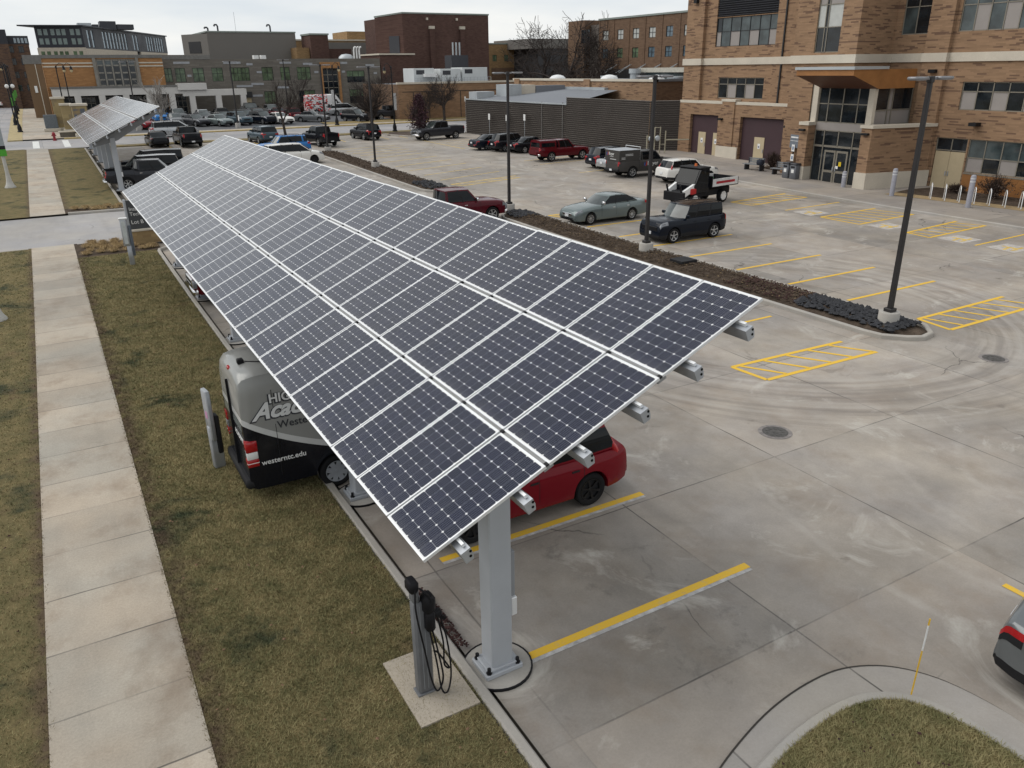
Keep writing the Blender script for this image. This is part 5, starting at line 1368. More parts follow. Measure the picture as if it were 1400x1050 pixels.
class Fac:
    """vertical wall plane: O origin on the ground line, U along the wall, N outward"""
    def __init__(s, root, O, U, mat):
        s.root = root; s.O = Vector(O); s.U = Vector(U).normalized(); s.N = s.U.cross(Z); s.mat = mat
        s.loc = -root.location
    def p(s, u, v, d=0): return s.O + s.U*u + Z*v + s.N*d
    def blk(s, m, u0, u1, v0, v1, d0, d1, mi=0):
        P = [s.p(u0,v0,d0),s.p(u1,v0,d0),s.p(u1,v0,d1),s.p(u0,v0,d1),s.p(u0,v1,d0),s.p(u1,v1,d0),s.p(u1,v1,d1),s.p(u0,v1,d1)]
        m.add(P, [(0,1,2,3),(7,6,5,4),(3,2,6,7),(1,0,4,5),(0,3,7,4),(2,1,5,6)], mi)
    def wall(s, u0, u1, v0, v1, holes=(), name='wall', depth=.18, mat=None, back=True):
        us = sorted({u0,u1,*[h[0] for h in holes],*[h[1] for h in holes]}); vs = sorted({v0,v1,*[h[2] for h in holes],*[h[3] for h in holes]})
        us = [q for q in us if u0 <= q <= u1]; vs = [q for q in vs if v0 <= q <= v1]; m = MB()
        for a, b in zip(us, us[1:]):
            for c, d in zip(vs, vs[1:]):
                mu, mv = (a+b)/2, (c+d)/2
                if any(h[0] < mu < h[1] and h[2] < mv < h[3] for h in holes): continue
                m.quad(s.p(a,c), s.p(b,c), s.p(b,d), s.p(a,d))
        for h in holes:
            a, b, c, d = h[:4]
            m.quad(s.p(a,c),s.p(a,d),s.p(a,d,-depth),s.p(a,c,-depth)); m.quad(s.p(b,d),s.p(b,c),s.p(b,c,-depth),s.p(b,d,-depth))
            m.quad(s.p(a,d),s.p(b,d),s.p(b,d,-depth),s.p(a,d,-depth)); m.quad(s.p(b,c),s.p(a,c),s.p(a,c,-depth),s.p(b,c,-depth))
        return m.build(name, mat or s.mat, s.root, loc=s.loc)
    def win(s, u0, u1, v0, v1, us, vs, pane, d=-.12, fw=.06, fm=None, name='window', mats=None):
        """us, vs: inner mullion positions as fractions; pane(i,j) -> material index"""
        U = [u0]+[u0+(u1-u0)*q for q in us]+[u1]; V = [v0]+[v0+(v1-v0)*q for q in vs]+[v1]
        m = MB()
        for k, q in enumerate(U): s.blk(m, (q if k == 0 else q-fw if k == len(U)-1 else q-fw/2), (q+fw if k == 0 else q if k == len(U)-1 else q+fw/2), v0, v1, d-.03, d+.045)
        for k, q in enumerate(V):
            a, b = (q if k == 0 else q-fw if k == len(V)-1 else q-fw/2), (q+fw if k == 0 else q if k == len(V)-1 else q+fw/2)
            for e, f in zip(U, U[1:]): s.blk(m, e+fw, f-fw, a, b, d-.028, d+.04)
        fr = m.build(name, fm or m_frame, s.root, loc=s.loc)
        g = MB()
        for i, (a, b) in enumerate(zip(U, U[1:])):
            for j, (c, e) in enumerate(zip(V, V[1:])): g.quad(s.p(a,c,d), s.p(b,c,d), s.p(b,e,d), s.p(a,e,d), pane(i,j))
        g.build('pane', mats or [m_glass, m_blank, m_glassp, m_blind], fr)
        return fr
    def part(s, name, mat, u0, u1, v0, v1, d0, d1, bevel=0):
        m = MB(); s.blk(m, u0, u1, v0, v1, d0, d1); return m.build(name, mat, s.root, loc=s.loc, bevel=bevel)
def fr_(n): return [k/n for k in range(1, n)]
def bldg(label, loc, name='brick_building', group=None): return thing(name, label, 'building', loc, 0, group)
def boxb(root, name, mat, x0, x1, y0, y1, z0, z1):
    m = MB(); m.box(x0,x1,y0,y1,z0,z1); return m.build(name, mat, root, loc=-root.location)

# -- main building on the right, facing the lot (-X)
B = bldg('tall tan and brown brick college building with a wood edged entrance canopy', (53.3,40,gz(40)), 'college_building')
f = Fac(B, (53.3,0,0), (0,-1,0), m_brick)     # u = -Y ; N = U x Z = (-1,0,0)
u = lambda Y: -Y
W1 = (u(56.1),u(49.05),9.77,12.07); LV = (u(56.1),u(49.05),12.12,17); LW = (u(55.3),u(50.0),5.55,7.25)
R1 = (u(37.9),u(35.75),10.05,13.2); R2 = (u(33.75),u(21.5),10.1,12.9); R3 = (u(32.75),u(21.5),5.3,7.05); DR = (u(33.85),u(31.65),.1,3.5); R4 = (u(31.55),u(21.5),1.38,3.5)
f.wall(u(59.6), u(43.86), 0, 18, [W1, LV, LW]); 
f.wall(u(38.4), u(12), 0, 18, [R1, R2, R3, DR, R4])
f.part('pier', m_brick, u(59.62), u(57.4), 5.31, 18, .004, .30); f.part('pier', m_brick, u(35.7), u(34.0), 0, 18, .004, .32)
f.part('pier', m_brick, u(49.0), u(46.0), 5.2, 18, .004, .22)
fs = Fac(B, (53.0,59.6,0), (1,0,0), m_brick)
side = MB(); side.quad((53.0,59.63,0),(75,59.63,0),(75,59.63,18),(53.0,59.63,18)); side.build('side_wall', m_brick, B, loc=-B.location)
boxb(B, 'roof', m_roofgrey, 54, 75, 12, 59.6, 17.5, 17.7)
# limestone belt
for a, b, d in ((59.75,57.3,.42),(57.3,49.05,.12),(49.05,46.0,.34),(46.0,43.9,.12),(38.4,35.75,.12),(35.75,33.95,.45),(33.95,12,.12)):
    f.part('belt_course', m_limestone, u(a), u(b), 8.29, 8.84, .002, d)
f.win(*W1, [.085,.24,.40,.55,.705,.86], [.52], lambda i,j: (1 if i in (0,2,4,6) else 2) if j == 0 else (0 if i == 0 else 2), fm=m_framed, fw=.045)
m = MB(); z_ = 12.12
while z_ < 17: 
    m.add([f.p(LV[0],z_,-.16),f.p(LV[1],z_,-.16),f.p(LV[1],z_+.09,-.02),f.p(LV[0],z_+.09,-.02),f.p(LV[0],z_+.17,-.15),f.p(LV[1],z_+.17,-.15)], [(0,1,2,3),(3,2,5,4)]); z_ += .17
m.build('louvre', m_louvre, B, loc=-B.location)
f.win(*LW, [.2,.4,.6,.8], [.68], lambda i,j: 0 if j == 1 or i in (0,2,4) else 1)
f.win(*R1, [.48], [.55], lambda i,j: 0 if (i+j) else 2)
f.win(*R2, [k/13 for k in range(1,13)], [.56], lambda i,j: (1 if i%2 else 2) if j == 0 else 2)
f.win(*R3, [k/11 for k in range(1,11)], [.66], lambda i,j: 0 if (j == 1 or i%2) else 1)
f.win(*R4, [k/9 for k in range(1,9)], [.45], lambda i,j: (2 if j else (1 if i%2 == 0 else 0)))
f.part('wood_panel', m_wood, u(31.5), u(12.2), .05, 1.28, .002, .10); f.part('sill', m_frame, u(31.5), u(21.4), 1.285, 1.36, .002, .12)
f.part('pipe', m_framed, u(48.15), u(48.03), 5.3, 18, .23, .33)
def leafdoor(F, a, b, v0, v1, mat, d=-.10, notice=False, handle=True):
    m = MB(); F.blk(m, a+.012, b-.012, v0+.01, v1-.01, d-.03, d+.02); dr = m.build('door', mat, F.root, loc=F.loc)
    if handle:
        m = MB(); F.blk(m, a+.06 if handle == 'l' else b-.12, a+.12 if handle == 'l' else b-.06, v0+.9, v0+1.2, d+.02, d+.07); m.build('handle', m_steel, dr)
    if notice:
        m = MB(); F.blk(m, (a+b)/2-.14, (a+b)/2+.14, v0+1.2, v0+1.62, d+.021, d+.026); m.build('notice', m_white, dr)
        m = MB(); F.blk(m, (a+b)/2-.07, (a+b)/2+.07, v0+1.3, v0+1.42, d+.027, d+.029); m.build('notice_print', M('notice_blue_print',(.05,.07,.15),.6), dr)
    return dr
f.win(DR[0], DR[1], 2.66, 3.5, [.5], [], lambda i,j: 0)
leafdoor(f, DR[0]+.03, (DR[0]+DR[1])/2, .12, 2.62, m_door); leafdoor(f, (DR[0]+DR[1])/2, DR[1]-.03, .12, 2.62, m_door, handle='l')
f.part('door_reveal', m_framed, DR[0], DR[1], .1, 2.66, -.178, -.15)
# lower service block with plum doors
f2 = Fac(B, (52.7,0,0), (0,-1,0), m_brick)
P1 = (u(57.95),u(54.35),.0,4.1); P2 = (u(51.65),u(46.85),.0,4.1)
f2.wall(u(59.5), u(46.0), 0, 5.08, [P1, P2], depth=.35); 
m = MB(); m.box(52.69,53.29,45.98,59.52,5.08,5.30); m.build('coping', m_limestone, B, loc=-B.location)
m = MB(); m.quad((52.7,45.99,0),(53.3,45.99,0),(53.3,45.99,5.08),(52.7,45.99,5.08)); m.quad((53.3,59.5,0),(52.7,59.5,0),(52.7,59.5,5.08),(53.3,59.5,5.08)); m.build('return_wall', m_brick, B, loc=-B.location)
f2.part('plinth', m_limestone, u(54.3), u(51.7), .1, 1.55, .004, .10); f2.part('pier', m_brick, u(53.9), u(52.4), 1.55, 5.4, .004, .09)
f2.part('pier_cap', m_limestone, u(54.0), u(52.3), 5.302, 5.5, -.5, .12)
for P in (P1, P2): f2.part('plum_panel', m_purple, P[0], P[1], .1, 4.1, -.348, -.30)
g0 = .44
for a, b in ((57.0,56.05),(55.1,54.4)): leafdoor(f2, u(a), u(b), g0, g0+2.15, m_door, d=-.28, notice=True)
leafdoor(f2, u(50.1), u(48.95), .38, .38+2.15, m_door, d=-.28, notice=True)
for a, z0 in ((54.1,3.75),(46.5,3.5)): f2.part('wall_lamp', m_iron, u(a), u(a-.45), z0, z0+.16, .1, .38)
# projecting entrance bay
f3 = Fac(B, (49.5,0,0), (0,-1,0), m_brick)
EW = (u(42.0),u(39.9),9.0,14); f3.wall(u(43.85), u(38.4), 8.0, 18, [EW]); f3.part('belt_course', m_limestone, u(43.95), u(38.28), 8.29, 8.84, .002, .14)
f3.win(*EW, [.30,.42], [.33,.62], lambda i,j: [0,3,1][j] if i != 1 else 0)
f3.wall(u(43.85), u(41.7), 0, 8.0)
m = MB(); m.quad((49.5,38.4,7.0),(53.3,38.4,7.0),(53.3,38.4,18),(49.5,38.4,18)); m.quad((53.3,43.85,0),(49.5,43.85,0),(49.5,43.85,18),(53.3,43.85,18)); m.quad((49.5,41.7,0),(53.3,41.7,0),(53.3,41.7,8),(49.5,41.7,8)); m.build('bay_side_wall', m_brick, B, loc=-B.location)
m = MB(); m.box(49.48,53.3,38.26,38.398,8.29,8.84); m.build('belt_course', m_limestone, B, loc=-B.location)
# glazed vestibule
f4 = Fac(B, (48.85,0,0), (0,-1,0), m_frame)
f4.win(u(40.5), u(36.35), .15, 2.75, [.20,.79], [], lambda i,j: 0, fw=.07)
f4.win(u(40.5), u(36.35), 2.75, 3.85, [.20,.495,.79], [], lambda i,j: 0, d=-.119, fw=.07)
f4.part('spandrel', m_blank, u(40.5), u(36.35), 3.85, 4.35, -.15, -.08)
f4.win(u(40.5), u(36.35), 4.35, 6.9, [.20,.495,.79], [.5], lambda i,j: 0 if j else 0, d=-.121, fw=.07)
for a, b in ((40.95,40.5),(36.35,35.9)): f4.part('column', m_limestone, u(a), u(b), 4.2, 7.2, -.25, .06)
for a, b, hd in ((39.45,38.45,1),(38.42,37.42,'l')):
    dr = leafdoor(f4, u(a), u(b), .16, 2.5, m_frame, d=-.08, handle=hd)
    for v0, v1 in ((.30,.95),(1.12,2.35)):
        m = MB(); m.quad(f4.p(u(a)+.14,v0,-.055),f4.p(u(b)-.14,v0,-.055),f4.p(u(b)-.14,v1,-.055),f4.p(u(a)+.14,v1,-.055)); m.build('pane', m_glass, dr)
m = MB(); f4.blk(m, u(38.1), u(37.88), 1.45, 1.75, -.053, -.05); m.build('yellow_notice', M('yellow_notice',(.7,.5,.02),.6), B, loc=-B.location)
m = MB(); f4.blk(m, u(38.33), u(38.12), 1.25, 1.45, -.053, -.05); m.build('white_notice', m_white, B, loc=-B.location)
fv = Fac(B, (48.85,36.2,0), (1,0,0), m_frame)
fv.win(0, 4.4, 4.25, 7.6, [.12,.42,.52], [.3], lambda i,j: (1 if i == 2 else 0) if j else 1, d=0, fw=.09)
fl = Fac(B, (49.6,0,0), (0,-1,0), m_frame)
fl.win(u(41.66), u(40.95), .2, 7.2, [.6], [.30,.46,.50,.72], lambda i,j: [1,0,1,0,2][j], d=0)
def pier(x0, x1, y0, y1, h, lab):
    m = MB(); m.box(x0,x1,y0,y1,1.25,h); m.build('pier', m_brick, B, loc=-B.location)
    m = MB(); m.box(x0-.05,x1+.05,y0-.05,y1+.05,.0,1.25); m.build('plinth', m_limestone, B, loc=-B.location)
    m = MB(); m.box(x0-.07,x1+.07,y0-.07,y1+.07,h,h+.22); m.build('pier_cap', m_limestone, B, loc=-B.location)
pier(48.2, 49.0, 40.55, 41.3, 4.15, ''); 
# wing wall running back to the main wall
m = MB(); m.prism([(48.1,35.2),(53.2,34.0),(53.2,34.55),(48.1,36.0)], 1.3, 4.2); m.build('wing_wall', m_brick, B, loc=-B.location)
m = MB(); m.prism([(48.03,35.12),(53.2,33.92),(53.2,34.6),(48.03,36.06)], 0, 1.3); m.build('plinth', m_limestone, B, loc=-B.location)
m = MB(); m.prism([(48.0,35.08),(53.2,33.88),(53.2,34.62),(48.0,36.08)], 4.2, 4.4); m.build('coping', m_limestone, B, loc=-B.location)
for yy in (40.9, 35.6):
    m = MB(); m.cbox(47.85,48.12,yy-.25,yy+.25,3.75,3.9,.03); m.build('wall_lamp', m_iron, B, loc=-B.location)
for q in ((35.0,7.6),(31.5,4.35)): f.part('wall_lamp', m_iron, u(q[0]), u(q[0]-.5), q[1], q[1]+.22, .02, .6)
f.part('wall_lamp', m_iron, u(58.6), u(58.2), 13.4, 13.8, .31, .6)
# wedge canopy
m = MB(); y0, y1 = 35.7, 40.35
prof = [(46.1,7.88),(46.1,7.52),(48.8,6.66),(52.6,6.66),(52.6,7.88)]
V = [(x,y0,z) for x,z in prof]+[(x,y1,z) for x,z in prof]
m.add(V, [(0,1,2,3,4)[::-1] if 0 else (4,3,2,1,0)[::-1], (5,6,7,8,9)[::-1], (0,5,6,1)]); m.build('canopy_cheek', m_wood, B, loc=-B.location)
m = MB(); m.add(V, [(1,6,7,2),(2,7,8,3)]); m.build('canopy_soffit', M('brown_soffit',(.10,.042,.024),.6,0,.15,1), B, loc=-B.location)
m = MB(); m.box(46.0,49.48,y0-.08,y1+.08,7.882,8.06); m.build('canopy_roof', m_flash, B, loc=-B.location)

# -- ribbed metal screen wall in front of the service yard
S = bldg('dark horizontally ribbed metal screen wall around the service yard', (48.1,72,gz(72)), 'screen_wall'); S['category'] = 'screen wall'
def ribbed(p, q, z0a, z0b, z1a, z1b, name, seams):
    p = Vector((p[0],p[1],0)); q = Vector((q[0],q[1],0)); d = (q-p); L = d.length; U = d/L; N = U.cross(Z)
    m = MB(); n = int(max(z1a-z0a, z1b-z0b)/.20)
    for k in range(n):
        A = []
        for t, (a, b) in ((p,(z0a,z1a)), (q,(z0b,z1b))):
            h = (b-a)/n; z = a+h*k
            A.append([t+Z*z-N*.0, t+Z*(z+h*.30), t+Z*(z+h*.38)+N*.075, t+Z*(z+h*.92)+N*.075, t+Z*(z+h)])
        for i in range(4): m.quad(A[0][i], A[1][i], A[1][i+1], A[0][i+1], 1 if i == 3 else 0)  # upward rib faces painted paler, as if catching light from above
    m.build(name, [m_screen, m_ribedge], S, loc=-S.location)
    for sq, mat in seams:
        c = p+U*(L*sq)+N*.08; m = MB(); m.bar(c+Z*(z0a+.1), c+Z*(z0a+(z1a-z0a)*.98), .07, .07); m.build('seam_post', mat, S, loc=-S.location)
m_seam = M('pale_seam',(.20,.19,.18),.5,.2)
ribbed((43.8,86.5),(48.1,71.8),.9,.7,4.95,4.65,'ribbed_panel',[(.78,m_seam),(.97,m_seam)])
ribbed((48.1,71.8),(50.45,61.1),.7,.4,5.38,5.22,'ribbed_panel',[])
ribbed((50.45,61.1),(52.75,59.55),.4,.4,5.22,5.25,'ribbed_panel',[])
m = MB(); m.add([(43.8,86.5,4.95),(48.1,71.8,4.65),(56.4,74.0,5.85),(56.4,90,5.85)], [(0,1,2,3)]); m.build('yard_roof', m_roofgrey, S, loc=-S.location)
m = MB(); m.bar((43.75,86.5,4.98),(48.05,71.7,4.68),.2,.12); m.build('roof_flashing', m_flash, S, loc=-S.location)
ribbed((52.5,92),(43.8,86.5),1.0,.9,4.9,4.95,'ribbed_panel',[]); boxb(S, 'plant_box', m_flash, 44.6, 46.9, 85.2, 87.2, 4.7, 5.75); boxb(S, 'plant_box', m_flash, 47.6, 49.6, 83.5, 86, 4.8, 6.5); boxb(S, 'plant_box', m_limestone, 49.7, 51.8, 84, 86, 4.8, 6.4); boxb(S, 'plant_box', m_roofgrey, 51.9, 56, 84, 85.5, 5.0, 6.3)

# -- low brick block behind the screen
Lb = bldg('low tan brick wing with white coping and skylight domes behind the screen wall', (57,80,gz(80)))
fb = Fac(Lb, (56.5,0,0), (0,-1,0), m_brick); fb.wall(u(97), u(67.9), 0, 6.75)
for a in (96.6, 80.5): fb.part('pier', m_brick, u(a), u(a-1.2), 0, 6.95, .003, .25)
fb.part('coping', m_limestone, u(97.2), u(67.8), 6.752, 7.0, -.4, .12); fb.part('flashing', m_flash, u(96.5), u(76.0), 5.75, 6.1, .003, .5)
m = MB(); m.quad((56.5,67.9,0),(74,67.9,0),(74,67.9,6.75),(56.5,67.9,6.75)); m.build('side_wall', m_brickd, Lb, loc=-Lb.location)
boxb(Lb, 'coping', m_roofgrey, 56.62, 74, 67.8, 68.2, 6.752, 6.98); boxb(Lb, 'roof', m_roofgrey, 56.9, 74, 68.2, 97, 6.5, 6.7)
for x, y, r in ((59.5,91,1.1),(60,80.5,1.1),(58.8,70.4,.9)):
    m = MB(); m.lathe([(r,0),(r*.95,.25),(r*.7,.5),(r*.35,.62),(0,.66)], (x,y,6.75), 20); m.build('skylight_dome', M('white_skylight',(.70,.71,.71),.35), Lb, smooth=60, loc=-Lb.location)
for x, y, w, h in ((63,79.5,.8,1.3),(66,78.5,1.4,.6),(64,86,1.2,.5),(61,69.5,1.3,.5)):
    m = MB(); m.lathe([(w*.7,0),(w*.7,h*.6),(w*.9,h*.6),(w*.9,h),(0,h)], (x,y,6.72), 16); m.build('roof_vent', m_flash, Lb, smooth=40, loc=-Lb.location)
boxb(Lb, 'roof_duct', M('cream_duct',(.46,.44,.38),.6), 64, 65.6, 69, 80, 7.6, 8.1); boxb(Lb, 'roof_duct', m_glassp, 64.2, 65.4, 69.5, 79, 6.9, 7.58)

# -- long three storey brown block behind
D = bldg('long brown brick block with two rows of square windows beyond the low wing', (82,100,gz(100)))
fd = Fac(D, (82,0,0), (0,-1,0), m_brickd); hs = []
for k in range(6):
    yc = 111.4-3.88*k
    hs += [(u(yc+.75),u(yc-.75),12.25,13.7), (u(yc+.75),u(yc-.75),9.55,11.0)]
fd.wall(u(113.2), u(82), 0, 15.25, hs)
for k, h in enumerate(hs): fd.win(*h, [.5], [.5], (lambda i,j: 3) if (k%2 == 0 and k not in (8,)) else (lambda i,j: 2) if k in (3,5) else (lambda i,j: 0), fm=m_framed, mats=[m_skyglass, m_blank, m_greenglass, m_blind])
for k in range(7): yc = 113-3.88*k; fd.part('pilaster', m_brickd, u(yc+.08), u(yc-.08), 8, 15.2, .003, .08)
fd.part('coping', m_coping, u(113.3), u(82), 15.252, 15.5, -.4, .15)
boxb(D, 'rear_mass', m_brickd, 82.2, 100, 82, 113.2, 0, 15.2)
fd.part('stair_bay', M('pale_concrete_panel',(.36,.33,.30),.8,0,.06), u(91.0), u(88), 7, 15.1, .003, .7)
fd.win(u(90.4), u(88.2), 12.1, 13.9, [.5], [], lambda i,j: 0, d=.75, fm=m_framed); fd.win(u(90.4), u(88.2), 9.0, 11, [.5], [], lambda i,j: 0, d=.75, fm=m_framed)
boxb(D, 'end_block', m_brickd, 81.2, 98, 116.2, 121, 0, 15.45); boxb(D, 'end_link', M('grey_brown_panel',(.14,.12,.105),.8), 82.4, 98, 113.3, 116.1, 0, 14.7)
fd.win(u(117.0), u(114.6), 12.0, 14.0, [.5], [], lambda i,j: 0, d=.85, fm=m_framed)
for k in range(6):
    yc = 108-3.6*k; m = MB(); m.bar((81.9,yc,8.6),(79.6,yc,7.4),.08,.08); m.bar((81.9,yc,8.6),(79.6,yc+.9,7.4),.08,.08); m.build('awning_strut', m_flash, D, loc=-D.location)
fd.part('ground_arcade', m_framed, u(112.5), u(91.2), 6.2, 7.9, .003, .02)

T = bldg('ochre brick block with four small windows left of the bare trees', (94,160,gz(140)))
ft = Fac(T, (86.5,160,0), (1,0,0), m_brickt)
hs = [(a,a+1.05,9.7,11.0) for a in (1.3,4.2,6.9,9.9)]; ft.wall(0, 17, 0, 13.1, hs)
for h in hs: ft.win(*h, [.5], [], lambda i,j: 2, fm=m_framed, mats=[m_glass, m_blank, m_greenglass, m_blind])
ft.part('coping', m_coping, -.1, 17, 13.1, 13.35, -.4, .1); boxb(T, 'rear_mass', m_brickt, 86.6, 103, 160.4, 175, 0, 13.0); ft.part('lower_band', m_brickd, 1, 12, 5, 8.4, .003, .06)
K = bldg('dark clad upper storey between the ochre block and the long brown block', (98,150,gz(140)))
boxb(K, 'wall', M('dark_grey_cladding',(.035,.034,.037),.6,0,.15,.4), 93.2, 110, 150, 165, 0, 12.0); boxb(K, 'parapet', M('grey_brick_band',(.15,.14,.13),.8), 91.5, 111, 149.8, 166, 12.0, 13.9)

# -- massive dark red windowless block
Q = bldg('massive windowless dark red brick block rising over the white rooftop units', (68,145,gz(140)))
fq = Fac(Q, (61,145,0), (1,0,0), m_brickr); fq.wall(0, 17.8, 0, 17.7)
m = MB(); m.quad((57.6,150,0),(61,145,0),(61,145,17.7),(57.6,150,17.2)); m.build('side_wall', m_brickr, Q, loc=-Q.location)
m = MB(); m.add([(57.5,150,17.2),(61,144.9,17.7),(78.9,144.9,17.7),(78.9,165,17.7),(66,165,17.5),(57.5,150,17.45),(61,144.9,17.95),(78.9,144.9,17.95),(78.9,165,17.95),(66,165,17.75)], [(0,1,6,5),(1,2,7,6),(2,3,8,7),(5,6,7,8,9)]); m.build('coping', m_coping, Q, loc=-Q.location)
boxb(Q, 'rear_mass', m_brickr, 61.1, 78.7, 145.4, 165, 0, 17.5)
for a in (5.2, 11.5): fq.part('pilaster', m_brickr, a, a+.95, 0, 15.2, .003, .5); fq.part('pilaster_cap', m_limestone, a-.05, a+1.0, 15.2, 15.7, .003, .55)
for a in (4.7, 10.8): fq.part('floodlight', m_limestone, a, a+.35, 16.7, 17.1, .003, .3)
fq2 = Fac(Q, (57.6,150,0), (3.4,-5,0), m_brickr); fq2.part('vent_louvre', m_louvre, 3.0, 5.2, 11, 14, .003, .12)
boxb(Q, 'lower_wing', m_brickr, 54.4, 60.9, 140.2, 150, 0, 10.7); boxb(Q, 'wing_coping', m_limestone, 54.2, 61.0, 140.0, 150, 10.7, 10.95)

# -- tan walled podium with rooftop units
P = bldg('low tan brick podium wall with dark joints under the white rooftop units', (54,108,gz(108)))
fp = Fac(P, (44.2,108,0), (1,0,0), brickmat('podium_brick',(.265,.165,.10),(.225,.14,.085),.6,.16,.3)); fp.wall(0, 22, 0, 6.35)
fp.part('coping', m_limestone, -.1, 22, 6.352, 6.6, -.4, .12); boxb(P, 'roof', m_roofgrey, 44.3, 66, 108.4, 122, 6.0, 6.3)
for a in (2.2,4.6,7,9.6,12): fp.part('control_joint', m_framed, a, a+.10, 1, 5.3, .002, .03)
fp.part('control_joint', m_framed, .6, 22, 5.3, 5.38, .002, .03)
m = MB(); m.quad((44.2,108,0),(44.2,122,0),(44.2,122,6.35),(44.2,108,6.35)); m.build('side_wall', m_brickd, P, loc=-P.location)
def ahu(x0, x1, y0, y1, h, lab, hood):
    t = thing('rooftop_unit', lab, 'air handler', ((x0+x1)/2,(y0+y1)/2,6.3), 0, 'white rooftop units on the podium'); w = (x1-x0)/2; d = (y1-y0)/2
    m = MB(); m.cbox(-w,w,-d,d,.15,h,.04); m.build('casing', M('white_unit',(.56,.58,.58),.5,0,.06,.8), t)
    m = MB(); m.box(-w+.4,-w+1.7,-d-.02,-d-.004,h-.85,h-.25); m.build('intake', m_louvre, t)
    m = MB(); m.box(-w-.2,w+.2,-d-.8,-d-.76,.75,.79); m.box(-w-.2,w+.2,-d-.8,-d-.76,.4,.43)
    for k in range(9): q = -w-.2+(2*w+.4)*k/8; m.box(q-.02,q+.02,-d-.8,-d-.76,0,.78)
    m.build('guard_rail', m_flash, t); m = MB(); m.box(-w,w,-d,d,0,.15); m.build('curb', m_roofgrey, t)
    if hood: m = MB(); m.prism([(w-1.9,-d-.9),(w+.2,-d-.9),(w+.2,-d),(w-1.9,-d)], h-1.2, h-.75); m.build('hood', m_white, t)
ahu(49.3,52.6,114,118,2.1,'white rooftop unit with a projecting hood at the left of the podium roof',True)
ahu(53.6,57.0,114,118,2.0,'plain white rooftop unit in the middle of the podium roof',False)
ahu(57.3,61.6,114,118,2.15,'wide white rooftop unit at the right of the podium roof',False)
boxb(P, 'flue_box', m_louvre, 59.2, 62.2, 121.5, 124, 6.3, 10.3)
for k in range(3):
    m = MB(); m.cyl((60+.6*k,122.5,10.3),(60+.6*k,122.5,12.2),.13,n=10); m.build('flue', m_flash, P, loc=-P.location)

# -- grey banded building across the far lot
Gb = bldg('long grey block building with green tinted windows and pale accent bands', (36,140,gz(140)))
fg = Fac(Gb, (18.3,140,0), (1,0,0), m_brickg); X = lambda x: x-18.3
wn = [(19.2,20.1),(20.1,21.7),(22.7,24.5),(25.6,27.4),(28.4,31.6),(33.5,35.4),(36.5,38.2),(39.3,41.7)]
hs = [(X(a)+.05,X(b)-.05,6.85,8.9) for a,b in wn if a != 19.2] + [(X(18.6),X(19.7),6.85,8.9),(X(48),X(51.2),6.3,8.2),(X(48.2),X(51.2),2.9,5.2),(X(33.5),X(35.4),3.2,5.2),(X(39.3),X(42.1),3.1,5.2),(X(43.7),X(46.4),2.4,8.65)]
fg.wall(0, X(54.2), 0, 10.15, hs)
for h in hs[:8]: fg.win(*h, fr_(max(2,int((h[1]-h[0])/.6))), [.58], lambda i,j: 2, fm=m_framed, mats=[m_glass, m_blank, m_greenglass, m_blind])
fg.win(*hs[8], [.33,.66], [.5], lambda i,j: 2 if j else 0, mats=[m_glass, m_blank, m_greenglass, m_blind], fm=m_framed)
fg.win(*hs[9], [.25,.5,.75], [.5], lambda i,j: 2 if j else 0, mats=[m_glass, m_blank, m_greenglass, m_blind], fm=m_framed)
for h in hs[10:12]: fg.win(*h, [.33,.66], [.55], lambda i,j: 0 if i == 0 and h[0] > 20 else 2, mats=[m_glass, m_blank, m_greenglass, m_blind], fm=m_framed)
fg.win(*hs[12], [.33,.66], [.16,.33,.5,.66,.83], lambda i,j: 0, mats=[m_glass], fm=m_frame, fw=.1)
for a, b in ((43.3,43.7),(46.4,46.8)): fg.part('orange_pier', m_bricko, X(a), X(b), 2.2, 9.6, .003, .25)
fg.part('orange_pier', m_bricko, X(43.7), X(46.4), 8.65, 9.6, .003, .25)
acc = M('pale_accent_band',(.33,.34,.36),.7)
for x, z, w in ((20.1,9.5,2.4),(25.4,5.4,3),(27.6,9.45,2.7),(29.2,5.9,2.6),(31.2,9.2,1.0),(31.6,6.2,2),(32.7,8.0,.8),(36.6,9.4,1.9),(35.8,5.6,1.9),(40.5,9.2,1.6),(42.3,7.9,.7),(47.0,9.3,1.2),(51.5,8.9,1.6),(52.9,7.6,.6),(47.1,7.9,.6),(31.6,4.4,1.6),(21.9,7.6,.6),(45,9.75,0.01)): fg.part('accent_band', acc, X(x), X(x+w), z, z+.32, .003, .04)
fg.part('coping', M('grey_parapet',(.17,.165,.155),.8), -.05, X(25.7), 10.152, 10.75, -.4, .06); boxb(Gb, 'rear_mass', m_brickg, 18.4, 54.1, 140.4, 158, 0, 10.0)
fg.part('stair_door', M('beige_bay',(.40,.33,.21),.7), X(29.9), X(31.2), 1.6, 4.3, .003, .5); fg.part('door_canopy', m_framed, X(29.7), X(31.4), 4.3, 5.2, .003, .7)
for x in (33.6,44.4): pass
for k in range(2): boxb(Gb, 'roof_unit', m_white, 33.0+1.2*k, 33.8+1.2*k, 142, 143, 10.0, 10.75)
m = MB(); m.lathe([(1.4,0),(1.3,.5),(.8,.9),(0,1.0)], (50.2,146,10.0), 18); m.build('roof_fan', m_flash, Gb, smooth=50, loc=-Gb.location)
for k in range(3): 
    m = MB(); m.tube([(51+.5*k,144,10),(51+.5*k,144,11.6),(51.1+.5*k,144,12.0),(51.4+.5*k,144,12.1)], .14, 8); m.build('gooseneck_vent', m_white, Gb, smooth=60, loc=-Gb.location)

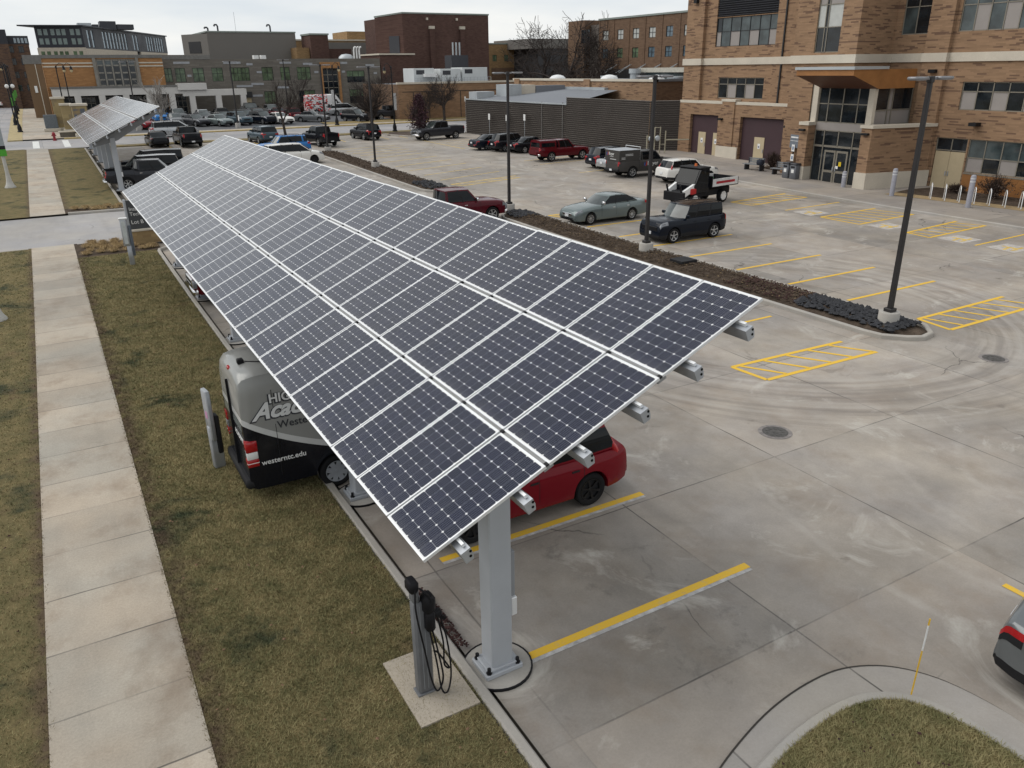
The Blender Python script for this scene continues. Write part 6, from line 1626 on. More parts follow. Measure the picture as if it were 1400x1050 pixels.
O = bldg('orange brick hall with a tall mullioned window above a white colonnade', (10,138,gz(138)))
fo = Fac(O, (2.2,138,0), (1,0,0), m_bricko); OW = (6.9,12.3,6.45,10.2); fo.wall(0, 16.1, 0, 10.35, [OW])
fo.win(*OW, [.2,.4,.6,.8], [.25,.5,.77], lambda i,j: 2 if j == 3 else 0, fm=M('grey_mullion',(.25,.235,.205),.7), fw=.2, mats=[m_glass,m_blank,m_glassp])
fo.part('window_surround', M('grey_surround',(.23,.215,.19),.8), 6.5, 6.9, 6.2, 10.4, .003, .3); fo.part('window_surround', bpy.data.materials['grey_surround'], 12.3, 12.7, 6.2, 10.4, .003, .3)
for z in (9.15, 9.6): fo.part('string_course', m_limestone, 0, 6.5, z, z+.18, .003, .08); fo.part('string_course', m_limestone, 12.7, 16.1, z, z+.18, .003, .08)
fo.part('parapet', bpy.data.materials['grey_parapet'], -2.3, 16.2, 10.352, 10.8, -.4, .12)
fo.part('side_bay', M('brown_side_bay',(.16,.10,.055),.8,0,.08,.5), -2.2, -.05, 0, 9.6, -.5, .2); fo.part('side_band', bpy.data.materials['grey_parapet'], -2.3, -.02, 9.602, 10.35, -.5, .25); fo.part('seam_post', m_limestone, -.95, -.85, 0, 9.6, .2, .24); fo.part('notice_box', m_white, -1.6, -1.25, 5.8, 6.7, .2, .3)
boxb(O, 'rear_mass', m_bricko, 2.3, 18.2, 138.4, 155, 0, 10.3)
fc = Fac(O, (2.6,136,0), (1,0,0), m_colonn); fc.part('beam', m_colonn, 0, 17.6, 5.25, 6.25, -1.9, .0); fc.part('beam', m_colonn, 17.6, 27.2, 4.85, 5.75, -1.9, .0); fc.part('beam_cap', bpy.data.materials['grey_parapet'], -.1, 17.7, 6.252, 6.5, -1.9, .1)
fc.part('portal_head', m_colonn, 17.0, 21.2, 5.752, 6.7, -1.9, .35)
for a in (.0,2.75,5.95,9.2,12.4,15.6,18.5,22.4,26.2): fc.part('pier', m_colonn, a, a+.85, 0, 5.25 if a < 17 else 4.85, -.9, -.01)
for i, a in enumerate((.9,3.7,6.9,10.1,13.3,16.5)):
    fo.win(a+.3, a+2.2, 1.5, 5.0, [.33,.66], [.5,.75], lambda i,j: 0, d=.06, fm=m_frame, mats=[m_glass])
fo.part('shop_front', m_framed, .3, 16, 1.4, 5.2, .003, .015)

# -- gym, towers and roofs behind the grey building
Y_ = bldg('taupe windowless gymnasium block behind the grey building', (38,165,gz(140)))
fy = Fac(Y_, (30.3,165,0), (1,0,0), m_gymgrey); fy.wall(0, 16.5, 0, 15.1)
fy2 = Fac(Y_, (26.9,172,0), (3.4,-7,0), m_gymgrey); fy2.wall(0, 7.78, 0, 14.9); fy2.part('vent_louvre', m_framed, 2, 5.6, 11.6, 13.6, .003, .08)
boxb(Y_, 'coping', m_coping, 30.2, 46.9, 164.9, 180, 15.102, 15.35); boxb(Y_, 'rear_mass', m_gymgrey, 30.5, 46.7, 165.3, 180, 0, 15.0)
for x, h in ((32.8,1.2),(31.0,.7),(42.6,1.3)):
    m = MB(); m.tube([(x,167,15.3),(x,167,15.3+h*.8),(x-.15,167,15.3+h),(x-.5,167,15.3+h),(x-.65,167,15.25+h*.8)], .16, 8); m.build('gooseneck_vent', m_louvre, Y_, smooth=60, loc=-Y_.location)
m = MB(); m.cyl((36.3,168,15.3),(36.3,168,18.8),.03,n=6); m.build('antenna', m_flash, Y_, loc=-Y_.location)
def plain(label, mat, x0, x1, y0, y1, h, coping=m_limestone, extra=()):
    t = bldg(label, ((x0+x1)/2,y0,gz(140)), 'distant_building'); boxb(t, 'wall', mat, x0, x1, y0, y1, 0, h); boxb(t, 'coping', coping, x0-.15, x1+.15, y0-.15, y1, h+.002, h+.3)
    for a in extra: boxb(t, a[0], a[1], *a[2:])
    return t
plain('slim dark red brick stair tower between two pale roofs', m_brickr, 48.2, 51.7, 160, 166, 14.6, m_coping, [('lower_block', m_brickr, 51.8, 56.5, 161, 166, 0, 12.2), ('ochre_bay', m_brickt, 45.6, 48.1, 161, 166, 0, 12.4)])
plain('wide tan roofed range with a small penthouse behind the stair tower', m_brickt, 46, 72, 178, 195, 14.2, m_limestone, [('penthouse', m_brickt, 62.5, 71, 180, 190, 14.5, 16.2), ('grey_band', m_gymgrey, 56.5, 66, 177.7, 177.9, 9, 13.9)])
plain('small ochre block peeking out left of the gymnasium', m_brickt, 21.6, 29.5, 178, 190, 11.2, m_brickd)

A = bldg('dark glazed apartment block with a flat overhanging roof on the skyline', (16,230,gz(140)), 'apartment_building')
dk = M('charcoal_apartment_cladding',(.028,.030,.038),.5,0,.1,.3); crm = M('cream_apartment_base',(.46,.41,.34),.8)
fa = Fac(A, (3.6,230,0), (9.8,-3,0), dk); L1 = math.hypot(9.8,3)
hs = [(.5+q,1.5+q,z,z+1.45) for q in (.0,1.25,2.75,4.0,5.15,7.0,8.3) for z in (14.75,16.75)]
fa.wall(0, L1, 14.1, 18.7, hs)
for h in hs: fa.win(*h, [], [], lambda i,j: 2, fm=m_framed, fw=.05, mats=[m_glass, m_blank, M('pale_green_curtain_glass',(.20,.25,.24),.2)])
fa2 = Fac(A, (13.4,227.1,0), (26.3,57,0), dk); L2 = math.hypot(26.3,57)
hs2 = []
for q in (2.5,5.0,12,14.2,16.4,18.6,20.8,23,25.2,27.4,33.5,36,44.5,46.6,48.7,51.5,53.6,55.7,58): hs2.append((q,q+1.25,14.2,18.1))
fa2.wall(0, L2, 13.9, 18.7, hs2)
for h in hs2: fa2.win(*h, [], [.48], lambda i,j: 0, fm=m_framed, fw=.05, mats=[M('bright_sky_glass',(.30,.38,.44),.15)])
fa2.part('cream_storey', crm, 0, 35, 9, 13.9, -.3, .15); fa2.part('cream_storey', crm, 38, 62, 9, 13.9, -.3, .15)
fa.part('cream_storey', crm, -.2, L1+.1, 9, 14.1, -.3, .15)
for q in range(9): 
    if q < 7: fa.part('window', m_greenglass, .5+[.0,1.25,2.75,4.0,5.15,7.0,8.3][q], 1.3+[.0,1.25,2.75,4.0,5.15,7.0,8.3][q], 11.8, 13.3, .152, .19)
m = MB(); m.prism([(4.0,230.5),(13.3,227.7),(39,284),(30,288)], 9, 18.69); m.build('upper_mass', dk, A, loc=-A.location)
m = MB(); m.prism([(.2,229.4),(13.7,226.4),(40.2,284.3),(30,289)], 18.7, 19.0); m.build('roof_slab', dk, A, loc=-A.location)
for i, (x0,x1,h) in enumerate(((13.8,17,20.4),(17.2,18.6,20.1),(19,22.8,20.9),(23,27,20.2))): boxb(A, 'roof_plant', m_louvre if i != 0 else m_flash, x0, x1, 246, 251, 19.002, h)
F = bldg('brown brick flats with a dark mansard beyond the side street at the far left', (-6,190,gz(140)), 'apartment_building')
ff = Fac(F, (-14,190,0), (1,0,0), m_brickflat); hs = [(q,q+.9,z,z+1.2) for q in (8.2,10,11.9,13.6) for z in (5.2,7.6,10,12.2)]; ff.wall(0, 15.5, 0, 13.7, hs)
for h in hs: ff.win(*h, [.5], [], lambda i,j: 0, fm=m_framed, fw=.06)
boxb(F, 'mansard', M('dark_mansard',(.04,.042,.05),.7), -14, 1.6, 190.2, 200, 13.7, 15.2); boxb(F, 'rear_mass', m_brickflat, -14, 1.5, 190.4, 215, 0, 13.6); boxb(F, 'taller_end', M('charcoal_end',(.035,.037,.045),.7), -20, -1.9, 188, 189.9, 13.7, 16.2)
boxb(F, 'taller_end_wall', m_brickflat, -20, -1.9, 188, 189.9, 0, 13.7)
for q in range(4):
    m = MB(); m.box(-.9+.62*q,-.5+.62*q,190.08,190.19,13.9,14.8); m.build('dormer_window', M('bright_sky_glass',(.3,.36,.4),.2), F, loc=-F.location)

# ---------------------------------------------------------------- trees and planting
def tree_mesh(seed, h, spread, trunk_r, levels=5, clear=.25, up=.5, nb=(2,4), twig=.006, sides=6, fine=1.0):
    rg = random.Random(seed); tr = MB(); cr = MB(); tips = []
    def grow(p, d, L, r, lv, mb):
        n = 4 if lv < levels-1 else 3; pts = [p]; rs = [r]; q = p.copy(); dd = d.copy(); r1 = max(r*.55, twig)
        for k in range(n):
            dd = (dd + Vector((rg.gauss(0,.13),rg.gauss(0,.13),rg.gauss(0,.10)+.05*up))).normalized()
            q = q + dd*(L/n); pts.append(q.copy()); rs.append(r+(r1-r)*(k+1)/n)
        mb.tube(pts, rs, max(3, sides-lv))
        if lv >= levels: tips.append(q); return
        m = rg.randint(*nb)
        for k in range(m+1):
            i = len(pts)-1 if k == 0 else rg.randint(1, len(pts)-1)
            ax = Vector((rg.gauss(0,1),rg.gauss(0,1),rg.gauss(0,.5))).normalized()
            a = rg.uniform(.35,.95)*spread if k else rg.uniform(.1,.35)
            nd = (dd*math.cos(a) + (ax - dd*ax.dot(dd)).normalized()*math.sin(a)); nd.z += .18*up; nd.normalize()
            grow(pts[i], nd, L*rg.uniform(.58,.82), rs[i]*rg.uniform(.55,.72) if k else r1, lv+1, cr)
    p = Vector((0,0,0)); top = Vector((rg.gauss(0,.02)*h, rg.gauss(0,.02)*h, clear*h))
    tr.tube([(0,0,-.1),(0,0,.12),tuple(top*.5),tuple(top)], [trunk_r*1.5,trunk_r*1.08,trunk_r*.95,trunk_r*.82], 10)
    for k in range(rg.randint(3,5)):
        a = k*2.1+rg.uniform(-.4,.4); t = rg.uniform(.25,.75)*spread
        d = Vector((math.cos(a)*math.sin(t), math.sin(a)*math.sin(t), math.cos(t)))
        grow(top*rg.uniform(.8,1), d, h*(1-clear)*rg.uniform(.34,.42), trunk_r*rg.uniform(.5,.7), 1, cr)
    grow(top, Vector((0,0,1)), h*(1-clear)*.42, trunk_r*.75, 1, cr)
    return tr, cr, tips
def bare_tree(label, x, y, h, spread, r, seed, mat=None, z=None, group='bare winter trees', **k):
    t = thing('bare_tree', label, 'tree', (x,y,gz(y) if z is None else z), 0, group)
    tr, cr, tips = tree_mesh(seed, h, spread, r, **k)
    mat = mat or m_twig; tr.build('trunk', mat, t, smooth=60); cr.build('crown', mat, t, smooth=70)
    return t
bare_tree('slender bare tree on the street verge beside the slate blue suv', 23.9, 92.3, 6.2, .65, .15, 11, clear=.3, levels=4, twig=.012)
bare_tree('wide bare street tree with dark forking limbs beside the black crossover', 34.4, 92.3, 6.6, 1.05, .22, 12, clear=.2, levels=5, twig=.012)
bare_tree('round headed bare tree in front of the tan podium wall', 49.2, 103.9, 6.0, 1.05, .18, 13, z=gz(104)+.1, clear=.3, levels=5, twig=.012)
bare_tree('thin bare sapling left of the round headed tree', 47.0, 104.4, 3.8, .5, .05, 14, z=gz(104)+.1, clear=.25, levels=4, twig=.010)
bare_tree('pale forked tree by the white colonnade in the far lot', 13.6, 112.0, 6.0, .75, .20, 15, m_barkpale, clear=.28, levels=4, twig=.016)
bare_tree('small bare tree by the podium corner behind the purple one', 47.6, 106.8, 4.4, .9, .08, 19, clear=.25, levels=4, twig=.011)
bare_tree('large bare tree rising left behind the low brick wing', 80.5, 127, 15.5, 1.35, .30, 16, z=1.0, clear=.25, levels=5, twig=.034, nb=(2,3), up=.25)
bare_tree('large dark bare tree spreading in front of the long brown block', 80.0, 117.5, 17.0, 1.45, .40, 17, z=1.0, clear=.2, levels=5, twig=.038, nb=(2,3), up=.2)
bare_tree('third bare tree leaning right in front of the stair end of the brown block', 78.6, 110, 14.0, 1.4, .34, 18, z=1.0, clear=.25, levels=5, twig=.034, nb=(2,3), up=.2)
bare_tree('bare young tree among the hedge before the grey building', 35.5, 128, 5.8, .8, .10, 20, clear=.25, levels=4, twig=.016)
bare_tree('bare tree in front of the brick end wall of the grey building', 45.5, 118, 6.0, 1.0, .12, 22, clear=.25, levels=5, twig=.014)
bare_tree('bare tree on the left side of the side street pavement', 1.2, 150, 6.5, .9, .14, 23, clear=.25, levels=4, twig=.018)
# purple leaved tree
def leaves(m, pts, n, size, seed, sp):
    rg = random.Random(seed)
    for p in pts:
        for k in range(n):
            c = Vector(p) + Vector((rg.gauss(0,sp),rg.gauss(0,sp),rg.gauss(0,sp*.8)))
            a = Vector((rg.gauss(0,1),rg.gauss(0,1),rg.gauss(0,1))).normalized(); b = a.cross(Vector((rg.gauss(0,1),rg.gauss(0,1),rg.gauss(0,1)))).normalized(); s = size*rg.uniform(.6,1.3)
            m.quad(c-a*s, c-b*s*.55, c+a*s, c+b*s*.55)
t = thing('purple_tree', 'small dark purple leaved tree on the corner bed by the slate pickup', 'tree', (36.4,83.4,gz(83.4)))
tr, cr, tips = tree_mesh(31, 4.2, .75, .08, clear=.28, levels=4, twig=.012); tr.build('trunk', m_twig, t); cr.build('branches', m_twig, t)
rg = random.Random(5); pts = []
for k in range(240):
    f = rg.random(); a = rg.uniform(0,6.28); R_ = 1.15*math.sin(min(1,(1-f)*1.25+.08)*1.5)*rg.uniform(.35,1)
    pts.append((R_*math.cos(a), R_*math.sin(a), 1.2+f*3.3))
m = MB(); leaves(m, pts, 16, .09, 6, .15); m.build('crown', M('purple_leaf',(.060,.026,.034),.8,0,.5,3), t)
def shrub(label, x, y, r, h, seed, col='brown', z=None):
    t = thing('shrub', label, 'shrub', (x,y,(gz(y)+.12) if z is None else z), 0, 'bare shrubs by the buildings'); rg = random.Random(seed); m = MB()
    for k in range(150):
        a = rg.uniform(0,6.28); t_ = rg.uniform(.0,1.0); L = rg.uniform(.5,1.1)
        d = Vector((math.cos(a)*t_*r, math.sin(a)*t_*r, h*(1-.35*t_*t_)))*L
        m.tube([(d.x*.12,d.y*.12,0),(d.x*.55+rg.gauss(0,.05),d.y*.55,d.z*.55),tuple(d)], [.016,.011,.006], 3)
        for q in range(3):
            e = d*rg.uniform(.5,.95); f_ = e+Vector((rg.gauss(0,.22),rg.gauss(0,.22),rg.uniform(.0,.28))); m.tube([tuple(e),tuple(f_)], [.009,.005], 3)
    m.build('stems', M('brown_stem',(.055,.040,.034),1,0,.3,4,spec=.05), t)
    if col != 'none':
        g = MB(); P = []
        for k in range(70): a = rg.uniform(0,6.28); q = rg.random()**.6; P.append((r*q*math.cos(a), r*q*math.sin(a), h*rg.uniform(.15,.92)*(1-.3*q)))
        leaves(g, P, 7, .06, seed+1, .09); g.build('leaves', M('withered_leaf',(.075,.055,.045),1,0,.5,4,spec=.05) if col == 'brown' else M('yew_leaf',(.022,.04,.022),.8,0,.4,4), t)
sh = [('twiggy brown shrub behind the left bench', 50.9, 45.9, .9, 1.3), ('taller twiggy shrub beside the sign post', 51.2, 43.2, .8, 1.5), ('brown shrub between the two benches', 50.9, 44.6, 1.0, 1.15),
      ('dense dark shrub in the bed by the bike racks', 51.6, 28.3, 1.3, 1.5), ('dense dark shrub at the right frame edge', 51.6, 25.4, 1.4, 1.5), ('low shrub left in the bed by the bike racks', 52.0, 31.0, .6, .5)]
for i, q in enumerate(sh): shrub(*q[:5], 40+i)
for i, (x, w) in enumerate(((32.4,2.6),(36.8,2.4),(40.5,2.0))): shrub(('brown hedge clump at the left of the grey wall','brown hedge clump in the middle of the grey wall','brown hedge clump near the orange framed window')[i], x, 130.5, w, 2.2, 60+i, z=gz(130))
shrub('small dark evergreen at the foot of the podium', 44.6, 110.2, .9, 1.1, 70, 'green', z=gz(110)+.1)
sheet('planting_bed', [(48.9,33.3),(50.8,33.6),(53.2,33.2),(53.2,15),(50.6,15),(50.2,24)], .135, m_mulch)
sheet('planting_bed', [(50.2,42.4),(52.6,42.4),(52.6,47.0),(50.2,47.0)], .135, m_mulch)
sheet('straw_edge', [(47.6,33.2),(48.9,33.2),(50.2,24),(50.4,15),(49.4,15),(48.6,26)], .13, M('dry_straw_mulch',(.30,.22,.12),.95,0,.3,2,fine=.3))
# tufts of dead ornamental grass in the beds at the driveway
proto_t = None
def tuft(x, y, s, label):
    global proto_t
    if proto_t is None:
        proto_t = thing('grass_tuft', label, 'ornamental grass', (x,y,gz(y)+.09), 0, 'clipped straw grass tufts by the driveway')
        rg = random.Random(3); m = MB()
        for k in range(520):
            a = rg.uniform(0,6.28); q = rg.random(); h = rg.uniform(.12,.3); l = rg.uniform(.25,.55)*q+.03
            b = Vector((math.cos(a)*.10*q, math.sin(a)*.10*q, 0)); w = Vector((-math.sin(a), math.cos(a), 0))*.008
            mid = b+Vector((math.cos(a)*l*.55, math.sin(a)*l*.55, h)); tip = b+Vector((math.cos(a)*l, math.sin(a)*l, h*.35))
            m.add([b-w,b+w,mid+w,mid-w,tip], [(0,1,2,3),(3,2,4)])
        m.build('blades', m_straw, proto_t); proto_t.scale = (s,)*3; return
    dup(proto_t, (x,y,gz(y)+.09), rnd.uniform(0,6.28), label, s)
LB = 'clipped straw coloured grass tuft in the bed between the near lawn and the driveway'; LA = 'clipped straw coloured grass tuft in the bed beyond the driveway'
for r_, yy in enumerate((41.6,42.3,43.0,43.7)):
    for k in range(4 if yy > 42 else 6): tuft(.85+.58*k+rnd.uniform(-.12,.12)+(.25 if r_%2 else 0), yy+rnd.uniform(-.1,.1), rnd.uniform(.55,.85), LB)
for r_, yy in enumerate((53.9,54.6)):
    for k in range(8): tuft(1.9+.6*k+rnd.uniform(-.12,.12) - (.9 if r_ else 0), yy+rnd.uniform(-.1,.1), rnd.uniform(.55,.85), LA)
# distant wooded skyline
m = MB(); rg = random.Random(9)
for k in range(60):
    x = -700+k*32+rg.uniform(-8,8); h = rg.uniform(8,15); m.add([(x-26,900,-1),(x+26,900,-1),(x+18,905,h*.8),(x,905,h),(x-18,905,h*.75)], [(0,1,2,3,4)])
tag(m.build('far_hills', M('hazy_hills',(.22,.25,.28),1,0,.1,.01)), kind='structure')

# ---------------------------------------------------------------- lamp posts
def lot_lamp(x, y, label, dr=0):
    t = thing('lamp_post', label, 'lamp post', (x,y,gz(y)+.16), dr, 'square lamp posts in the lot')
    m = MB(); m.lathe([(.33,-.2),(.33,.42),(.31,.46),(0,.46)], n=24); m.build('footing', m_conc, t, smooth=40)
    m = MB(); m.cbox(-.15,.15,-.15,.15,.46,.58,.02); m.build('base_cover', m_lampmetal, t)
    m = MB(); m.add([(-.075,-.075,.5),(.075,-.075,.5),(.075,.075,.5),(-.075,.075,.5),(-.06,-.06,7.55),(.06,-.06,7.55),(.06,.06,7.55),(-.06,.06,7.55)], [(0,1,5,4),(1,2,6,5),(2,3,7,6),(3,0,4,7),(4,5,6,7)]); m.build('pole', m_lampmetal, t, bevel=.01)
    m = MB(); m.cbox(-.09,.09,-.09,.09,7.5,7.68,.02); m.build('pole_cap', m_lampmetal, t)
    for sd in (-1,1):
        m = MB(); m.bar((sd*.06,0,7.6),(sd*.30,0,7.63),.07,.06); m.cbox(min(sd*.28,sd*.92),max(sd*.28,sd*.92),-.16,.16,7.58,7.67,.035); h = m.build('lamp_head', M('silver_grey_lamp_head',(.22,.22,.23),.4,.4), t, smooth=40)
        m = MB(); m.cbox(min(sd*.4,sd*.86),max(sd*.4,sd*.86),-.12,.12,7.568,7.585,.005); m.build('lens', m_lens, h)
for x, y, l in ((23.1,15.2,'tall square lamp post standing in the dark rocks at the near end of the island'),(23.3,28.0,'tall square lamp post in the mulch island below the boxy black suv'),(23.1,40.4,'tall square lamp post at the rocky end by the maroon pickup'),
                (23.2,62.5,'square lamp post in the middle of the second island'),(23.3,75.2,'square lamp post at the far tip of the second island'),(48.6,183,'thin distant lamp post on the roof line left of the gym')):
    if y < 100: lot_lamp(x, y, l)
lot_lamp(21.9, 107.2, 'dark lamp post at the front of the far lot behind the small white tree', rad(20)); lot_lamp(33.6, 126.5, 'dark lamp post at the back of the far lot by the hedge', rad(10)); lot_lamp(10.6, 110, 'dark lamp post in the far lot seen above the distant canopy', 0)
def street_lamp(x, y, label, side=1, banner=None, globe=False, z=None):
    t = thing('street_lamp', label, 'street lamp', (x,y,gz(y)+.1), 0, 'black ornamental street lamps')
    m = MB(); m.lathe([(.30,0),(.30,.12),(.22,.2),(.24,.5),(.16,.8),(.12,.95),(0,.95)], n=12); m.build('base', m_iron, t, smooth=40)
    m = MB(); m.cyl((0,0,.9),(0,0,7.0),.085,.06,10); m.lathe([(.0,0),(.10,.02),(.10,.12),(.05,.2),(0,.35)],(0,0,7.0),10); m.build('pole', m_iron, t, smooth=40)
    m = MB(); m.tube([(0,0,6.6),(side*.12,0,7.25),(side*.45,0,7.55),(side*.78,0,7.4),(side*.85,0,7.1)], .035, 6); a = m.build('arm', m_iron, t, smooth=50)
    m = MB(); m.lathe([(.05,.35),(.12,.3),(.16,.05),(.22,0),(.22,-.05),(0,-.05)], (side*.85,0,6.8), 12); m.build('lantern', m_iron, a, smooth=40)
    m = MB(); m.lathe([(.17,0),(.16,-.18),(.06,-.3),(0,-.3)], (side*.85,0,6.75), 12); m.build('globe', M('warm_lamp_glass',(.60,.50,.30),.3), a, smooth=50)
    if banner: m = MB(); m.box(.08 if side<0 else -.42,.42 if side<0 else -.08,-.01,.01,2.4,4.3 if banner is not m_gban else 3.4); m.build('banner', banner, t)
    if globe:
        for q in (-.28,.28):
            m = MB(); m.lathe([(0,.0),(.16,.05),(.24,.22),(.16,.40),(0,.46)], (q,0,4.9), 12); m.build('lamp_globe', m_white, t, smooth=60)
m_gban = M('green_banner',(.08,.25,.05),.8); m_wban = M('pale_banner',(.5,.5,.5),.8,0,.4,6)
street_lamp(33.7, 103.8, 'black ornamental street lamp across the street from the bare tree', 1, m_wban)
street_lamp(36.9, 91.9, 'black ornamental street lamp on the near verge with a pale banner', -1, m_wban)
street_lamp(-2.0, 113.7, 'black street lamp with a pair of white globes at the side street corner', -1, None, True)
for k in range(4): street_lamp(-2.5, 125+13*k, ('second','third','fourth','fifth')[k]+' black street lamp along the side street with a green banner', -1, m_gban)
street_lamp(3.3, 119, 'black street lamp rising left of the distant canopy, nearer of a pair', 1); street_lamp(4.1, 119, 'black street lamp rising left of the distant canopy, further right of a pair', 1)

# ---------------------------------------------------------------- street furniture by the entrance
def bollard(x, y, h, label):
    t = thing('bollard', label, 'bollard', (x,y,gz(y)+.12), 0, 'pale grey bollards at the entrance')
    m = MB(); m.lathe([(.15,0),(.15,h-.12),(.13,h-.04),(.07,h),(0,h)], n=18); m.build('post', M('bollard_sleeve',(.30,.30,.34),.55,0,.1,3), t, smooth=40)
    m = MB()
    for z in (h-.42,h-.24): m.lathe([(.153,z),(.153,z+.07)], n=18)
    m.build('reflective_band', M('bollard_band',(.55,.56,.58),.4), t)
bollard(48.1-.3, 36.6, 1.1, 'pale grey bollard in front of the glass entrance doors'); bollard(47.4, 32.5, 1.75, 'pale grey bollard in front of the wing wall'); bollard(47.3, 27.3, 1.9, 'pale grey bollard among the bike racks')
for k in range(8):
    y = 30.6-.86*k; x = 48.6+.14*k
    t = thing('bike_rack', ('silver hoop bike rack nearest the cream double doors','second silver hoop bike rack from the cream doors','third silver hoop bike rack from the cream doors','silver hoop bike rack just left of the tall bollard','silver hoop bike rack just right of the tall bollard','sixth silver hoop bike rack from the cream doors','silver hoop bike rack left of the dense shrub','silver hoop bike rack at the right frame edge')[k], 'bike rack', (x,y,gz(y)+.13), rad(40), 'row of hoop bike racks')
    m = MB(); m.tube([(-.32,0,0),(-.25,0,.75),(-.15,0,.9),(0,0,.96),(.15,0,.9),(.25,0,.75),(.32,0,0)], .026, 8); m.build('hoop', m_alu, t, smooth=60)
    m = MB(); m.cyl((-.32,0,0),(-.32,0,.012),.07,n=10); m.cyl((.32,0,0),(.32,0,.012),.07,n=10); m.build('foot_plate', m_steel, t)
def bench(x, y, label):
    t = thing('bench', label, 'bench', (x,y,gz(y)+.12), rad(-82), 'grey benches by the entrance')
    m = MB()
    for k in range(4): m.box(-.95,.95,-.28+.15*k,-.16+.15*k,.44,.48)
    m.build('seat', M('bench_grey',(.22,.23,.24),.55,.2), t); m = MB()
    for k in range(3): m.box(-.75,.75,.30,.34,.54+.14*k,.65+.14*k)
    m.build('backrest', bpy.data.materials['bench_grey'], t)
    for sx in (-.7,.7): m = MB(); m.box(sx-.04,sx+.04,-.26,.32,.0,.435); m.box(sx-.035,sx+.035,.26,.297,.44,.92); m.build('leg', m_louvre, t)
bench(48.9, 46.0, 'grey slatted bench with a dark bag on it near the plum doors'); bench(48.7, 42.9, 'grey slatted bench beside the twin bins')
t = thing('bag', 'dark navy bag resting on the end of the left bench', 'bag', (48.7,45.2,gz(45)+.605), 0)
m = MB(); m.cbox(-.22,.22,-.3,.3,0,.42,.12); m.build('body', M('navy_cloth',(.018,.022,.035),.8), t, smooth=50); m = MB(); m.tube([(0,-.15,.4),(0,-.08,.52),(0,.08,.52),(0,.15,.4)], .015, 6); m.build('handle', m_black, t)
for k, yy in enumerate((41.75,41.05)):
    t = thing('litter_bin', ('grey litter bin closer to the bench','grey litter bin closer to the entrance pier')[k], 'litter bin', (47.95,yy,gz(yy)+.12), 0, 'twin litter bins')
    m = MB(); m.cbox(-.28,.28,-.28,.28,0,1.0,.04); m.build('body', M('bin_grey',(.13,.135,.15),.5), t, smooth=40)
    m = MB(); m.cbox(-.30,.30,-.30,.30,1.0,1.14,.05); m.build('lid', m_louvre, t, smooth=40); m = MB(); m.box(-.284,-.281,-.18,.18,.80,.93); m.build('slot', m_black, t); m = MB(); m.box(-.284,-.281,-.12,.12,.45,.7); m.build('label_plate', m_white, t)
t = thing('sign_post', 'pole with a grey bus stop style board and two white parking plates', 'sign', (49.3,42.6,gz(42.6)+.12), rad(-10))
m = MB(); m.cyl((0,0,0),(0,0,2.1),.05,n=10); m.build('pole', m_iron, t, smooth=40)
for z0, z1 in ((1.05,1.55),(1.75,2.25)):
    m = MB(); m.box(-.055,-.05,-.17,.17,z0,z1); pl = m.build('white_plate', m_white, t); m = MB(); m.box(-.058,-.0555,-.08,.08,z0+.12,z1-.14); m.build('plate_print', M('plate_blue',(.12,.18,.3),.6), pl)
m = MB(); m.cbox(.0,.06,-.48,.52,2.0,2.95,.02); m.build('board', M('slate_board',(.15,.17,.20),.5), t); m = MB(); m.box(-.004,-.001,-.38,.42,2.72,2.82); m.box(-.004,-.001,-.42,.46,2.5,2.53); m.build('board_print', m_white, t)
def small_sign(x, y, h, label, group='small white parking signs'):
    t = thing('parking_sign', label, 'sign', (x,y,gz(y)), rad(10), group)
    m = MB(); m.cyl((0,0,0),(0,0,h),.03,n=8); m.build('pole', m_steel, t); m = MB(); m.box(-.04,-.032,-.16,.16,h-.65,h); m.build('plate', m_white, t)
small_sign(44.6, 82.3, 2.4, 'white parking sign against the ribbed wall by the navy saloon'); small_sign(45.4, 79.7, 2.4, 'white parking sign against the ribbed wall behind the lamp pole'); small_sign(46.1, 77.0, 2.6, 'white parking sign right of the lamp pole by the ribbed wall'); small_sign(53.6, 106.0, 3.0, 'small pale sign on the grass by the round headed tree')
small_sign(21.9, 106.2, 1.6, 'white post at the front of the far lot')
t = thing('gas_meter', 'cream gas meter pipework standing at the corner of the ribbed wall', 'gas meter', (49.6,58.9,gz(58.9)+.1), rad(-30))
mc = M('cream_pipe',(.36,.33,.25),.5)
for k, (dx, h) in enumerate(((-.9,1.6),(-.2,2.3),(.3,2.35),(.8,2.0))): m = MB(); m.cyl((dx,0,0),(dx,0,h),.06,n=8); m.build('riser', mc, t, smooth=40)
m = MB(); m.tube([(-.9,0,1.5),(-.2,0,1.5),(-.2,0,2.3),(.3,0,2.3),(.3,0,.8),(.8,0,.8),(.8,0,1.2),(3.0,0,1.2)], .055, 8); m.build('pipe_run', mc, t, smooth=30)
for q in ((-.55,1.3),(.05,1.35)): m = MB(); m.lathe([(0,-.2),(.2,-.15),(.26,0),(.2,.15),(0,.2)], (q[0],-.12,q[1]), 12, axis='y'); m.build('meter', m_flash, t, smooth=40)
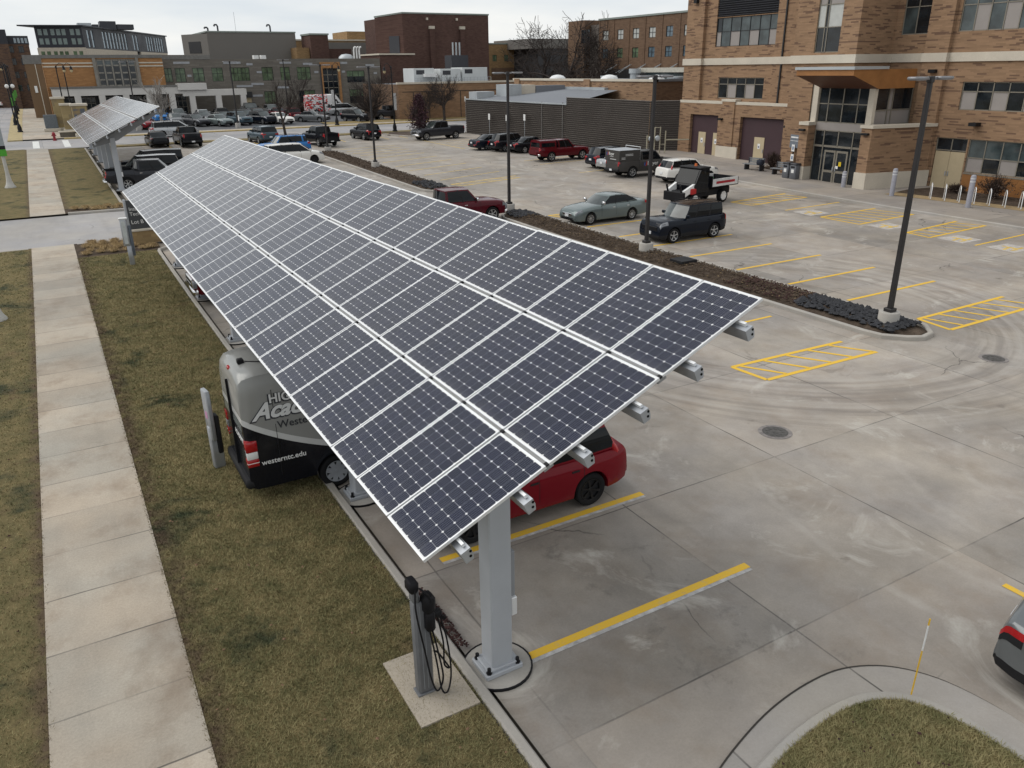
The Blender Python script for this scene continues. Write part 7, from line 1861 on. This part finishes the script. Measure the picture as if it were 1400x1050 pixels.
# hydrant, stone corner piers and granite slabs across the street
t = thing('fire_hydrant', 'red fire hydrant on the street corner by the stone piers', 'hydrant', (1.25,101.9,gz(102)), 0)
m = MB(); m.lathe([(.2,0),(.2,.08),(.13,.1),(.13,.62),(.17,.66),(.15,.8),(.06,.88),(0,.9)], n=14); m.build('barrel', M('hydrant_red',(.25,.02,.03),.5), t, smooth=40); m = MB(); m.cyl((-.24,0,.55),(.24,0,.55),.07,n=10); m.build('nozzle', bpy.data.materials['hydrant_red'], t, smooth=40)
ms = brickmat('corner_stone', (.34,.265,.14), (.24,.19,.12), .8, .4, .35)
for x, y, w, h, l, slate in ((4.3,99.8+4.2,1.5,3.3,'stone corner pier with slate inlay beside the distant canopy',True),(2.6,114,1.3,3.6,'square tan stone pier further back on the corner',False),(3.2,111,1.0,3.0,'narrow pale stone pier between the two larger ones',False)):
    t = thing('stone_pier', l, 'stone pier', (x,y,gz(y)+.1), 0, 'stone corner piers')
    m = MB(); m.box(-w/2,w/2,-w/2,w/2,0,h); m.build('shaft', ms, t); m = MB(); m.box(-w/2-.12,w/2+.12,-w/2-.12,w/2+.12,h,h+.22); m.build('cap', m_limestone, t); m = MB(); m.box(-w/2-.15,w/2+.15,-w/2-.15,w/2+.15,-.05,.35); m.build('foot', m_limestone, t)
    if slate: m = MB(); m.box(-w/2+.12,w/2-.25,-w/2-.04,-w/2-.005,.5,h-.3); m.build('slate_inlay', brickmat('slate_inlay',(.13,.14,.16),(.30,.21,.09),.9,.8,.4), t)
t = thing('stone_slab', 'grey granite monument slab standing left of the stone piers', 'monument', (1.4,113,gz(113)+.1), 0); m = MB(); m.cbox(-.7,.7,-.2,.2,.35,1.9,.05); m.build('slab', M('granite',(.13,.15,.17),.5,0,.2,6), t); m = MB(); m.cbox(-.9,.9,-.35,.35,0,.35,.04); m.build('plinth', m_limestone, t)
t = thing('garden_wall', 'low stone bed wall around the corner planting', 'low wall', (3.6,104.6,gz(104)), 0); m = MB(); m.box(-1.7,2.6,-.3,.3,0,.62); m.build('wall', M('dark_stone_course',(.13,.115,.095),.9,0,.3,2), t); m = MB(); m.box(-1.8,2.7,-.38,.38,.62,.74); m.build('cap', m_limestone, t)
t = thing('garden_wall', 'low brick garden wall with pale cap below the dark red block', 'low wall', (48,116.5,gz(116)), 0); m = MB(); m.box(-4,8,-.2,.2,0,1.5); m.build('wall', m_brickd, t); m = MB(); m.box(-4.1,8.1,-.28,.28,1.5,1.65); m.build('cap', m_limestone, t)
for i, (x, l) in enumerate(((47.0,'white gate post left of the dark far car'),(49.8,'white gate post behind the dark far car'),(51.4,'white gate post right of the dark far car'))):
    t = thing('gate_post', l, 'post', (x,115.3,gz(115)), 0, 'white gate posts'); m = MB(); m.cyl((0,0,0),(0,0,1.7),.14,n=10); m.build('shaft', m_white, t, smooth=40); m = MB(); m.lathe([(.17,0),(.1,.1),(0,.14)], (0,0,1.7), 10); m.build('cap', m_white, t)
t = thing('utility_box', 'grey utility cabinet behind the purple tree', 'cabinet', (40.4,92.0,gz(92)+.1), 0); m = MB(); m.cbox(-.5,.5,-.4,.4,0,1.5,.04); m.build('cabinet', M('cabinet_grey',(.17,.17,.17),.6), t); m = MB(); m.box(-.01,.01,-.405,-.401,.1,1.4); m.build('door_gap', m_black, t)
sheet('planting_bed', [(34.6,88.6),(37.0,84.2),(40.5,85.4),(44.0,86.6),(43.9,91.2),(36.0,91.2)], .1, M('brown_bed',(.085,.06,.045),1,0,.4,2,.6,fine=.3), skirt=.2)
kerb('kerb', [(34.5,89.2),(35.0,88.0),(37.0,84.1),(40.5,85.3),(43.9,86.5)], .18, .14)
sheet('drain_cover', [(22.75,24.9),(23.6,24.9),(23.6,25.7),(22.75,25.7)], .40, m_dark, skirt=.1)
